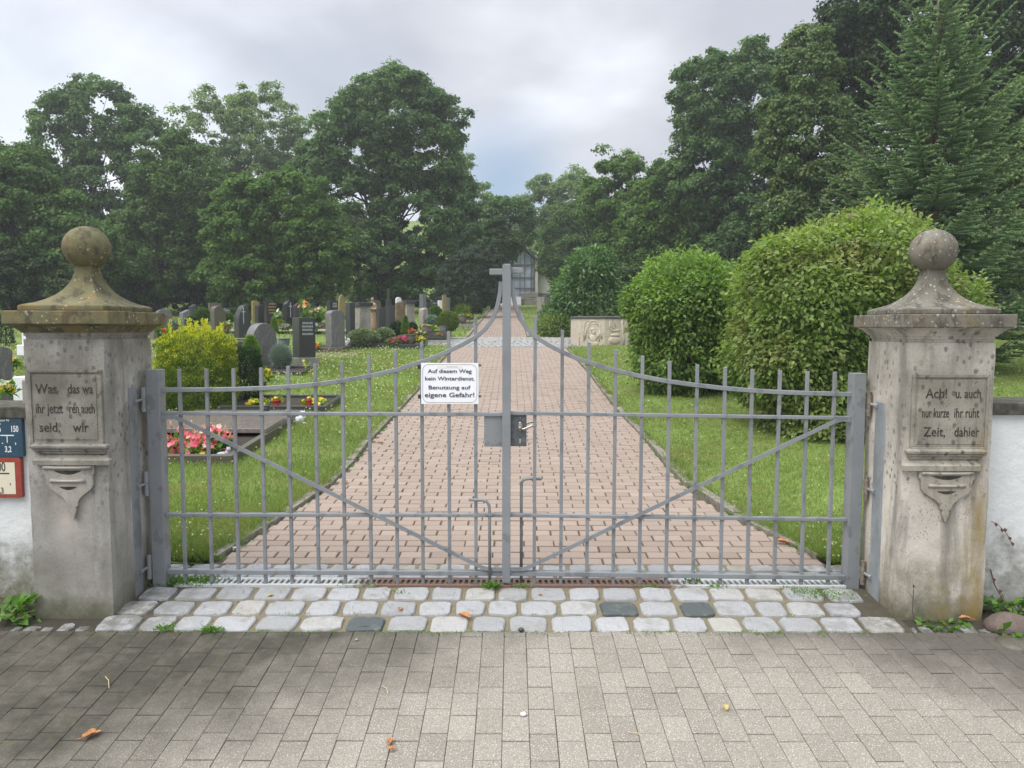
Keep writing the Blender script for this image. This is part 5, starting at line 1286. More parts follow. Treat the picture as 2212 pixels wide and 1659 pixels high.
MS = {
 'black': m_granite('black_polished_granite', (0.016, 0.016, 0.018), (0.034, 0.034, 0.036), 0.22),
 'dark': m_granite('dark_grey_granite', (0.028, 0.029, 0.031), (0.060, 0.062, 0.065), 0.28),
 'blue': m_granite('blue_grey_granite', (0.095, 0.105, 0.12), (0.17, 0.18, 0.195), 0.30, sc=70),
 'grey': m_granite('grey_veined_granite', (0.095, 0.095, 0.097), (0.150, 0.148, 0.147), 0.25, veins=0.4),
 'light': m_rough('light_weathered_stone', (0.24, 0.225, 0.195), (0.36, 0.34, 0.31), (0.16, 0.15, 0.12)),
 'brown': m_rough('rough_brown_stone', (0.13, 0.095, 0.055), (0.24, 0.18, 0.115), (0.30, 0.25, 0.18)),
 'olive': m_granite('olive_brown_granite', (0.065, 0.060, 0.042), (0.11, 0.10, 0.075), 0.5),
 'ochre': m_rough('lichened_ochre_stone', (0.19, 0.155, 0.06), (0.30, 0.25, 0.11), (0.20, 0.19, 0.15)),
 'white': m_granite('white_marble', (0.66, 0.67, 0.73), (0.78, 0.78, 0.84), 0.4, veins=0.15, sc=8),
 'plinth': m_rough('speckled_concrete_plinth', (0.20, 0.20, 0.18), (0.29, 0.285, 0.265), (0.24, 0.23, 0.20)),
 'rust': m_rough('reddish_sandstone', (0.13, 0.10, 0.085), (0.20, 0.16, 0.14), (0.10, 0.09, 0.08)),
}
M_GOLD = plain('gold_lettering', (0.55, 0.40, 0.14), 0.35, 0.6)
M_GREYL = plain('pale_metal_lettering', (0.45, 0.48, 0.50), 0.4, 0.4)
M_SOIL = plain('dark_grave_soil', (0.035, 0.026, 0.018), 1.0, var=0.4, scale=30, bump=0.8, bscale=60)
def outline(shape, w, h):
    a = w / 2
    if shape == 'rect': return [(-a, 0), (a, 0), (a, h), (-a, h)]
    if shape == 'arch': return [(-a, 0), (a, 0)] + [(a * math.cos(t), h - a * .55 + a * .55 * math.sin(t)) for t in [math.pi * k / 14 for k in range(15)]]
    if shape == 'round': return [(-a, 0), (a, 0)] + [(a * math.cos(t), h - a + a * math.sin(t)) for t in [math.pi * k / 18 for k in range(19)]]
    if shape == 'lean': return [(-a * .86, 0), (a * .95, 0), (a * 1.02, h * .35), (a * .98, h * .62)] + [(a * .93 * math.cos(t) + a * .0, h * .66 + h * .34 * math.sin(t)) for t in [math.pi * (0.06 + 0.86 * k / 15) for k in range(16)]] + [(-a * .98, h * .6), (-a * .98, h * .3)]
    if shape == 'quarter': return [(-a, 0), (a, 0), (a, h)] + [(a * .85 - (2 * a * .92) * math.sin(t), h * math.cos(t) * .62 + h * .38) for t in [math.pi / 2 * k / 12 for k in range(1, 13)]]
    if shape == 'gable': return [(-a, 0), (a, 0), (a, h * .86), (a * .5, h * .97), (0, h), (-a * .6, h * .93), (-a, h * .84)]
    if shape == 'point': return [(-a, 0), (a, 0), (a * .95, h * .75), (a * .5, h * .95), (0, h), (-a * .55, h * .985), (-a * .9, h * .93), (-a, h * .85)]
    if shape == 'slant': return [(-a, 0), (a, 0), (a, h), (-a, h * .88)]
    if shape == 'wave': return [(-a, 0), (a, 0), (a, h * .93), (a * .5, h * .90), (0, h * .93), (-a * .5, h * .985), (-a, h)]
    if shape == 'rough': return [(-a * .9, 0), (a, 0), (a * .92, h * .3), (a, h * .6), (a * .88, h * .97), (a * .3, h), (-a * .4, h * .97), (-a * .93, h * .94), (-a, h * .6), (-a * .86, h * .3)]
    if shape == 'disc': return [(-a * .75, 0), (a * .75, 0), (a * .62, h * .38)] + [(a * 1.0 * math.cos(t), h * .70 + h * .30 * math.sin(t)) for t in [-0.9 + (math.pi + 1.8) * k / 16 for k in range(17)]] + [(-a * .62, h * .38)]
    if shape == 'cross': b = a * .42; return [(-b, 0), (b, 0), (b, h * .48), (a, h * .48), (a, h * .75), (b, h * .75), (b, h), (-b, h), (-b, h * .75), (-a, h * .75), (-a, h * .48), (-b, h * .48)]
    if shape == 'pillar': return [(-a, 0), (a, 0), (a, h), (-a, h)]
def stone(label, u0, um, u1, vt, y, shape, mat, base=0.0, cap=None, face=None, text=None, name='gravestone', group=None, vb=None, sink=0.05, side=-1):
    """u0..um is the narrow side seen at the left, um..u1 the broad face (in view units), vt the top"""
    az = abs(math.atan((u1 - 1106) / F_PX)); phi = az + R(27 if um - u0 > 1 else 6)
    if side > 0: phi = -0.1
    W = max(0.16, (u1 - um) * y / F_PX / math.cos(phi - az)); T = max(0.10, min(0.32, (um - u0) * y / F_PX / max(0.3, math.sin(max(0.3, phi - az)))))
    zb = gz(y) if vb is None else P(0, vb, y).z; zt = P(0, vt, y).z; h = zt - zb
    c = P((um + u1) / 2, 700, y)
    t = thing(name, (c.x, y, zb), label, 'gravestone', group)
    t.rotation_euler = (0, 0, phi)
    b0 = 0.0
    if base > 0:
        mbp = MB().box(-W / 2 - 0.05, W / 2 + 0.05, -T / 2 - 0.05, T / 2 + 0.05, -0.1, base); mbp.build('plinth', MS[cap or 'plinth'] if cap and cap != 'slab' else MS['plinth'], t, bevel=0.008, local=True); b0 = base
    o = MB().prism([(x, z + b0 - (0.03 if not base else 0)) for x, z in outline(shape, W, h - b0)], -T / 2, T / 2).build('stone', MS[mat], t, bevel=0.010 if shape not in ('rough',) else 0.03, local=True)
    if cap == 'slab': MB().box(-W / 2 - 0.05, W / 2 + 0.05, -T / 2 - 0.05, T / 2 + 0.05, h - 0.09, h + 0.02).build('cap_stone', MS['dark'], t, bevel=0.01, local=True)
    if text:
        ml = M_GOLD if text[0] == 'g' else M_GREYL; rr_ = random.Random(int(u0 * 7)); rows = int(text[1]); z = b0 + (h - b0) * .84; lh = 0.045
        for r_ in range(rows):
            mb = MB(); x = -W * rr_.uniform(.22, .34); xe = -x
            while x < xe:
                w_ = rr_.uniform(.010, .022); mb.box(x, x + w_, -T / 2 - 0.004, -T / 2 + 0.001, z, z + lh * rr_.uniform(.7, 1)); x += w_ + 0.009
            z -= lh * rr_.choice((1.5, 1.8, 2.4)); mb.build('inscription', ml, t, local=True)
    if face == 'crucifix':
        mb = MB().box(-.012, .012, -T / 2 - .02, -T / 2 + .001, b0 + h * .40, b0 + h * .88).box(-.06, .06, -T / 2 - .018, -T / 2 + .001, b0 + h * .74, b0 + h * .77); mb.build('crucifix', M_GREYL, t, local=True)
    return t
c3 = lambda x: (600 + x / 3.16) / 1.8228
c4 = lambda x: (1200 + x / 3.16) / 1.8228
cv = lambda q: (1100 + q / 3.16) / 1.8228
GG = 'gravestones in the left part of the cemetery'
def s3(label, x0, xm, x1, yt, y, *a, **k): k.setdefault('group', GG); return stone(label, c3(x0), c3(xm), c3(x1), cv(yt), y, *a, **k)
def s4(label, x0, xm, x1, yt, y, *a, **k): k.setdefault('group', GG); return stone(label, c4(x0), c4(xm), c4(x1), cv(yt), y, *a, **k)
s3('big grey veined stone with a leaning rounded top, nearest beside the golden yew', 1065, 1200, 1500, 530, 14.9, 'lean', 'grey')
s3('tall dark rectangular stone on a pale speckled plinth, four short lines of text', 1700, 1785, 1980, 482, 15.2, 'rect', 'dark', base=0.27, text='s4')
s3('dark olive slab lying behind the golden yew with pale script', 880, 960, 1240, 728, 16.2, 'rect', 'olive', text='s1')
s4('grey veined stone with curved shoulders and a rough broken left side', 198, 295, 458, 385, 18.6, 'arch', 'grey', base=0.06)
s4('slim dark slab standing against the light panelled stone', 495, 550, 585, 280, 21.2, 'rect', 'dark')
s4('light panelled stone under a dark projecting cap', 565, 660, 790, 300, 21.8, 'rect', 'light', cap='slab')
s4('dark stone behind the bronze figure, plain rectangular face', 860, 905, 985, 345, 23.5, 'rect', 'dark')
s4('brownish dark stone with a rough arched top behind the plain dark one', 800, 830, 935, 255, 30, 'arch', 'olive')
s4('tall dark granite cross rising above its neighbours', 1000, 1018, 1075, 112, 28, 'cross', 'dark')
s4('wide dark slab at the foot of the granite cross', 980, 1030, 1120, 322, 26.5, 'rect', 'dark')
s4('rough hewn brown stele between the cross and the capped light stone', 1115, 1130, 1245, 257, 24.5, 'rough', 'brown')
s4('light stone with worn projecting cap right of the brown stele', 1245, 1262, 1362, 268, 25.5, 'rect', 'light', cap='slab')
s4('white arched top peeping over the brown stele', 1122, 1135, 1200, 215, 33, 'round', 'white')
s4('tall slender grey blue stele right of the capped light stone', 1405, 1450, 1490, 178, 31, 'rect', 'blue')
s4('short rough light stone with a broken face, in front of the slender stele', 1385, 1440, 1512, 342, 24.5, 'rough', 'light')
s4('low dark stone with rounded shoulders behind the broken light stone', 1495, 1510, 1545, 283, 34, 'arch', 'dark')
s4('dark arched stone with a pale oval, left of the white column', 1550, 1572, 1640, 257, 33, 'arch', 'dark', text='s1')
s4('narrow white column near the dark conifer', 1650, 1662, 1703, 255, 31, 'pillar', 'white')
s4('tall lichened ochre stele with a pale top beside the white column', 1702, 1715, 1758, 187, 30, 'rect', 'ochre')
s4('thin grey stele at the right end of the row', 1760, 1768, 1790, 222, 32, 'rect', 'blue')
s4('ochre disc shaped stone on a waisted shaft', 412, 425, 498, 182, 27, 'disc', 'ochre')
s4('dark polished stone with pale lettering left of the disc stone', 250, 300, 410, 258, 31, 'rect', 'black', text='s3')
s4('dark low stone hidden behind the roses', 50, 62, 145, 288, 36, 'gable', 'dark')
s3('arched dark stone with a bright curved left edge, quarter circle shape', 990, 1045, 1165, 308, 24.5, 'quarter', 'dark', face='crucifix')
s3('small rough stone leaning behind the quarter circle one', 1163, 1170, 1215, 395, 29, 'point', 'dark')
s3('dark stone with gabled top and pale left edge above the golden yew', 700, 752, 890, 325, 22.5, 'point', 'olive')
s3('reddish block stone behind the gabled one', 702, 715, 855, 297, 31, 'rect', 'rust')
s3('low grey green arched stone with faint text', 880, 888, 960, 358, 29, 'arch', 'blue', text='s2')
s3('small twin topped dark stone left of the gabled one', 435, 480, 528, 308, 31, 'slant', 'dark')
s3('blue grey stone with a slanted top left of the twin topped one', 320, 365, 440, 372, 24.5, 'slant', 'blue')
s3('wide dark arched stone in the shade further back', 530, 545, 650, 320, 36, 'arch', 'black')
s3('wide blue grey stone behind the brown weathered slab', 35, 60, 225, 372, 27, 'arch', 'blue')
s3('brown weathered wide slab just right of the left pillar cap', -60, 0, 208, 435, 24, 'rect', 'rust')
s3('mossy green round topped stone in the back row', 1230, 1245, 1325, 262, 34, 'arch', 'ochre')
s3('dark stone with bright left edge and rounded top', 1258, 1300, 1372, 310, 26.5, 'arch', 'black')
s3('wide dark stone with gold text, wavy top, on a pale plinth', 1370, 1408, 1535, 270, 27.5, 'wave', 'black', base=0.22, text='g4')
s3('dark tall stone carrying a metal crucifix', 1605, 1650, 1745, 247, 28.5, 'gable', 'black', face='crucifix')
s3('narrow dark stone right of the crucifix stone', 1740, 1765, 1812, 285, 27.5, 'slant', 'dark')
s3('black stone with a slender pale figure in relief', 1810, 1835, 1900, 240, 31, 'rect', 'black', face='crucifix')
# cut by the left edge, beyond the low wall
stone('grey rounded stone cut by the left edge of the view', -40, -30, 14, 745, 9.4, 'arch', 'grey', group=GG)
def marble():
    y = 9.0; a = P(22, 835, y); t = thing('gravestone', (P(42, 800, y).x, y, lz(-5, y)), 'white marble stone of sweeping angular shape left of the left pillar', 'gravestone', GG)
    S = 700 / 2111 / 1.8228; q = lambda x, v: (P(x * S, 0, y).x - t.location.x, P(0, 1150 / 1.8228 + v * S, y).z - t.location.z)
    o = [q(185, 985), q(250, 985), q(330, 985), q(330, 500), q(250, 505), q(220, 450), q(165, 405), q(125, 412), q(122, 630), q(150, 800)]
    MB().prism(o, -0.09, 0.09).build('stone', MS['white'], t, bevel=0.01, local=True)
    MB().box(*sorted((q(60, 0)[0], q(330, 0)[0])), -0.2, 0.2, 0.0, q(0, 1005)[1]).build('plinth', MS['white'], t, bevel=0.01, local=True)
    MB().box(*sorted((q(102, 0)[0], q(215, 0)[0])), -0.16, 0.0, q(0, 760)[1], q(0, 635)[1]).build('side_block', MS['white'], t, bevel=0.008, local=True)
marble()
stone('granite stele standing right of the laurel, behind the stone relief', 1337, 1339, 1350, 642.5, 27.5, 'pillar', 'light', group='stones right of the path', side=1)
stone('old light headstone with an urn between chapel and laurel', 1158, 1160, 1176, 640, 38, 'pillar', 'light', group='stones right of the path', side=1)

# ================================================================ kerbed grave beds
def bed(label, u0, u1, vf, depth, mat='dark', h=0.13, slab=None, soil=True, y=None, kw=0.07):
    g = G((u0 + u1) / 2, vf); y = y or g.y
    x0, x1 = P(u0, vf, y).x, P(u1, vf, y).x; z0 = lz(x1, y) - 0.02
    t = thing('grave_bed', ((x0 + x1) / 2, y, z0), label, 'grave', 'kerbed grave beds')
    z1 = gz(y + depth) + 0.03 - z0 + 0.02
    def zz(f): return z1 * f
    mb = MB(); w = x1 - x0; a = -w / 2
    def bar(xa, xb, ya, yb):
        fa, fb = ya / depth, yb / depth
        mb.add([(xa, ya, zz(fa) - .1), (xb, ya, zz(fa) - .1), (xb, yb, zz(fb) - .1), (xa, yb, zz(fb) - .1), (xa, ya, zz(fa) + h), (xb, ya, zz(fa) + h), (xb, yb, zz(fb) + h), (xa, yb, zz(fb) + h)],
               [(0, 3, 2, 1), (4, 5, 6, 7), (0, 1, 5, 4), (1, 2, 6, 5), (2, 3, 7, 6), (3, 0, 4, 7)])
    bar(a, a + w, 0, kw); bar(a, a + w, depth - kw, depth); bar(a, a + kw, kw, depth - kw); bar(a + w - kw, a + w, kw, depth - kw)
    mb.build('kerb', MS[mat], t, bevel=0.006, local=True)
    if soil: MB().add([(a + kw, kw, zz(0) + h - .04), (a + w - kw, kw, zz(0) + h - .04), (a + w - kw, depth - kw, z1 + h - .04), (a + kw, depth - kw, z1 + h - .04)], [(0, 1, 2, 3)]).build('soil', M_SOIL, t, local=True)
    if slab:
        mb = MB(); ya, yb = slab
        k = kw * 0.3
        mb.add([(a + k, ya, zz(ya / depth) + h), (a + w - k, ya, zz(ya / depth) + h), (a + w - k, yb, zz(yb / depth) + h), (a + k, yb, zz(yb / depth) + h),
                (a + k, ya, zz(ya / depth) + h + .05), (a + w - k, ya, zz(ya / depth) + h + .05), (a + w - k, yb, zz(yb / depth) + h + .05), (a + k, yb, zz(yb / depth) + h + .05)],
               [(0, 3, 2, 1), (4, 5, 6, 7), (0, 1, 5, 4), (1, 2, 6, 5), (2, 3, 7, 6), (3, 0, 4, 7)])
        mb.build('cover_slab', M_POL, t, bevel=0.006, local=True)
    return t, x0, x1, y, z0 + h, z1 / depth
M_POL = m_granite('polished_brown_slab', (0.15, 0.125, 0.112), (0.23, 0.195, 0.178), 0.12, veins=0.35)
bedA = bed('nearest grave with a polished brown cover slab and pink begonias', 180, 503, 1025, 2.55, 'olive', 0.12, slab=(1.05, 2.15))
bedB = bed('dark kerbed grave with marigolds and red lanterns', 470, 706, 905, 1.05, 'dark', 0.11)
bedC = bed('low grave bed with grass tufts, left of the tall dark stone', 420, 655, 822, 1.0, 'dark', 0.10)
bedD = bed('long low grave bed with variegated shrubs and magenta flowers', c4(540), c4(1450), cv(905), 1.6, 'dark', 0.16)
bedE = bed('grave bed with green mounds and red flowers near the crossing', c4(1110), c4(1760), cv(770), 2.0, 'dark', 0.14)
bedF = bed('grave bed before the veined stone with a red flowering plant', c4(-60), c4(470), cv(960), 1.0, 'olive', 0.14)
bedG = bed('grave bed with lilac flowers behind the tall dark stone', c3(1560), c4(200), cv(650), 1.6, 'black', 0.18)
bedH = bed('grave bed left of the white stones with pots', c4(1905), c4(2110), cv(600), 1.6, 'plinth', 0.14)
bedI = bed('grave bed half hidden behind the golden yew', 330, 520, 760, 1.5, 'dark', 0.14)
bedJ = bed('grave bed in front of the gold lettered stone', c3(1200), c3(1560), cv(600), 1.6, 'dark', 0.14)

# ================================================================ plants on the graves
def mound(name, label, u0, u1, v0, v1, y, kind, n, ll, lw, seed, cat='shrub', group=None, shape='ball', ry=None, upright=0.0, spikes=0):
    rg = np.random.default_rng(seed); a, b = P(u0, v0, y), P(u1, v1, y); base = ((a.x + b.x) / 2, y, b.z)
    rx, H = abs(b.x - a.x) / 2, a.z - b.z; ry = ry or rx * .9
    d = randdir(rg, n); rr = 1 - 0.35 * rg.random(n) ** 2.2
    lump = np.array([mnoise.noise(Vector((q[0] * 3.5 + seed, q[1] * 3.5, q[2] * 3.5))) for q in d])
    if shape == 'col':   # rounded column
        hf = lambda a: np.array([mnoise.noise(Vector((math.cos(t_) * 4.5 + seed, math.sin(t_) * 4.5, q_ * a))) for t_, q_ in zip(th, zz)])
        th = rg.random(n) * 6.283; zz = rg.random(n); prof = np.where(zz < .84, 0.90 + .10 * np.sin(zz * 3.6), np.sqrt(np.maximum(0, 1 - ((zz - .82) / .185) ** 2)))
        l2 = hf(9.0); l3_ = hf(20.0); rr = rr * (1 + .07 * l2 + .10 * l3_); lump = lump * .4 + 1.0 * l3_ + .5 * l2; p = np.stack([rx * prof * rr * np.cos(th), ry * prof * rr * np.sin(th), zz * H], 1)
        d = unit(np.stack([np.cos(th), np.sin(th), 0.3 + zz], 1))
    elif shape == 'cone':
        th = rg.random(n) * 6.283; zz = rg.random(n) ** 1.3; prof = (1 - zz) ** .7 + .03
        p = np.stack([rx * prof * rr * np.cos(th), ry * prof * rr * np.sin(th), zz * H], 1); d = unit(np.stack([np.cos(th), np.sin(th), 0.3 + 0 * th], 1))
    else:
        p = d * (rr * (1 + .12 * lump))[:, None] * np.array([rx, ry, H / 2]) + np.array([0, 0, H / 2])
    tip = d * .9 + rg.normal(size=(n, 3)) * .5 + np.array([0, 0, upright])
    nrm = unit(d + rg.normal(size=(n, 3)) * .6 + np.array([0, 0, .6]))
    hfac = p[:, 2] / H
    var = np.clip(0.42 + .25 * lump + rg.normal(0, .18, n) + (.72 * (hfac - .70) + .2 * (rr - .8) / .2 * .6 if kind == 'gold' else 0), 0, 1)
    parts = [leaves(p + np.array(base), tip, nrm, ll * rg.uniform(.6, 1.3, n), np.full(n, lw), var, 0.15)]
    for k in range(spikes):
        th = rg.random() * 6.283; r0 = rx * rg.random() * .8; h = rg.uniform(.10, .24); m = 60
        f = rg.random(m); q = np.stack([r0 * math.cos(th) + 0 * f + rg.normal(0, .008, m), r0 * math.sin(th) + 0 * f + rg.normal(0, .008, m), H * .94 + f * h], 1) + np.array(base)
        parts.append(leaves(q, randdir(rg, m) + np.array([0, 0, 1.3]), randdir(rg, m), np.full(m, ll), np.full(m, lw), np.full(m, .9) + rg.normal(0, .08, m), .1))
    V, F, A = joinm(parts); t = thing(name, base, label, cat, group); np_mesh('foliage', V, F, M_LF[kind], t, np.clip(A, 0, 1), off=base)
    mb = MB(); mb.tube([(base[0], y, base[2] - .1), (base[0], y, base[2] + H * .4)], .02, 5, rs=[.03, .01]); mb.build('stem', M_BARK, t)
    return t
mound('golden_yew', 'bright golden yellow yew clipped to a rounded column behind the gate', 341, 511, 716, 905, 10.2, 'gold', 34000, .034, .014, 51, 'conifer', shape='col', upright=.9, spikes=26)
mound('dark_yew', 'dark green yew tucked right behind the golden one', 492, 566, 752, 885, 10.8, 'yew', 11000, .035, .014, 52, 'conifer', shape='col', upright=.3)
mound('lime_conifer_tip', 'feathery light green conifer rising between yew and veined stone', c3(1120), c3(1330), cv(735), cv(960), 12.5, 'lime', 2200, .07, .022, 53, 'conifer', shape='cone', upright=.7)
mound('blue_grass', 'tuft of blue grey fescue beside the tall dark stone', c3(1500), c3(1700), cv(865), cv(1100), 14.6, 'silver', 2600, .13, .010, 54, 'grass', upright=1.0)
mound('variegated_shrub', 'large variegated shrub mound on the long grave bed', c4(545), c4(920), cv(630), cv(830), 19.6, 'varieg', 5200, .055, .035, 55, group='variegated mounds')
mound('variegated_shrub', 'smaller variegated mound behind the large one', c4(870), c4(1115), cv(615), cv(820), 20.3, 'varieg', 3600, .055, .035, 56, group='variegated mounds')
mound('green_mound', 'dark green dwarf conifer mound before the brown stele', c4(1050), c4(1250), cv(530), cv(695), 22.4, 'yew', 3200, .05, .03, 57)
mound('lime_conifer', 'slim lime green dwarf cypress before the brown stele', c4(1203), c4(1297), cv(465), cv(665), 22.2, 'lime', 2200, .06, .022, 58, 'conifer', shape='cone', upright=.8)
mound('green_mound', 'small dark mound right of the slim cypress', c4(1285), c4(1390), cv(545), cv(660), 22.8, 'yew', 1600, .05, .03, 59)
mound('box_ball', 'ball shaped olive green shrub standing by the crossing', c4(1655), c4(1918), cv(405), cv(640), 23.5, 'box', 6000, .055, .022, 60)
mound('green_shrub', 'bright green little shrub in front of the white column', c4(1570), c4(1690), cv(350), cv(480), 27, 'mid', 1700, .09, .05, 61)
mound('silver_plant', 'silvery cineraria left of the ball shaped shrub', c4(1510), c4(1660), cv(470), cv(600), 24, 'silver', 1300, .10, .035, 62, 'plant')
mound('rose_bush', 'rose bush with pale blossoms behind the tall dark stone', c4(-30), c4(215), cv(370), cv(560), 26, 'mid', 1900, .09, .05, 63)
mound('thuja', 'small upright green thuja left of the tall dark stone', c3(1465), c3(1560), cv(490), cv(660), 21, 'lime', 1500, .06, .02, 64, 'conifer', shape='cone', upright=.8)
mound('green_shrub', 'green shrub between the slanted and the gabled stone', c3(540), c3(710), cv(375), cv(560), 25, 'dark', 1900, .09, .05, 65)
mound('green_shrub', 'low round shrub left of the gabled stone', c3(425), c3(545), cv(485), cv(600), 23, 'yew', 1200, .07, .04, 66)
mound('green_shrub', 'low shrub right of the gabled stone', c3(885), c3(995), cv(435), cv(560), 25, 'mid', 1200, .08, .05, 67)
mound('silver_plant', 'pale silver plant behind the golden yew', c3(220), c3(345), cv(540), cv(610), 22, 'silver', 700, .09, .04, 68, 'plant')
mound('green_shrub', 'small green shrub beneath the cap of the left pillar', c3(60), c3(240), cv(605), cv(700), 20, 'mid', 900, .08, .05, 69)
mound('dark_thuja', 'blue green conifer just left of the left pillar cap', -5, 28, 658, 745, 20, 'dkconifer', 1600, .08, .02, 70, 'conifer', shape='cone', upright=.5)
mound('tall_grass', 'dry ornamental grass beside the dark conifer', c4(1890), c4(2030), cv(365), cv(470), 33, 'box', 500, .28, .02, 71, 'grass', upright=1.4)

def flowers(name, label, x, y, z, rx, ry, h, col, n, fs, seed, leafk='weed', nl=None, cat='flowers', group='flowering plants on the graves', second=None):
    """clump: green leaves with small many petalled blossoms carried above them"""
    rg = np.random.default_rng(seed); nl = nl or n * 3
    th, r_ = rg.random(nl) * 6.283, np.sqrt(rg.random(nl)); p = np.stack([x + rx * r_ * np.cos(th), y + ry * r_ * np.sin(th), z + h * (1 - .5 * r_ ** 2) * rg.random(nl) ** .6], 1)
    nrm = unit(rg.normal(size=(nl, 3)) * .6 + np.array([0, 0, 1.0])); tip = randdir(rg, nl) + np.array([0, 0, .3])
    t = thing(name, (x, y, z), label, cat, group)
    V, F, A = leaves(p, tip, nrm, fs * 1.6 * rg.uniform(.6, 1.2, nl), fs * 1.0 * rg.uniform(.6, 1.2, nl), np.clip(rg.normal(.5, .2, nl), 0, 1)); np_mesh('leaves', V, F, M_LF[leafk], t, A, off=(x, y, z))
    def blos(c_, n, zf):
        th, r_ = rg.random(n) * 6.283, np.sqrt(rg.random(n)); c0 = np.stack([x + rx * r_ * np.cos(th), y + ry * r_ * np.sin(th) - .01, z + h * zf * (1 - .45 * r_ ** 2) + rg.normal(0, .12, n) * h], 1)
        k = 5; C = np.repeat(c0, k, 0); up = np.repeat(unit(rg.normal(size=(n, 3)) * .5 + np.array([0, -.7, .8])), k, 0)
        a = np.tile(np.arange(k) * 6.283 / k, n) + np.repeat(rg.random(n) * 6, k); e1 = unit(np.cross(up, np.array([0.3, .2, 1.0]))); e2 = np.cross(up, e1)
        tp = e1 * np.cos(a)[:, None] + e2 * np.sin(a)[:, None] + up * .25
        V, F, A = leaves(C, tp, up, np.full(n * k, fs * .62), np.full(n * k, fs * .58), np.clip(np.repeat(rg.normal(.5, .22, n), k) + rg.normal(0, .1, n * k), 0, 1), .1)
        np_mesh('blossoms', V, F, M_PETAL[c_], t, A, off=(x, y, z))
    blos(col, n, 1.0)
    if second: blos(second[0], second[1], second[2])
    return t
def fl(label, u0, u1, v0, v1, y, col, n, fs, seed, **k):
    a, b = P(u0, v0, y), P(u1, v1, y); return flowers(k.pop('name', 'flower_clump'), label, (a.x + b.x) / 2, y, b.z, abs(b.x - a.x) / 2, k.pop('ry', abs(b.x - a.x) * .35), a.z - b.z, col, n, fs, seed, **k)
# nearest grave
ya = bedA[3]
fl('pink begonias in the front of the nearest grave, by the left gate post', 338, 425, 948, 992, ya + .45, 'pink', 170, .05, 80, ry=.36)
fl('pink begonias mixed with white lilies on the nearest grave', 412, 494, 936, 990, ya + .48, 'pink', 130, .05, 81, ry=.36, second=('blush', 24, 1.25))
fl('pink begonias at the far end of the nearest grave', 472, 562, 898, 926, ya + 2.3, 'pink', 110, .055, 82, ry=.18)
fl('yellow leaved little plant among the begonias', 430, 450, 972, 990, ya + .2, 'yellow', 8, .05, 83, ry=.05)
yb = bedB[3]
fl('marigolds on the left of the lantern grave', c3(0) + 200, 582, 866, 884, yb + .35, 'yellow', 44, .055, 84)
fl('marigold clump at the right end of the lantern grave', 652, 708, 862, 880, yb + .35, 'yellow', 34, .05, 85)
fl('marigolds right behind the first red lantern', 588, 612, 859, 872, yb + .6, 'yellow', 14, .05, 86)
fl('yellow lilies in a vase right of the dark yew', c3(1380), c3(1470), cv(1140), cv(1260), 11.8, 'yellow', 26, .06, 87, ry=.08)
fl('magenta geraniums at the left on the long bed', c4(1030), c4(1140), cv(745), cv(820), 19.5, 'magenta', 60, .07, 88)
fl('magenta petunias in the middle of the long bed', c4(1140), c4(1305), cv(710), cv(815), 19.6, 'magenta', 110, .065, 89)
fl('yellow flowers at the right end of the long bed', c4(1350), c4(1510), cv(722), cv(800), 19.7, 'yellow', 60, .05, 90)
fl('red begonias on the bed near the crossing', c4(1250), c4(1395), cv(632), cv(700), 22.2, 'red', 50, .06, 91)
fl('salmon begonias right of the red ones near the crossing', c4(1380), c4(1500), cv(655), cv(700), 22.2, 'blush', 50, .06, 92)
fl('pink flowers at the right end of that bed', c4(1620), c4(1710), cv(675), cv(702), 22.1, 'magenta', 20, .06, 93)
fl('yellow groundsel left of the ball shaped shrub', c4(1420), c4(1660), cv(575), cv(630), 23.3, 'yellow', 40, .06, 94)
fl('bright red flowers between dark and veined stones', c4(80), c4(200), cv(835), cv(900), 18.3, 'red', 50, .06, 95)
fl('yellow pansies behind the red flowers', c4(90), c4(205), cv(800), cv(840), 19.5, 'yellow', 26, .06, 96)
fl('lilac petunias left of the tall dark stone', c3(1590), c3(1705), cv(575), cv(635), 22.5, 'lilac', 60, .07, 97)
fl('lilac petunias right of the tall dark stone', c4(75), c4(165), cv(560), cv(625), 22.5, 'lilac', 50, .07, 98)
fl('white roses climbing left of the crucifix stone', c3(1530), c3(1605), cv(400), cv(560), 24, 'white', 34, .09, 99, second=('yellow', 8, .4))
fl('salmon rose blossoms high on the rose bush', c4(-70), c4(60), cv(280), cv(400), 25, 'orange', 7, .13, 100)
fl('pale rose blossoms on the rose bush', c4(60), c4(210), cv(380), cv(470), 25.3, 'blush', 26, .09, 101)
fl('white and red bouquet right of the gabled stone', c3(895), c3(990), cv(545), cv(640), 21, 'white', 30, .09, 102, second=('red', 16, .8))
fl('white flowers above the golden yew', c3(350), c3(420), cv(640), cv(680), 17, 'white', 12, .06, 103)
fl('red flower spikes left above the golden yew', c3(120), c3(170), cv(635), cv(700), 17, 'red', 8, .07, 104)
fl('orange and white flowers beside the ball shaped shrub', c4(1980), c4(2080), cv(440), cv(490), 29, 'orange', 40, .09, 105)
fl('white hydrangea left of the orange flowers', c4(1920), c4(1985), cv(440), cv(490), 29, 'white', 26, .09, 106)
fl('yellow and white flowers on the grave left of the pillar', 2, 30, 828, 858, 8.0, 'white', 16, .06, 107, second=('yellow', 14, .8))
fl('yellow flowers on the grave by the marble stone', 18, 40, 775, 800, 9.8, 'yellow', 14, .06, 108)
fl('purple flowers under the ochre disc stone', c4(440), c4(500), cv(430), cv(490), 26, 'lilac', 22, .09, 109, second=('white', 8, .6))
fl('light flowers among leaves left of the bronze figure', c4(780), c4(850), cv(440), cv(640), 24, 'white', 22, .08, 110)
fl('yellow bloom standing alone in the lawn before the dark yew', 655, 666, 780, 800, 12.6, 'yellow', 3, .05, 111)
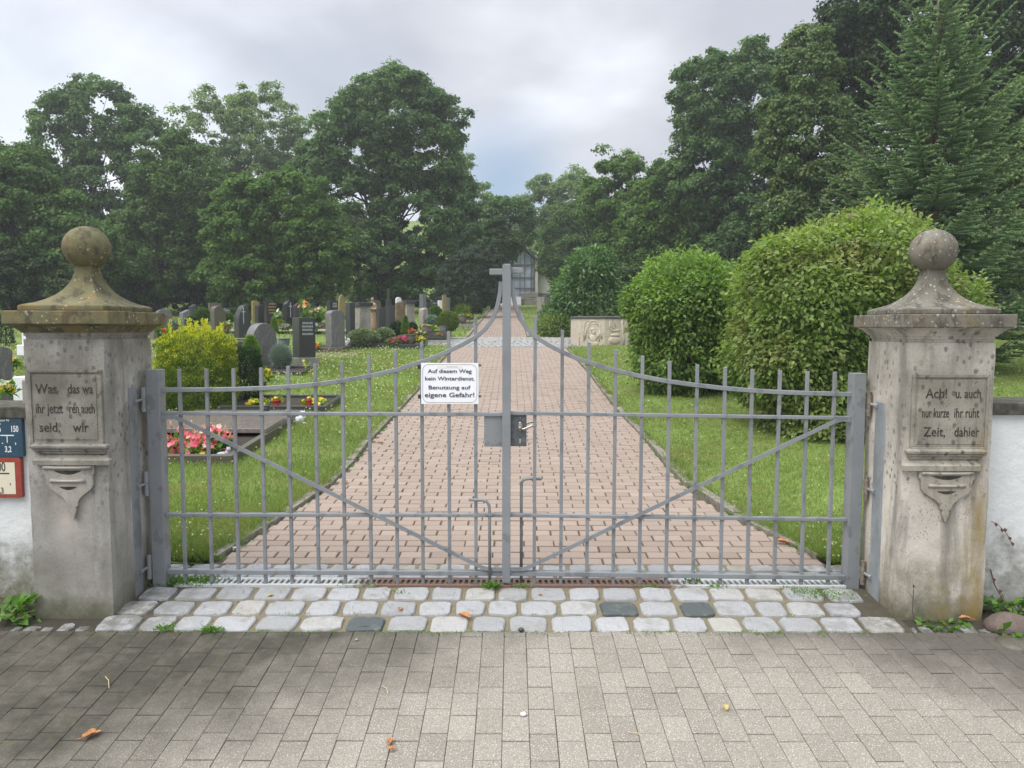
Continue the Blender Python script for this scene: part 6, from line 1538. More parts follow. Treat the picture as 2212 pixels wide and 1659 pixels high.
# lily buds on the nearest grave
def lilies():
    M = M_PETAL['blush']; t = thing('lily_plants', (P(450, 950, ya + .35).x, ya + .35, bedA[4]), 'tall pale pink lilies with pointed buds over the begonias', 'flowers', 'flowering plants on the graves')
    st = MB(); r_ = random.Random(4)
    for u, v in ((372, 926), (383, 934), (398, 925), (418, 925), (425, 945), (438, 938), (446, 955), (476, 950), (488, 935), (494, 950), (355, 940), (404, 948), (462, 975), (466, 955)):
        e = P(u, v, ya + .3 + r_.uniform(0, .2)); b = Vector((e.x + r_.uniform(-.03, .03), e.y, bedA[4] - .03))
        st.tube([b, e], .003, 4); d = Vector((r_.uniform(-.5, .5), r_.uniform(-.3, .1), 1)).normalized()
        bu = MB(); bu.tube([e, e + d * .025, e + d * .055, e + d * .08], .01, 6, rs=[.004, .010, .008, .001]); bu.build('lily_bud', M, t, smooth=True)
    st.build('stalks', M_LF['weed'], t)
lilies()

# ================================================================ small things on the graves
M_REDGL = plain('red_lantern_glass', (0.28, 0.018, 0.012), 0.2)
M_LID = plain('gilt_lantern_lid', (0.42, 0.25, 0.06), 0.35, 0.6)
M_FIG = plain('white_plaster_figure', (0.74, 0.75, 0.78), 0.6, var=0.08)
M_GREYFIG = plain('grey_stone_figure', (0.36, 0.38, 0.42), 0.7, var=0.2)
M_BRONZE = plain('bronze_patina', (0.30, 0.21, 0.13), 0.6, 0.1, var=0.5, scale=30)
M_TERRA = plain('terracotta', (0.55, 0.20, 0.09), 0.75)
def lathe(mb, c, prof, n=14, var=.5):
    return mb.rings([[Vector((c[0] + r_ * math.cos(6.2832 * k / n), c[1] + r_ * math.sin(6.2832 * k / n), c[2] + z)) for k in range(n)] for r_, z in prof], var)
def lantern(label, u, v, y, h=.13):
    c = P(u, v, y); t = thing('grave_lantern', c, label, 'lantern', 'red grave lanterns')
    k = h / .13
    lathe(MB(), (0, 0, 0), [(.026 * k, 0), (.034 * k, .005), (.036 * k, .05 * k), (.030 * k, .062 * k), (.037 * k, .072 * k), (.037 * k, .09 * k), (.030 * k, .098 * k)]).build('glass', M_REDGL, t, smooth=True, local=True)
    lathe(MB(), (0, 0, 0), [(.030 * k, .098 * k), (.033 * k, .104 * k), (.026 * k, .125 * k), (.008 * k, .13 * k)]).build('lid', M_LID, t, smooth=True, local=True)
lantern('red glass lantern standing left on the marigold grave', 597, 883, yb + .12, .155)
lantern('red glass lantern standing right on the marigold grave', 668, 881, yb + .12, .145)
lantern('small red lantern hanging in shade behind the third gate bar', 662 + 72, 842, 12.4, .12) if False else None
def vase(label, u, v, y, h, m=None, r=.035):
    c = P(u, v, y); t = thing('grave_vase', c, label, 'vase', 'vases and pots on the graves')
    lathe(MB(), (0, 0, 0), [(r * .6, 0), (r * .75, h * .1), (r, h * .75), (r * .9, h * .85), (r * 1.1, h)]).build('vase_body', m or MS['dark'], t, smooth=True, local=True)
    lathe(MB(), (0, 0, 0), [(r * 1.13, h * .97), (r * 1.16, h), (r * 1.05, h + .006), (r * 0.8, h + .001)]).build('rim', m or MS['dark'], t, smooth=True, local=True)
vase('slim dark vase holding the yellow lilies', c3(1395), 862, 11.7, .26)
vase('dark lantern shaped vase at the back of the nearest grave', 575, 920, ya + 2.2, .24, MS['dark'], .045)
vase('brown pot between salmon flowers and small cushion plant', c4(1515), cv(695), 22.4, .28, MS['rust'], .13)
vase('small grey pot right of the cushion plant', c4(1718), cv(668), 22.6, .20, MS['blue'], .11)
vase('dark pot right of the magenta petunias', c4(1328), cv(820), 19.6, .27, MS['olive'], .12)
vase('grey footed bowl left of the blue fescue', c3(1640), cv(850), 16.5, .19, MS['blue'], .13)
vase('brown urn on the grave beside the orange flowers', c4(1965), cv(545), 28.5, .28, MS['rust'], .16)
def cat_figure(label, u, v, y, s, m, name='cat_figure'):
    """small reclining animal figure: body, chest, head, ears and tail in one skin"""
    c = P(u, v, y); t = thing(name, c, label, 'figurine', 'small figures on the graves')
    mb = MB(); mb.ball((0, 0, .035 * s), .05 * s, 12, 8, (1.5, .8, .75)); mb.ball((.055 * s, -.01 * s, .06 * s), .032 * s, 10, 8, (1, 1, 1.1)); mb.ball((.072 * s, -.015 * s, .10 * s), .026 * s, 10, 8)
    for e in (-1, 1): mb.tube([(.072 * s + e * .014 * s, -.015 * s, .118 * s), (.072 * s + e * .018 * s, -.015 * s, .142 * s)], .01 * s, 5, rs=[.010 * s, .001])
    mb.ball((.085 * s, -.03 * s, .012 * s), .018 * s, 8, 6, (1.6, .8, .7)); mb.ball((-.03 * s, -.035 * s, .014 * s), .022 * s, 8, 6, (1.5, .8, .7))
    mb.tube([(-.06 * s, 0, .03 * s), (-.095 * s, -.01 * s, .02 * s), (-.10 * s, -.035 * s, .014 * s), (-.07 * s, -.05 * s, .012 * s)], .01 * s, 6)
    o = mb.build('figure_body', m, t, smooth=True, local=True)
    rm = o.modifiers.new('remesh', 'REMESH'); rm.mode = 'VOXEL'; rm.voxel_size = .006 * s; rm.use_smooth_shade = True
    return t
cat_figure('white plaster cat lying on the corner of the polished slab', 640, 917, ya + 2.1, 1.25, M_FIG)
cat_figure('small grey dove figure beside the front begonias', 482, 991, ya + .13, .85, M_GREYFIG, 'bird_figure')
def sitting_angel():
    y = 19.0; c = P(c4(498), cv(835), y); t = thing('angel_figure', c, 'little white angel sitting at the left end of the long bed', 'figurine', 'small figures on the graves')
    mb = MB(); mb.ball((0, 0, .07), .075, 12, 8, (1, .85, 1.1)); mb.ball((-.01, -.02, .19), .055, 12, 9); mb.ball((.09, .03, .14), .055, 10, 8, (.8, .35, 1.3)); mb.ball((-.05, -.05, .03), .035, 8, 6, (1.6, 1, .8)); mb.ball((-.045, -.06, .11), .028, 8, 6)
    o = mb.build('figure_body', M_FIG, t, smooth=True, local=True); rm = o.modifiers.new('remesh', 'REMESH'); rm.mode = 'VOXEL'; rm.voxel_size = .008; rm.use_smooth_shade = True
sitting_angel()
def standing_figure(label, u, v, y, H, m, name='bronze_figure'):
    c = P(u, v, y); t = thing(name, c, label, 'figurine', 'small figures on the graves'); s = H
    mb = MB(); mb.rings([[Vector((r_ * s * math.cos(6.2832 * k / 12) + ox * s, r_ * .7 * s * math.sin(6.2832 * k / 12), z * s)) for k in range(12)] for r_, z, ox in ((.10, 0, 0), (.115, .08, 0), (.085, .35, .01), (.075, .52, .015), (.10, .68, .01), (.11, .76, .0), (.06, .80, 0), (.03, .83, -.005))])
    mb.ball((-.005 * s, -.01 * s, .90 * s), .055 * s, 10, 8, (.85, .95, 1.15)); mb.tube([(.09 * s, 0, .74 * s), (.10 * s, -.06 * s, .60 * s), (.03 * s, -.11 * s, .62 * s)], .025 * s, 6); mb.tube([(-.09 * s, 0, .74 * s), (-.10 * s, -.05 * s, .60 * s), (-.02 * s, -.11 * s, .62 * s)], .025 * s, 6)
    o = mb.build('figure_body', m, t, smooth=True, local=True); rm = o.modifiers.new('remesh', 'REMESH'); rm.mode = 'VOXEL'; rm.voxel_size = .016 * s; rm.use_smooth_shade = True
standing_figure('slender pale bronze figure beside the light panelled stone', c4(850), cv(640), 22.6, 1.02, M_BRONZE)
standing_figure('small terracotta figure on top of the slim dark slab', c4(518), cv(402), 21.3, .26, M_TERRA, 'terracotta_figure')
def open_book(label, u, v, y, w):
    c = P(u, v, y); t = thing('memorial_book', c, label, 'ornament'); mb = MB()
    for s_ in (-1, 1): mb.add([(0, -.06, .02), (s_ * w, -.06, .035), (s_ * w, .08, .07), (0, .08, .055), (0, -.06, .0), (s_ * w, -.06, .0), (s_ * w, .08, .0), (0, .08, .0)], [(0, 1, 2, 3) if s_ > 0 else (3, 2, 1, 0), (0, 4, 5, 1), (1, 5, 6, 2), (2, 6, 7, 3)])
    mb.build('book_pages', M_GREYFIG, t, local=True); MB().box(-w - .015, w + .015, -.07, .09, -.012, .001).build('book_cover', MS['dark'], t, local=True)
open_book('open stone book lying at the back of the polished slab', 612, 914, ya + 2.15, .10)
open_book('white frosted memorial book in front of the marigold grave', 600, 896, yb - .2, .10) if False else None

# ================================================================ carved stone basin by the crossing
def basin():
    y = 20.9; q = lambda x: (1850 + x / 2.765) / 1.8228; w = lambda v: (900 + v / 2.765) / 1.8228
    z0, z1 = gz(y), P(0, w(975), y).z
    xa, xb, xc = P(q(1198), 0, y + .1).x, P(q(1503), 0, y - .15).x, P(q(1900), 0, y).x
    cx = (xa + xb) / 2
    m = m_rough('carved_sandstone', (0.46, 0.40, 0.32), (0.58, 0.51, 0.42), (0.38, 0.36, 0.32))
    t = thing('stone_basin', (xb, y + .6, z0), 'pale carved sandstone basin with relief panels and dark metal cover beside the crossing', 'fountain')
    wl = xb - xa
    O = [(xa, y + .08), (xb, y - .12), (xb + wl * .95, y + .05), (xb + wl * 1.5, y + .9), (xb + wl * 1.1, y + 1.9), (xb - .2, y + 2.1), (xa - .5, y + 1.4)][:7]
    O = [(xa, y + .10), (xb, y - .10), (xb + wl * .97, y + .12), (xb + wl * 1.35, y + .95), (xb + wl * .9, y + 1.8), (xb - .1, y + 2.0), (xa - .12, y + 1.1)]
    def ring(z, s=1.0):
        mx = sum(p[0] for p in O) / len(O); my = sum(p[1] for p in O) / len(O)
        return [Vector((mx + (p[0] - mx) * s, my + (p[1] - my) * s, z)) for p in O]
    MB().rings([ring(z0 - .1), ring(z1)]).build('basin_wall', m, t, bevel=.02)
    MB().rings([ring(z1, 1.03), ring(z1 + .035, 1.03), ring(z1 + .06, .97)]).build('basin_cover', plain('dark_lead_cover', (0.07, 0.07, 0.072), 0.6, 0.3), t)
    # relief on the two visible panels: arch of rays, a bust with raised arms, hanging robe folds
    def panel(p0, p1, name, items):
        p0, p1 = Vector((p0[0], p0[1], 0)), Vector((p1[0], p1[1], 0)); d = (p1 - p0); L = d.length; d.normalize(); nn = Vector((d.y, -d.x, 0)); H = z1 - z0
        W = lambda a, b, o: p0 + d * (a * L) + nn * o + Vector((0, 0, z0 + b * H))
        mb = MB()
        for it in items:
            if it[0] == 't': mb.tube([W(a, b, -it[2] * .35) for a, b in it[1]], it[2] * .8, 7)
            else:
                _, a, b, ra, rb = it; c = W(a, b, 0); rg_ = []
                for k, (s_, o) in enumerate(((1, -.01), (.95, .012), (.75, .028), (.4, .036))):
                    rg_.append([c + d * (ra * L * s_ * math.cos(t_)) + Vector((0, 0, rb * H * s_ * math.sin(t_))) + nn * o for t_ in [6.2832 * i / 14 for i in range(14)]])
                mb.rings(rg_)
        o = mb.build(name, m, t, smooth=True)
    arch = [(.30 + .34 * (1 - math.cos(a)) * .9 - .02, .30 + .62 * math.sin(a)) for a in [math.pi * k / 12 for k in range(13)]]
    panel(O[0], O[1], 'relief_panel', [('t', arch, .035), ('t', [(.24, .2), (.22, .55), (.27, .88), (.5, .93), (.78, .90), (.83, .55), (.80, .2)], .028), ('e', .60, .52, .07, .11), ('e', .58, .30, .14, .16), ('t', [(.46, .30), (.36, .42), (.36, .66), (.42, .74)], .035), ('t', [(.70, .30), (.80, .44), (.82, .60)], .035), ('t', [(.40, .72), (.50, .80), (.66, .82), (.74, .76)], .022), ('e', .58, .12, .22, .12), ('t', [(.06, .05), (.07, .9)], .012), ('e', .56, .62, .08, .05)])
    panel(O[1], O[2], 'relief_panel', [('t', [(.22, .95), (.20, .68), (.30, .56), (.55, .58), (.60, .62)], .04), ('t', [(.30, .95), (.29, .72), (.36, .64)], .02), ('t', [(.70, .95), (.74, .6), (.80, .3), (.78, .05)], .045), ('e', .40, .24, .26, .15), ('t', [(.14, .2), (.25, .1), (.5, .08), (.6, .2)], .025), ('t', [(.42, .95), (.44, .7)], .02), ('e', .42, .42, .20, .06)])
basin()

# ================================================================ chapel behind the trees
M_GLASS = plain('glass_painted_sky_reflection', (0.45, 0.53, 0.60), 0.12, var=0.15, scale=2, spec=0.8)  # bright sky reflection put into the pale blue base colour
M_MULL = plain('grey_steel_mullion', (0.20, 0.21, 0.22), 0.5, 0.3)
M_ROOFT = plain('red_brown_roof_tile', (0.17, 0.085, 0.06), 0.85, var=0.25)
M_RENDER = plain('cream_render', (0.62, 0.60, 0.54), 0.9, var=0.05)
M_ZINC = plain('blue_grey_zinc', (0.26, 0.31, 0.37), 0.45, 0.3, var=0.1)
def chapel():
    y = 63; q = lambda x: (1850 + x / 2.765) / 1.8228; w = lambda v: (900 + v / 2.765) / 1.8228
    X = lambda x: P(q(x), 0, y).x; Z = lambda v: P(0, w(v), y).z
    t = thing('chapel', ((X(200) + X(730)) / 2, y, gz(y)), 'small chapel with a tall glazed gable at the end of the path', 'building')
    x0, x1 = X(-60), X(742); xm = (x0 + x1) / 2; ze, zr = Z(330), Z(330) + (x1 - x0) * .42
    MB().add([(x0, y + .3, gz(y) - .5), (x1, y + .3, gz(y) - .5), (x1, y + .3, ze), (xm, y + .3, zr), (x0, y + .3, ze), (x0, y + 9, gz(y) - .5), (x1, y + 9, gz(y) - .5), (x1, y + 9, ze), (xm, y + 9, zr), (x0, y + 9, ze)],
             [(9, 8, 7, 6, 5), (1, 6, 7, 2), (0, 4, 9, 5), (0, 1, 2, 3, 4)]).build('wall', M_MULL, t)
    MB().prism([(x0 + .15, Z(750)), (x1 - .25, Z(750)), (x1 - .25, ze - .05), (xm, zr - .15), (x0 + .15, ze - .05)], y + .18, y + .25).build('glazing', M_GLASS, t)
    mb = MB()
    for x in (0, 95, 190, 330, 460, 548, 600, 672, 700): mb.box(X(x) - .035, X(x) + .035, y + .05, y + .18, Z(750), min(zr, ze + (X(742) - X(x)) * .84) - .1)
    for v in (395, 535, 650, 750): mb.box(x0 + .15, x1 - .25, y + .06, y + .17, Z(v) - .05, Z(v) + .05)
    mb.build('mullions', M_MULL, t)
    e = .5
    MB().add([(x1 + e, y - .6, ze - e * .84), (xm, y - .6, zr + .12), (xm, y + 9.5, zr + .12), (x1 + e, y + 9.5, ze - e * .84), (x1 + e, y - .6, ze - e * .84 - .18), (xm, y - .6, zr - .06), (xm, y + 9.5, zr - .06), (x1 + e, y + 9.5, ze - e * .84 - .18),
              (x0 - e, y - .6, ze - e * .84), (x0 - e, y + 9.5, ze - e * .84), (x0 - e, y - .6, ze - e * .84 - .18), (x0 - e, y + 9.5, ze - e * .84 - .18)],
             [(0, 3, 2, 1), (0, 1, 5, 4), (0, 4, 7, 3), (4, 5, 6, 7), (8, 1, 2, 9), (8, 10, 5, 1), (10, 11, 6, 5), (8, 9, 11, 10)]).build('roof', plain('dark_slate_roof', (0.07, 0.075, 0.085), 0.7), t)
    MB().box(x1 - .2, x1 + .05, y - .1, y + .2, gz(y), ze).build('corner_post', M_RENDER, t)
    MB().tube([(x1 - .28, y - .12, gz(y)), (x1 - .28, y - .12, ze)], .06, 8).build('downpipe', M_MULL, t)
    MB().box(X(330), X(556), y - 3.0, y + .0, gz(y) - .6, Z(757)).build('white_step', MS['white'], t)
    t = thing('annex', (X(830), y + 1, gz(y)), 'low cream annex with flat zinc roof right of the chapel', 'building')
    MB().box(X(755), X(1150), y + .6, y + 7, gz(y) - .4, Z(488)).build('wall', M_RENDER, t)
    MB().box(X(742), X(1160), y + .3, y + 7.3, Z(488), Z(478)).build('fascia', M_MULL, t)
    MB().add([(X(742), y + .3, Z(477)), (X(1160), y + .3, Z(477)), (X(1160), y + 5, Z(440)), (X(742), y + 5, Z(440))], [(0, 1, 2, 3)]).build('roof', M_ZINC, t)
    MB().box(X(755), X(1150), y + .57, y + .62, gz(y) - .3, Z(700)).build('wall_base', M_MULL, t)
    t = thing('rubble_wall', (X(640), y - 1.5, gz(y)), 'low dry stone wall below the glazed chapel gable', 'wall')
    mb = MB(); r_ = random.Random(3); zz_ = gz(y - 1.5) - .2
    for row in range(6):
        x = X(558)
        while x < X(735): wd = r_.uniform(.25, .5); mb.box(x + .01, min(x + wd, X(740)) - .01, y - 1.55 + r_.uniform(-.03, .03), y - 1.2, zz_ + row * .2 + .01, zz_ + row * .2 + .19); x += wd
    mb.build('wall_stones', MS['light'], t)
    # house roof showing above on the slope, left
    y2 = 92; 
    t = thing('hillside_house', (P(1139, 520, y2).x, y2, gz(y2)), 'house with a red tiled roof half hidden by trees above the chapel', 'building')
    a = P(1112, 532, y2); b = P(1125, 505, y2)
    MB().prism([(a.x - 3, a.z - 3.5), (a.x + 1.4, a.z - 3.5), (a.x + 1.4, a.z - .6), (a.x - .8, b.z + .6), (a.x - 3, a.z - .6)], y2, y2 + 7).build('wall', M_RENDER, t)
    MB().add([(a.x + 1.8, y2 - .5, a.z - .9), (a.x - .8, y2 - .5, b.z + .8), (a.x - .8, y2 + 7.5, b.z + .8), (a.x + 1.8, y2 + 7.5, a.z - .9), (a.x - 3.4, y2 - .5, a.z - .9), (a.x - 3.4, y2 + 7.5, a.z - .9)], [(0, 3, 2, 1), (1, 2, 5, 4)]).build('roof', M_ROOFT, t)
chapel()
# beyond the spruce: a pale building with a dark rail, cut by the right edge
def right_edge():
    y = 30; a, b = P(2140, 633, y), P(2190, 668, y)
    t = thing('shed', ((a.x + b.x) / 2, y, gz(y)), 'pale low shed cut off behind the spruce at the right', 'building')
    MB().box(a.x, P(2400, 0, y).x, y, y + 3, gz(y) - .2, a.z).build('wall', M_RENDER, t)
    MB().box(a.x - .2, P(2400, 0, y).x, y - .3, y + 3.3, a.z, a.z + .12).build('roof', M_MULL, t)
    y = 24; a = P(2120, 655, y)
    t = thing('fence', (P(2200, 660, y).x, y, gz(y)), 'low dark rail fence behind the spruce at the right edge', 'fence')
    MB().box(a.x, a.x + 8, y, y + .06, P(0, 668, y).z, P(0, 657, y).z).build('rail', M_BLACK, t)
    mb = MB()
    for k in range(6): MB().box(a.x + .2 + k * 1.5, a.x + .28 + k * 1.5, y + .07, y + .13, gz(y) - .2, P(0, 660, y).z).build('post', M_BLACK, t)
right_edge()
# ================================================================ grass, clover, weeds
def in_bed(x, y):
    for b in (bedA, bedB, bedC, bedD, bedE, bedF, bedG, bedH, bedI, bedJ):
        d = {id(bedA): 2.55, id(bedB): 1.05, id(bedC): 1.0, id(bedD): 1.6, id(bedE): 2.0, id(bedF): 1.0, id(bedG): 1.6, id(bedH): 1.6, id(bedI): 1.5, id(bedJ): 1.6}[id(b)]
        if b[1] < x < b[2] and b[3] < y < b[3] + d: return True
    return False
def grass(name, label, side, seed, n, hmul):
    rg = np.random.default_rng(seed); P0 = []
    while len(P0) < n:
        y = 4.66 + (20.6 - 4.66) * rg.random() ** 2.1; 
        e = ex(LE, max(y, 4.7)) - 0.05 if side < 0 else ex(RE, max(y, 4.75)) + 0.05
        lim = -y * 0.70 if side < 0 else y * 0.70
        if abs(lim) < abs(e): continue
        x = e + (lim - e) * rg.random()
        if in_bed(x, y): continue
        k = mnoise.noise(Vector((x * 1.1, y * 1.1, seed))) 
        if rg.random() > 0.62 + 0.6 * k and y < 14: continue
        P0.append((x, y, lz(x, y) - .004, k, (abs(x - e) < .12)))
    A = np.array(P0); C = A[:, :3]; nn = len(C); s = np.clip(A[:, 1] / 7, .8, 2.2)
    tip = rg.normal(size=(nn, 3)) * np.array([.55, .55, .1]) + np.array([0, 0, 1.0])
    L = (0.035 + 0.035 * rg.random(nn) + 0.03 * np.clip(A[:, 3], 0, 1) + .03 * A[:, 4]) * hmul * (1 + .15 * (s - 1))
    W = (0.0042 + .002 * rg.random(nn)) * s
    var = np.clip(.45 + .25 * A[:, 3] + rg.normal(0, .2, nn), 0, 1)
    parts = [leaves(C, tip, rg.normal(size=(nn, 3)), L, W, var, .1)]
    # broad clover and plantain leaves lying flat
    m = n // 2; idx = rg.choice(nn, m); c = C[idx] + rg.normal(0, .02, (m, 3)) * np.array([1, 1, 0]) + np.array([0, 0, .012]) + np.array([0, 0, 1]) * rg.random((m, 1)) * .02
    parts.append(leaves(c, randdir(rg, m) * np.array([1, 1, .25]), unit(np.array([0, 0, 1.0]) + .3 * rg.normal(size=(m, 3))), np.full(m, .018) * s[idx] * rg.uniform(.7, 1.4, m), np.full(m, .014) * s[idx], np.clip(rg.normal(.55, .2, m), 0, 1)))
    V, F, Av = joinm(parts); o = np_mesh(name, V, F, M_LF['grass'], None, Av); tag(o, label, 'grass', kind='stuff')
    return C, rg, s
def kerb_fringe():
    rg = np.random.default_rng(31); C = []
    for k in range(9000):
        y = 4.72 + 15.5 * rg.random() ** 1.9; sd_ = -1 if rg.random() < .5 else 1
        if mnoise.noise(Vector((sd_ * 3, y * 1.6, 2))) < -.12: continue
        x = (ex(LE, y) - .06 if sd_ < 0 else ex(RE, y) + .06) + rg.normal(0, .022); C.append((x, y, gz(y) + .035, -sd_))
    C = np.array(C); m = len(C); s = np.clip(C[:, 1] / 7, .8, 2)
    tip = rg.normal(size=(m, 3)) * np.array([.6, .6, .1]) + np.array([0, 0, .7]); tip[:, 0] += C[:, 3] * .55
    V, F, A = leaves(C[:, :3], tip, rg.normal(size=(m, 3)), rg.uniform(.03, .085, m), (.0045 + .002 * rg.random(m)) * s, np.clip(rg.normal(.45, .22, m), 0, 1), .1)
    o = np_mesh('kerb_grass', V, F, M_LF['grass'], None, A); tag(o, 'tufts of grass hanging over the path kerbs', 'grass', kind='stuff')
kerb_fringe()
CL, rgL, sL = grass('lawn_grass', 'unmown grass and clover left of the brick path', -1, 21, 90000, 1.15)
CR, rgR, sR = grass('lawn_grass', 'short grass and weeds right of the brick path', 1, 22, 80000, 0.85)
def clover(C, rg, n, name, label, pred, cols):
    idx = rg.choice(len(C), n * 4); idx = [i for i in idx if pred(C[i], rg)][:n]; c = C[idx] + np.array([0, 0, 1.0]) * rg.uniform(.04, .09, (len(idx), 1)); m = len(c)
    s = np.clip(c[:, 1] / 9, .7, 1.6)
    for cn, sel in cols:
        q = c[sel(m)]; s_ = s[sel(m)]; k = 6; Cq = np.repeat(q, k, 0); mm = len(Cq)
        V, F, A = leaves(Cq, randdir(rg, mm) + np.array([0, 0, .3]), randdir(rg, mm), np.full(mm, .0125) * np.repeat(s_, k), np.full(mm, .011) * np.repeat(s_, k), np.clip(rg.normal(.6, .25, mm), 0, 1))
        o = np_mesh(name if cn == 'white' else 'yellow_' + name, V, F, M_PETAL[cn], None, A); tag(o, label if cn == 'white' else label.replace('white', 'yellow'), 'flowers', kind='stuff')
far_dense = lambda p, rg: rg.random() < (.12 + .88 * min(1, max(0, (p[1] - 7.5) / 4))) * (0.25 + 1.2 * max(0, .5 + mnoise.noise(Vector((p[0] * .9, p[1] * .9, 1)))))
clover(CL, rgL, 2600, 'clover_blossoms', 'white clover heads scattered over the left lawn', far_dense, (('white', lambda m: slice(0, int(m * .8))), ('yellow', lambda m: slice(int(m * .8), m))))
clover(CR, rgR, 420, 'clover_heads', 'white clover heads scattered over the right lawn', lambda p, rg: rg.random() < .4, (('white', lambda m: slice(0, int(m * .85))), ('yellow', lambda m: slice(int(m * .85), m))))
def far_grass():
    rg = np.random.default_rng(8); n = 26000; y = 24.4 + 34 * rg.random(n) ** 1.4; x = (rg.random(n) - .5) * 1.4 * y
    keep = (x < XLf - .1) | (x > XRf + .1); x, y = x[keep], y[keep]; m = len(x); C = np.stack([x, y, [gz(q) - .02 for q in y]], 1)
    V, F, A = leaves(C, rg.normal(size=(m, 3)) * .5 + np.array([0, 0, 1.0]), rg.normal(size=(m, 3)), rg.uniform(.08, .2, m), np.full(m, .03), np.clip(rg.normal(.5, .2, m), 0, 1), .1)
    o = np_mesh('far_grass', V, F, M_LF['grass'], None, A); tag(o, 'rough grass between the far graves', 'grass', kind='stuff')
far_grass()
# moss tufts and seedlings growing in the joints
def joint_weeds():
    rg = np.random.default_rng(15); parts = []
    def tuft(x, y, z, n, r, l):
        c = np.stack([x + rg.normal(0, r, n), y + rg.normal(0, r * .5, n), np.full(n, z)], 1)
        parts.append(leaves(c, randdir(rg, n) * np.array([1, 1, .6]) + np.array([0, 0, .7]), unit(np.array([0, 0, 1.]) + .5 * rg.normal(size=(n, 3))), l * rg.uniform(.5, 1.2, n), l * .28 * rg.uniform(.6, 1.4, n), np.clip(rg.normal(.5, .2, n), 0, 1)))
    for k in range(150):
        tuft(rg.uniform(-2, 2), 3.70 + rg.normal(0, .012), -.055 + .028, rg.integers(4, 14), .02, .013)
    for k in range(60):
        tuft(rg.uniform(-2, 2), rg.choice([3.868, 4.037, 4.205]) + rg.normal(0, .006), gz(4.0) + .02, rg.integers(4, 12), .018, .014)
    for (x, y, n, r, l) in ((-.12, 4.19, 60, .025, .05), (-.62, 4.12, 14, .02, .03), (-1.75, 3.71, 40, .03, .04), (-1.5, 3.70, 40, .025, .045), (-1.93, 4.27, 220, .08, .035), (-1.78, 4.30, 160, .07, .03), (.05, 4.20, 30, .03, .03), (1.72, 4.12, 260, .09, .022), (1.62, 4.16, 160, .06, .02), (1.18, 4.21, 70, .05, .02), (1.05, 4.29, 20, .02, .04), (-.85, 4.21, 60, .05, .018), (.8, 4.215, 50, .04, .02)):
        tuft(x, y, gz(y) + .032, n, r, l)
    for k in range(260):   # along the kerbs and in the path joints
        y = 4.7 + 14 * rg.random() ** 1.5; s = rg.choice([-1, 1]); x = (ex(LE, y) - .02 if s < 0 else ex(RE, y) + .02) + rg.normal(0, .02)
        tuft(x, y, gz(y) + .03, rg.integers(5, 16), .03, .03)
    for k in range(700):
        y = 6.5 + 14 * rg.random(); a, b = ex(LE, y), ex(RE, y); x = a + (b - a) * rg.random()
        j = round((y - Y0P) / .109); y = Y0P + j * .109
        tuft(x, y, gz(y) + .022, 5, .014, .020)
    V, F, A = joinm(parts); o = np_mesh('joint_weeds', V, F, M_LF['weed'], None, A); tag(o, 'moss and seedlings sprouting from the paving joints', 'weeds', kind='stuff')
joint_weeds()
def weed(name, label, x, y, z, n, r, l, w, seed, kind='weed', h=.04, cat='weed'):
    rg = np.random.default_rng(seed); th = rg.random(n) * 6.283; rr = r * np.sqrt(rg.random(n)); c = np.stack([x + rr * np.cos(th), y + rr * np.sin(th) * .6, z + h * rg.random(n)], 1)
    tip = np.stack([np.cos(th), np.sin(th) * .7, rg.normal(.15, .2, n)], 1) + .4 * rg.normal(size=(n, 3)); nr = unit(np.array([0, -.35, 1.]) + .35 * rg.normal(size=(n, 3)))
    V, F, A = leaves(c, tip, nr, l * rg.uniform(.5, 1.2, n), w * rg.uniform(.6, 1.2, n), np.clip(rg.normal(.5, .2, n), 0, 1)); t = thing(name, (x, y, z), label, cat, 'weeds at the foot of walls and pillars')
    np_mesh('leaves', V, F, M_LF[kind], t, A, off=(x, y, z)); mb = MB()
    for k in range(6): i = rg.integers(n); mb.tube([(x, y, z - .02), tuple(c[i])], .0022, 4)
    mb.build('stems', M_LF['weed'], t)
weed('ground_elder', 'leafy ground elder at the foot of the left white wall', -2.62, 3.86, -.04, 80, .15, .07, .055, 1, h=.12)
weed('ground_elder', 'single ground elder shoots cut by the left edge', -2.74, 3.55, -.04, 26, .12, .06, .05, 2, h=.07)
weed('yellow_weed', 'low leafy weeds in front of the right pillar', 2.22, 3.80, -.04, 46, .12, .045, .032, 3, h=.03)
weed('ground_elder', 'green weeds at the foot of the wall, right of the right pillar', 2.60, 3.93, -.02, 60, .12, .055, .04, 4, h=.09)
weed('yellow_weed', 'yellowish weeds among dead leaves at the right corner', 2.52, 3.68, -.03, 40, .10, .06, .035, 5, h=.04)
def seed_stalk():
    x, y = P(1975, 1330, 3.83).x, 3.83; t = thing('seed_stalk', (x, y, -.04), 'thin dry seed stalk standing before the right pillar', 'weed')
    e = P(1975, 1264, 3.83); MB().tube([(x + .01, y, -.05), (x - .008, y, .04), (e.x, y, e.z)], .0018, 5).build('stalk', M_BARK, t); MB().ball(e, .006, 6, 5).build('seed_head', M_BARK, t)
    m = (Vector((x - .008, y, .04)) + e) / 2; MB().tube([m, m + Vector((-.03, 0, .04))], .0012, 4).build('side_twig', M_BARK, t)
seed_stalk()
M_VINE = plain('dead_reddish_vine', (0.10, 0.045, 0.035), 0.8)
M_DEAD = plain('dry_orange_leaf', (0.42, 0.19, 0.07), 0.8, var=0.35, scale=60)
M_STRAW = plain('dry_straw', (0.45, 0.36, 0.22), 0.8)
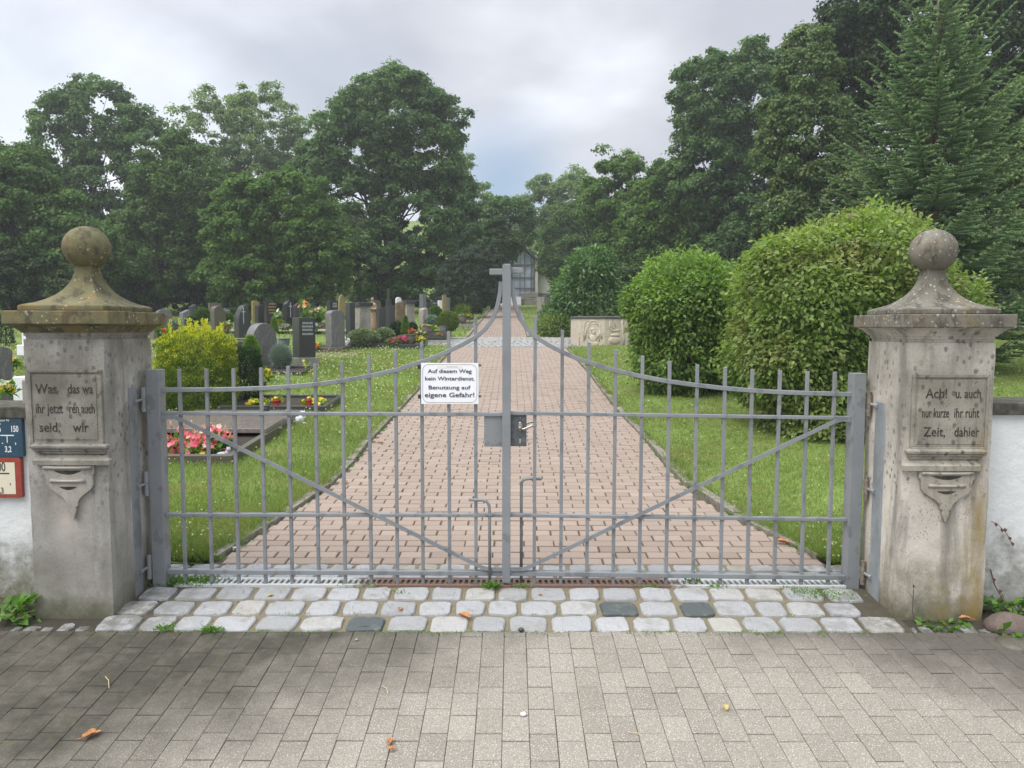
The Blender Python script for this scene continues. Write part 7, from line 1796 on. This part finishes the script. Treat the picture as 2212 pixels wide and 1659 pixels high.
def vine(name, label, pts, r, lv, m=None):
    Q = [P(u, v, y) for u, v, y in pts]; t = thing(name, Q[0], label, 'vine', 'dry vines on the right wall'); MB().tube(Q, r, 5).build('vine_stem', m or M_VINE, t)
    if lv:
        V, F, A = leaves(np.array([list(P(u, v, y)) for u, v, y in lv]), np.array([[.2, -.3, -1.0]] * len(lv)), np.array([[.1, -1, .2]] * len(lv)), np.full(len(lv), .026), np.full(len(lv), .022), np.full(len(lv), .5)); np_mesh('withered_leaves', V, F, M_VINE, t, A, off=Q[0])
vine('dry_vine', 'dark dry vine arching down to the corner right of the pillar', [(2141, 1228, 3.99), (2150, 1262, 3.96), (2172, 1300, 3.9), (2215, 1345, 3.85)], .0035, [(2146, 1245, 3.97), (2160, 1270, 3.94)])
vine('dry_vine', 'short trail of withered red leaves on the right wall', [(2142, 1124, 3.985), (2158, 1132, 3.98), (2175, 1150, 3.98), (2190, 1178, 3.98)], .0016, [(2150, 1126, 3.975), (2163, 1138, 3.975), (2170, 1138, 3.975), (2180, 1156, 3.975), (2186, 1168, 3.975)])
vine('straw', 'pale dry grass stalks leaning at the right wall foot', [(2140, 1360, 3.85), (2170, 1338, 3.86), (2215, 1345, 3.86)], .0022, [], M_STRAW)
def field_stone(label, u, v, y, rx, ry, rz, seed):
    c = P(u, v, y); t = thing('field_stone', (c.x, y, gz(y)), label, 'stone', 'rough stones at the right wall foot'); mb = MB(); mb.ball((0, 0, rz * .5), 1, 18, 12, (rx, ry, rz)); o = mb.build('stone_body', MS['olive'] if seed else MS['rust'], t, smooth=True, local=True)
    for q in o.data.vertices: q.co *= 1 + .18 * mnoise.noise(Vector(q.co) * 9 + Vector((seed, 0, 0)))
field_stone('grey boulder by the wall foot at the right edge', 2188, 1372, 3.75, .13, .1, .07, 0)
field_stone('flat stone below the boulder at the right edge', 2205, 1405, 3.6, .12, .09, .04, 1)
# fallen leaves and litter
def fallen(label, u, v, s, seed, m=None, name='fallen_leaf', y=None):
    g = G(u, v); rg = random.Random(seed); t = thing(name, (g.x, g.y, gz(g.y) + .034), label, 'leaf', 'fallen leaves on the paving'); t.rotation_euler = (0, 0, rg.random() * 6)
    out = []; k = 22
    for i in range(k):
        a = 6.2832 * i / k; r_ = s * (.62 + .38 * abs(math.cos(a * 2.5)) ** .8) * (1.15 if abs(a - math.pi) < .5 else 1); out.append(Vector((r_ * math.cos(a), r_ * .62 * math.sin(a), .35 * s * abs(math.sin(a)) ** 1.5 + .006 + rg.uniform(0, .12) * s)))
    c = Vector((0, 0, .004)); MB().add([c] + out, [(0, i + 1, (i + 1) % k + 1) for i in range(k)]).build('leaf_blade', m or M_DEAD, t, local=True)
    MB().tube([c, (-s * 1.2, .0, .008), (-s * 1.6, s * .2, .006)], s * .03, 4).build('leaf_stalk', m or M_DEAD, t, local=True)
M_YLEAF = plain('yellow_leaf', (0.52, 0.40, 0.12), 0.7, var=0.2, scale=60)
fallen('curled orange leaf on the dark paving at the lower left', 201, 1610, .035, 1)
fallen('orange maple leaf caught between two threshold cobbles', 1005, 1347, .040, 2)
fallen('dull orange leaf scrap on the middle of the forecourt', 845, 1623, .022, 3)
fallen('small yellow oval leaf right of centre on the forecourt', 1569, 1547, .022, 4, M_YLEAF)
fallen('yellow leaf scrap between the left cobbles', 585, 1303, .018, 5, M_YLEAF)
fallen('brown leaf on a cobble, left of the threshold centre', 866, 1332, .022, 6)
fallen('tan leaf at the left path edge below the sign', 820, 962, .05, 7)
fallen('brown leaf near the left path edge, further down', 745, 1052, .045, 8)
fallen('orange leaf at the right kerb beside the gate post', 1690, 1182, .045, 9)
fallen('pale scrap of leaf near the bottom edge of the forecourt', 848, 1640, .018, 10)
fallen('brown curled leaf on a brick left of the drop bolt', 1168, 1300, .014, 11)
fallen('reddish leaf bits at the foot of the right pillar', 2085, 1350, .03, 12)
def bits():
    g = G(507, 1199); t = thing('paper_scrap', (g.x, g.y, g.z + .03), 'crumpled white paper scrap at the left path kerb', 'litter'); r_ = random.Random(2); V = [Vector((r_.uniform(-.035, .035), r_.uniform(-.025, .025), r_.uniform(0, .03))) for _ in range(9)]
    MB().add(V, [(0, 1, 2), (1, 3, 2), (2, 4, 5), (3, 6, 4), (5, 7, 8), (6, 8, 2), (0, 5, 8)]).build('paper_sheet', M_FIG, t, local=True)
    for lab, u, v, r in (('round white pebble lying on the forecourt', 1132, 1562, .011), ('dark pebble at the seam below the centre post', 1127, 1377, .014), ('tiny beige pebble on the forecourt, left of centre', 772, 1528 - 130, .008)):
        g = G(u, v); t = thing('pebble', (g.x, g.y, g.z + .032), lab, 'pebble', 'pebbles on the forecourt'); MB().ball((0, 0, r * .6), r, 10, 7, (1.15, 1, .75)).build('pebble_body', MS['white'] if 'white' in lab else MS['dark'] if 'dark' in lab else MS['light'], t, smooth=True, local=True)
    for i, (u, v, w, du) in enumerate(((230, 1480, .0, 8), (828, 1500, 0, 12), (1360, 1600, 0, 30), (1780, 1000, 0, 0))[:3]):
        a, b = G(u, v), G(u + du, v + 26 - i * 8); t = thing('twig', (a.x, a.y, a.z + .036), ('thin brown twig on the mossy left paving', 'short pale grass stalk left of centre', 'fine straw lying right of centre')[i], 'twig', 'twigs on the forecourt')
        MB().tube([(0, 0, 0), ((b.x - a.x) * .5 + .006, (b.y - a.y) * .5, .006), (b.x - a.x, b.y - a.y, b.z - a.z)], .0018, 5).build('twig_stem', M_STRAW, t, local=True)
bits()
for o_ in [o for o in bpy.data.objects if o.type == 'EMPTY' and not o.children]: bpy.data.objects.remove(o_)
# ================================================================ haze added to imitate lens glare over the treetops
def haze():
    m = bpy.data.materials.new('glare_haze'); m.use_nodes = True; nt = m.node_tree; nt.nodes.clear()
    o = nt.nodes.new('ShaderNodeOutputMaterial'); v = nt.nodes.new('ShaderNodeVolumePrincipled')
    v.inputs['Color'].default_value = (0.93, 0.97, 1.0, 1); v.inputs['Density'].default_value = 0.0014; v.inputs['Anisotropy'].default_value = 0.3
    nt.links.new(v.outputs[0], o.inputs['Volume'])
    b = MB().box(-90, 90, -16, 150, -5, 34).build('haze', m); tag(b, 'thin haze over the whole cemetery, added in place of lens glare', kind='stuff')
haze()
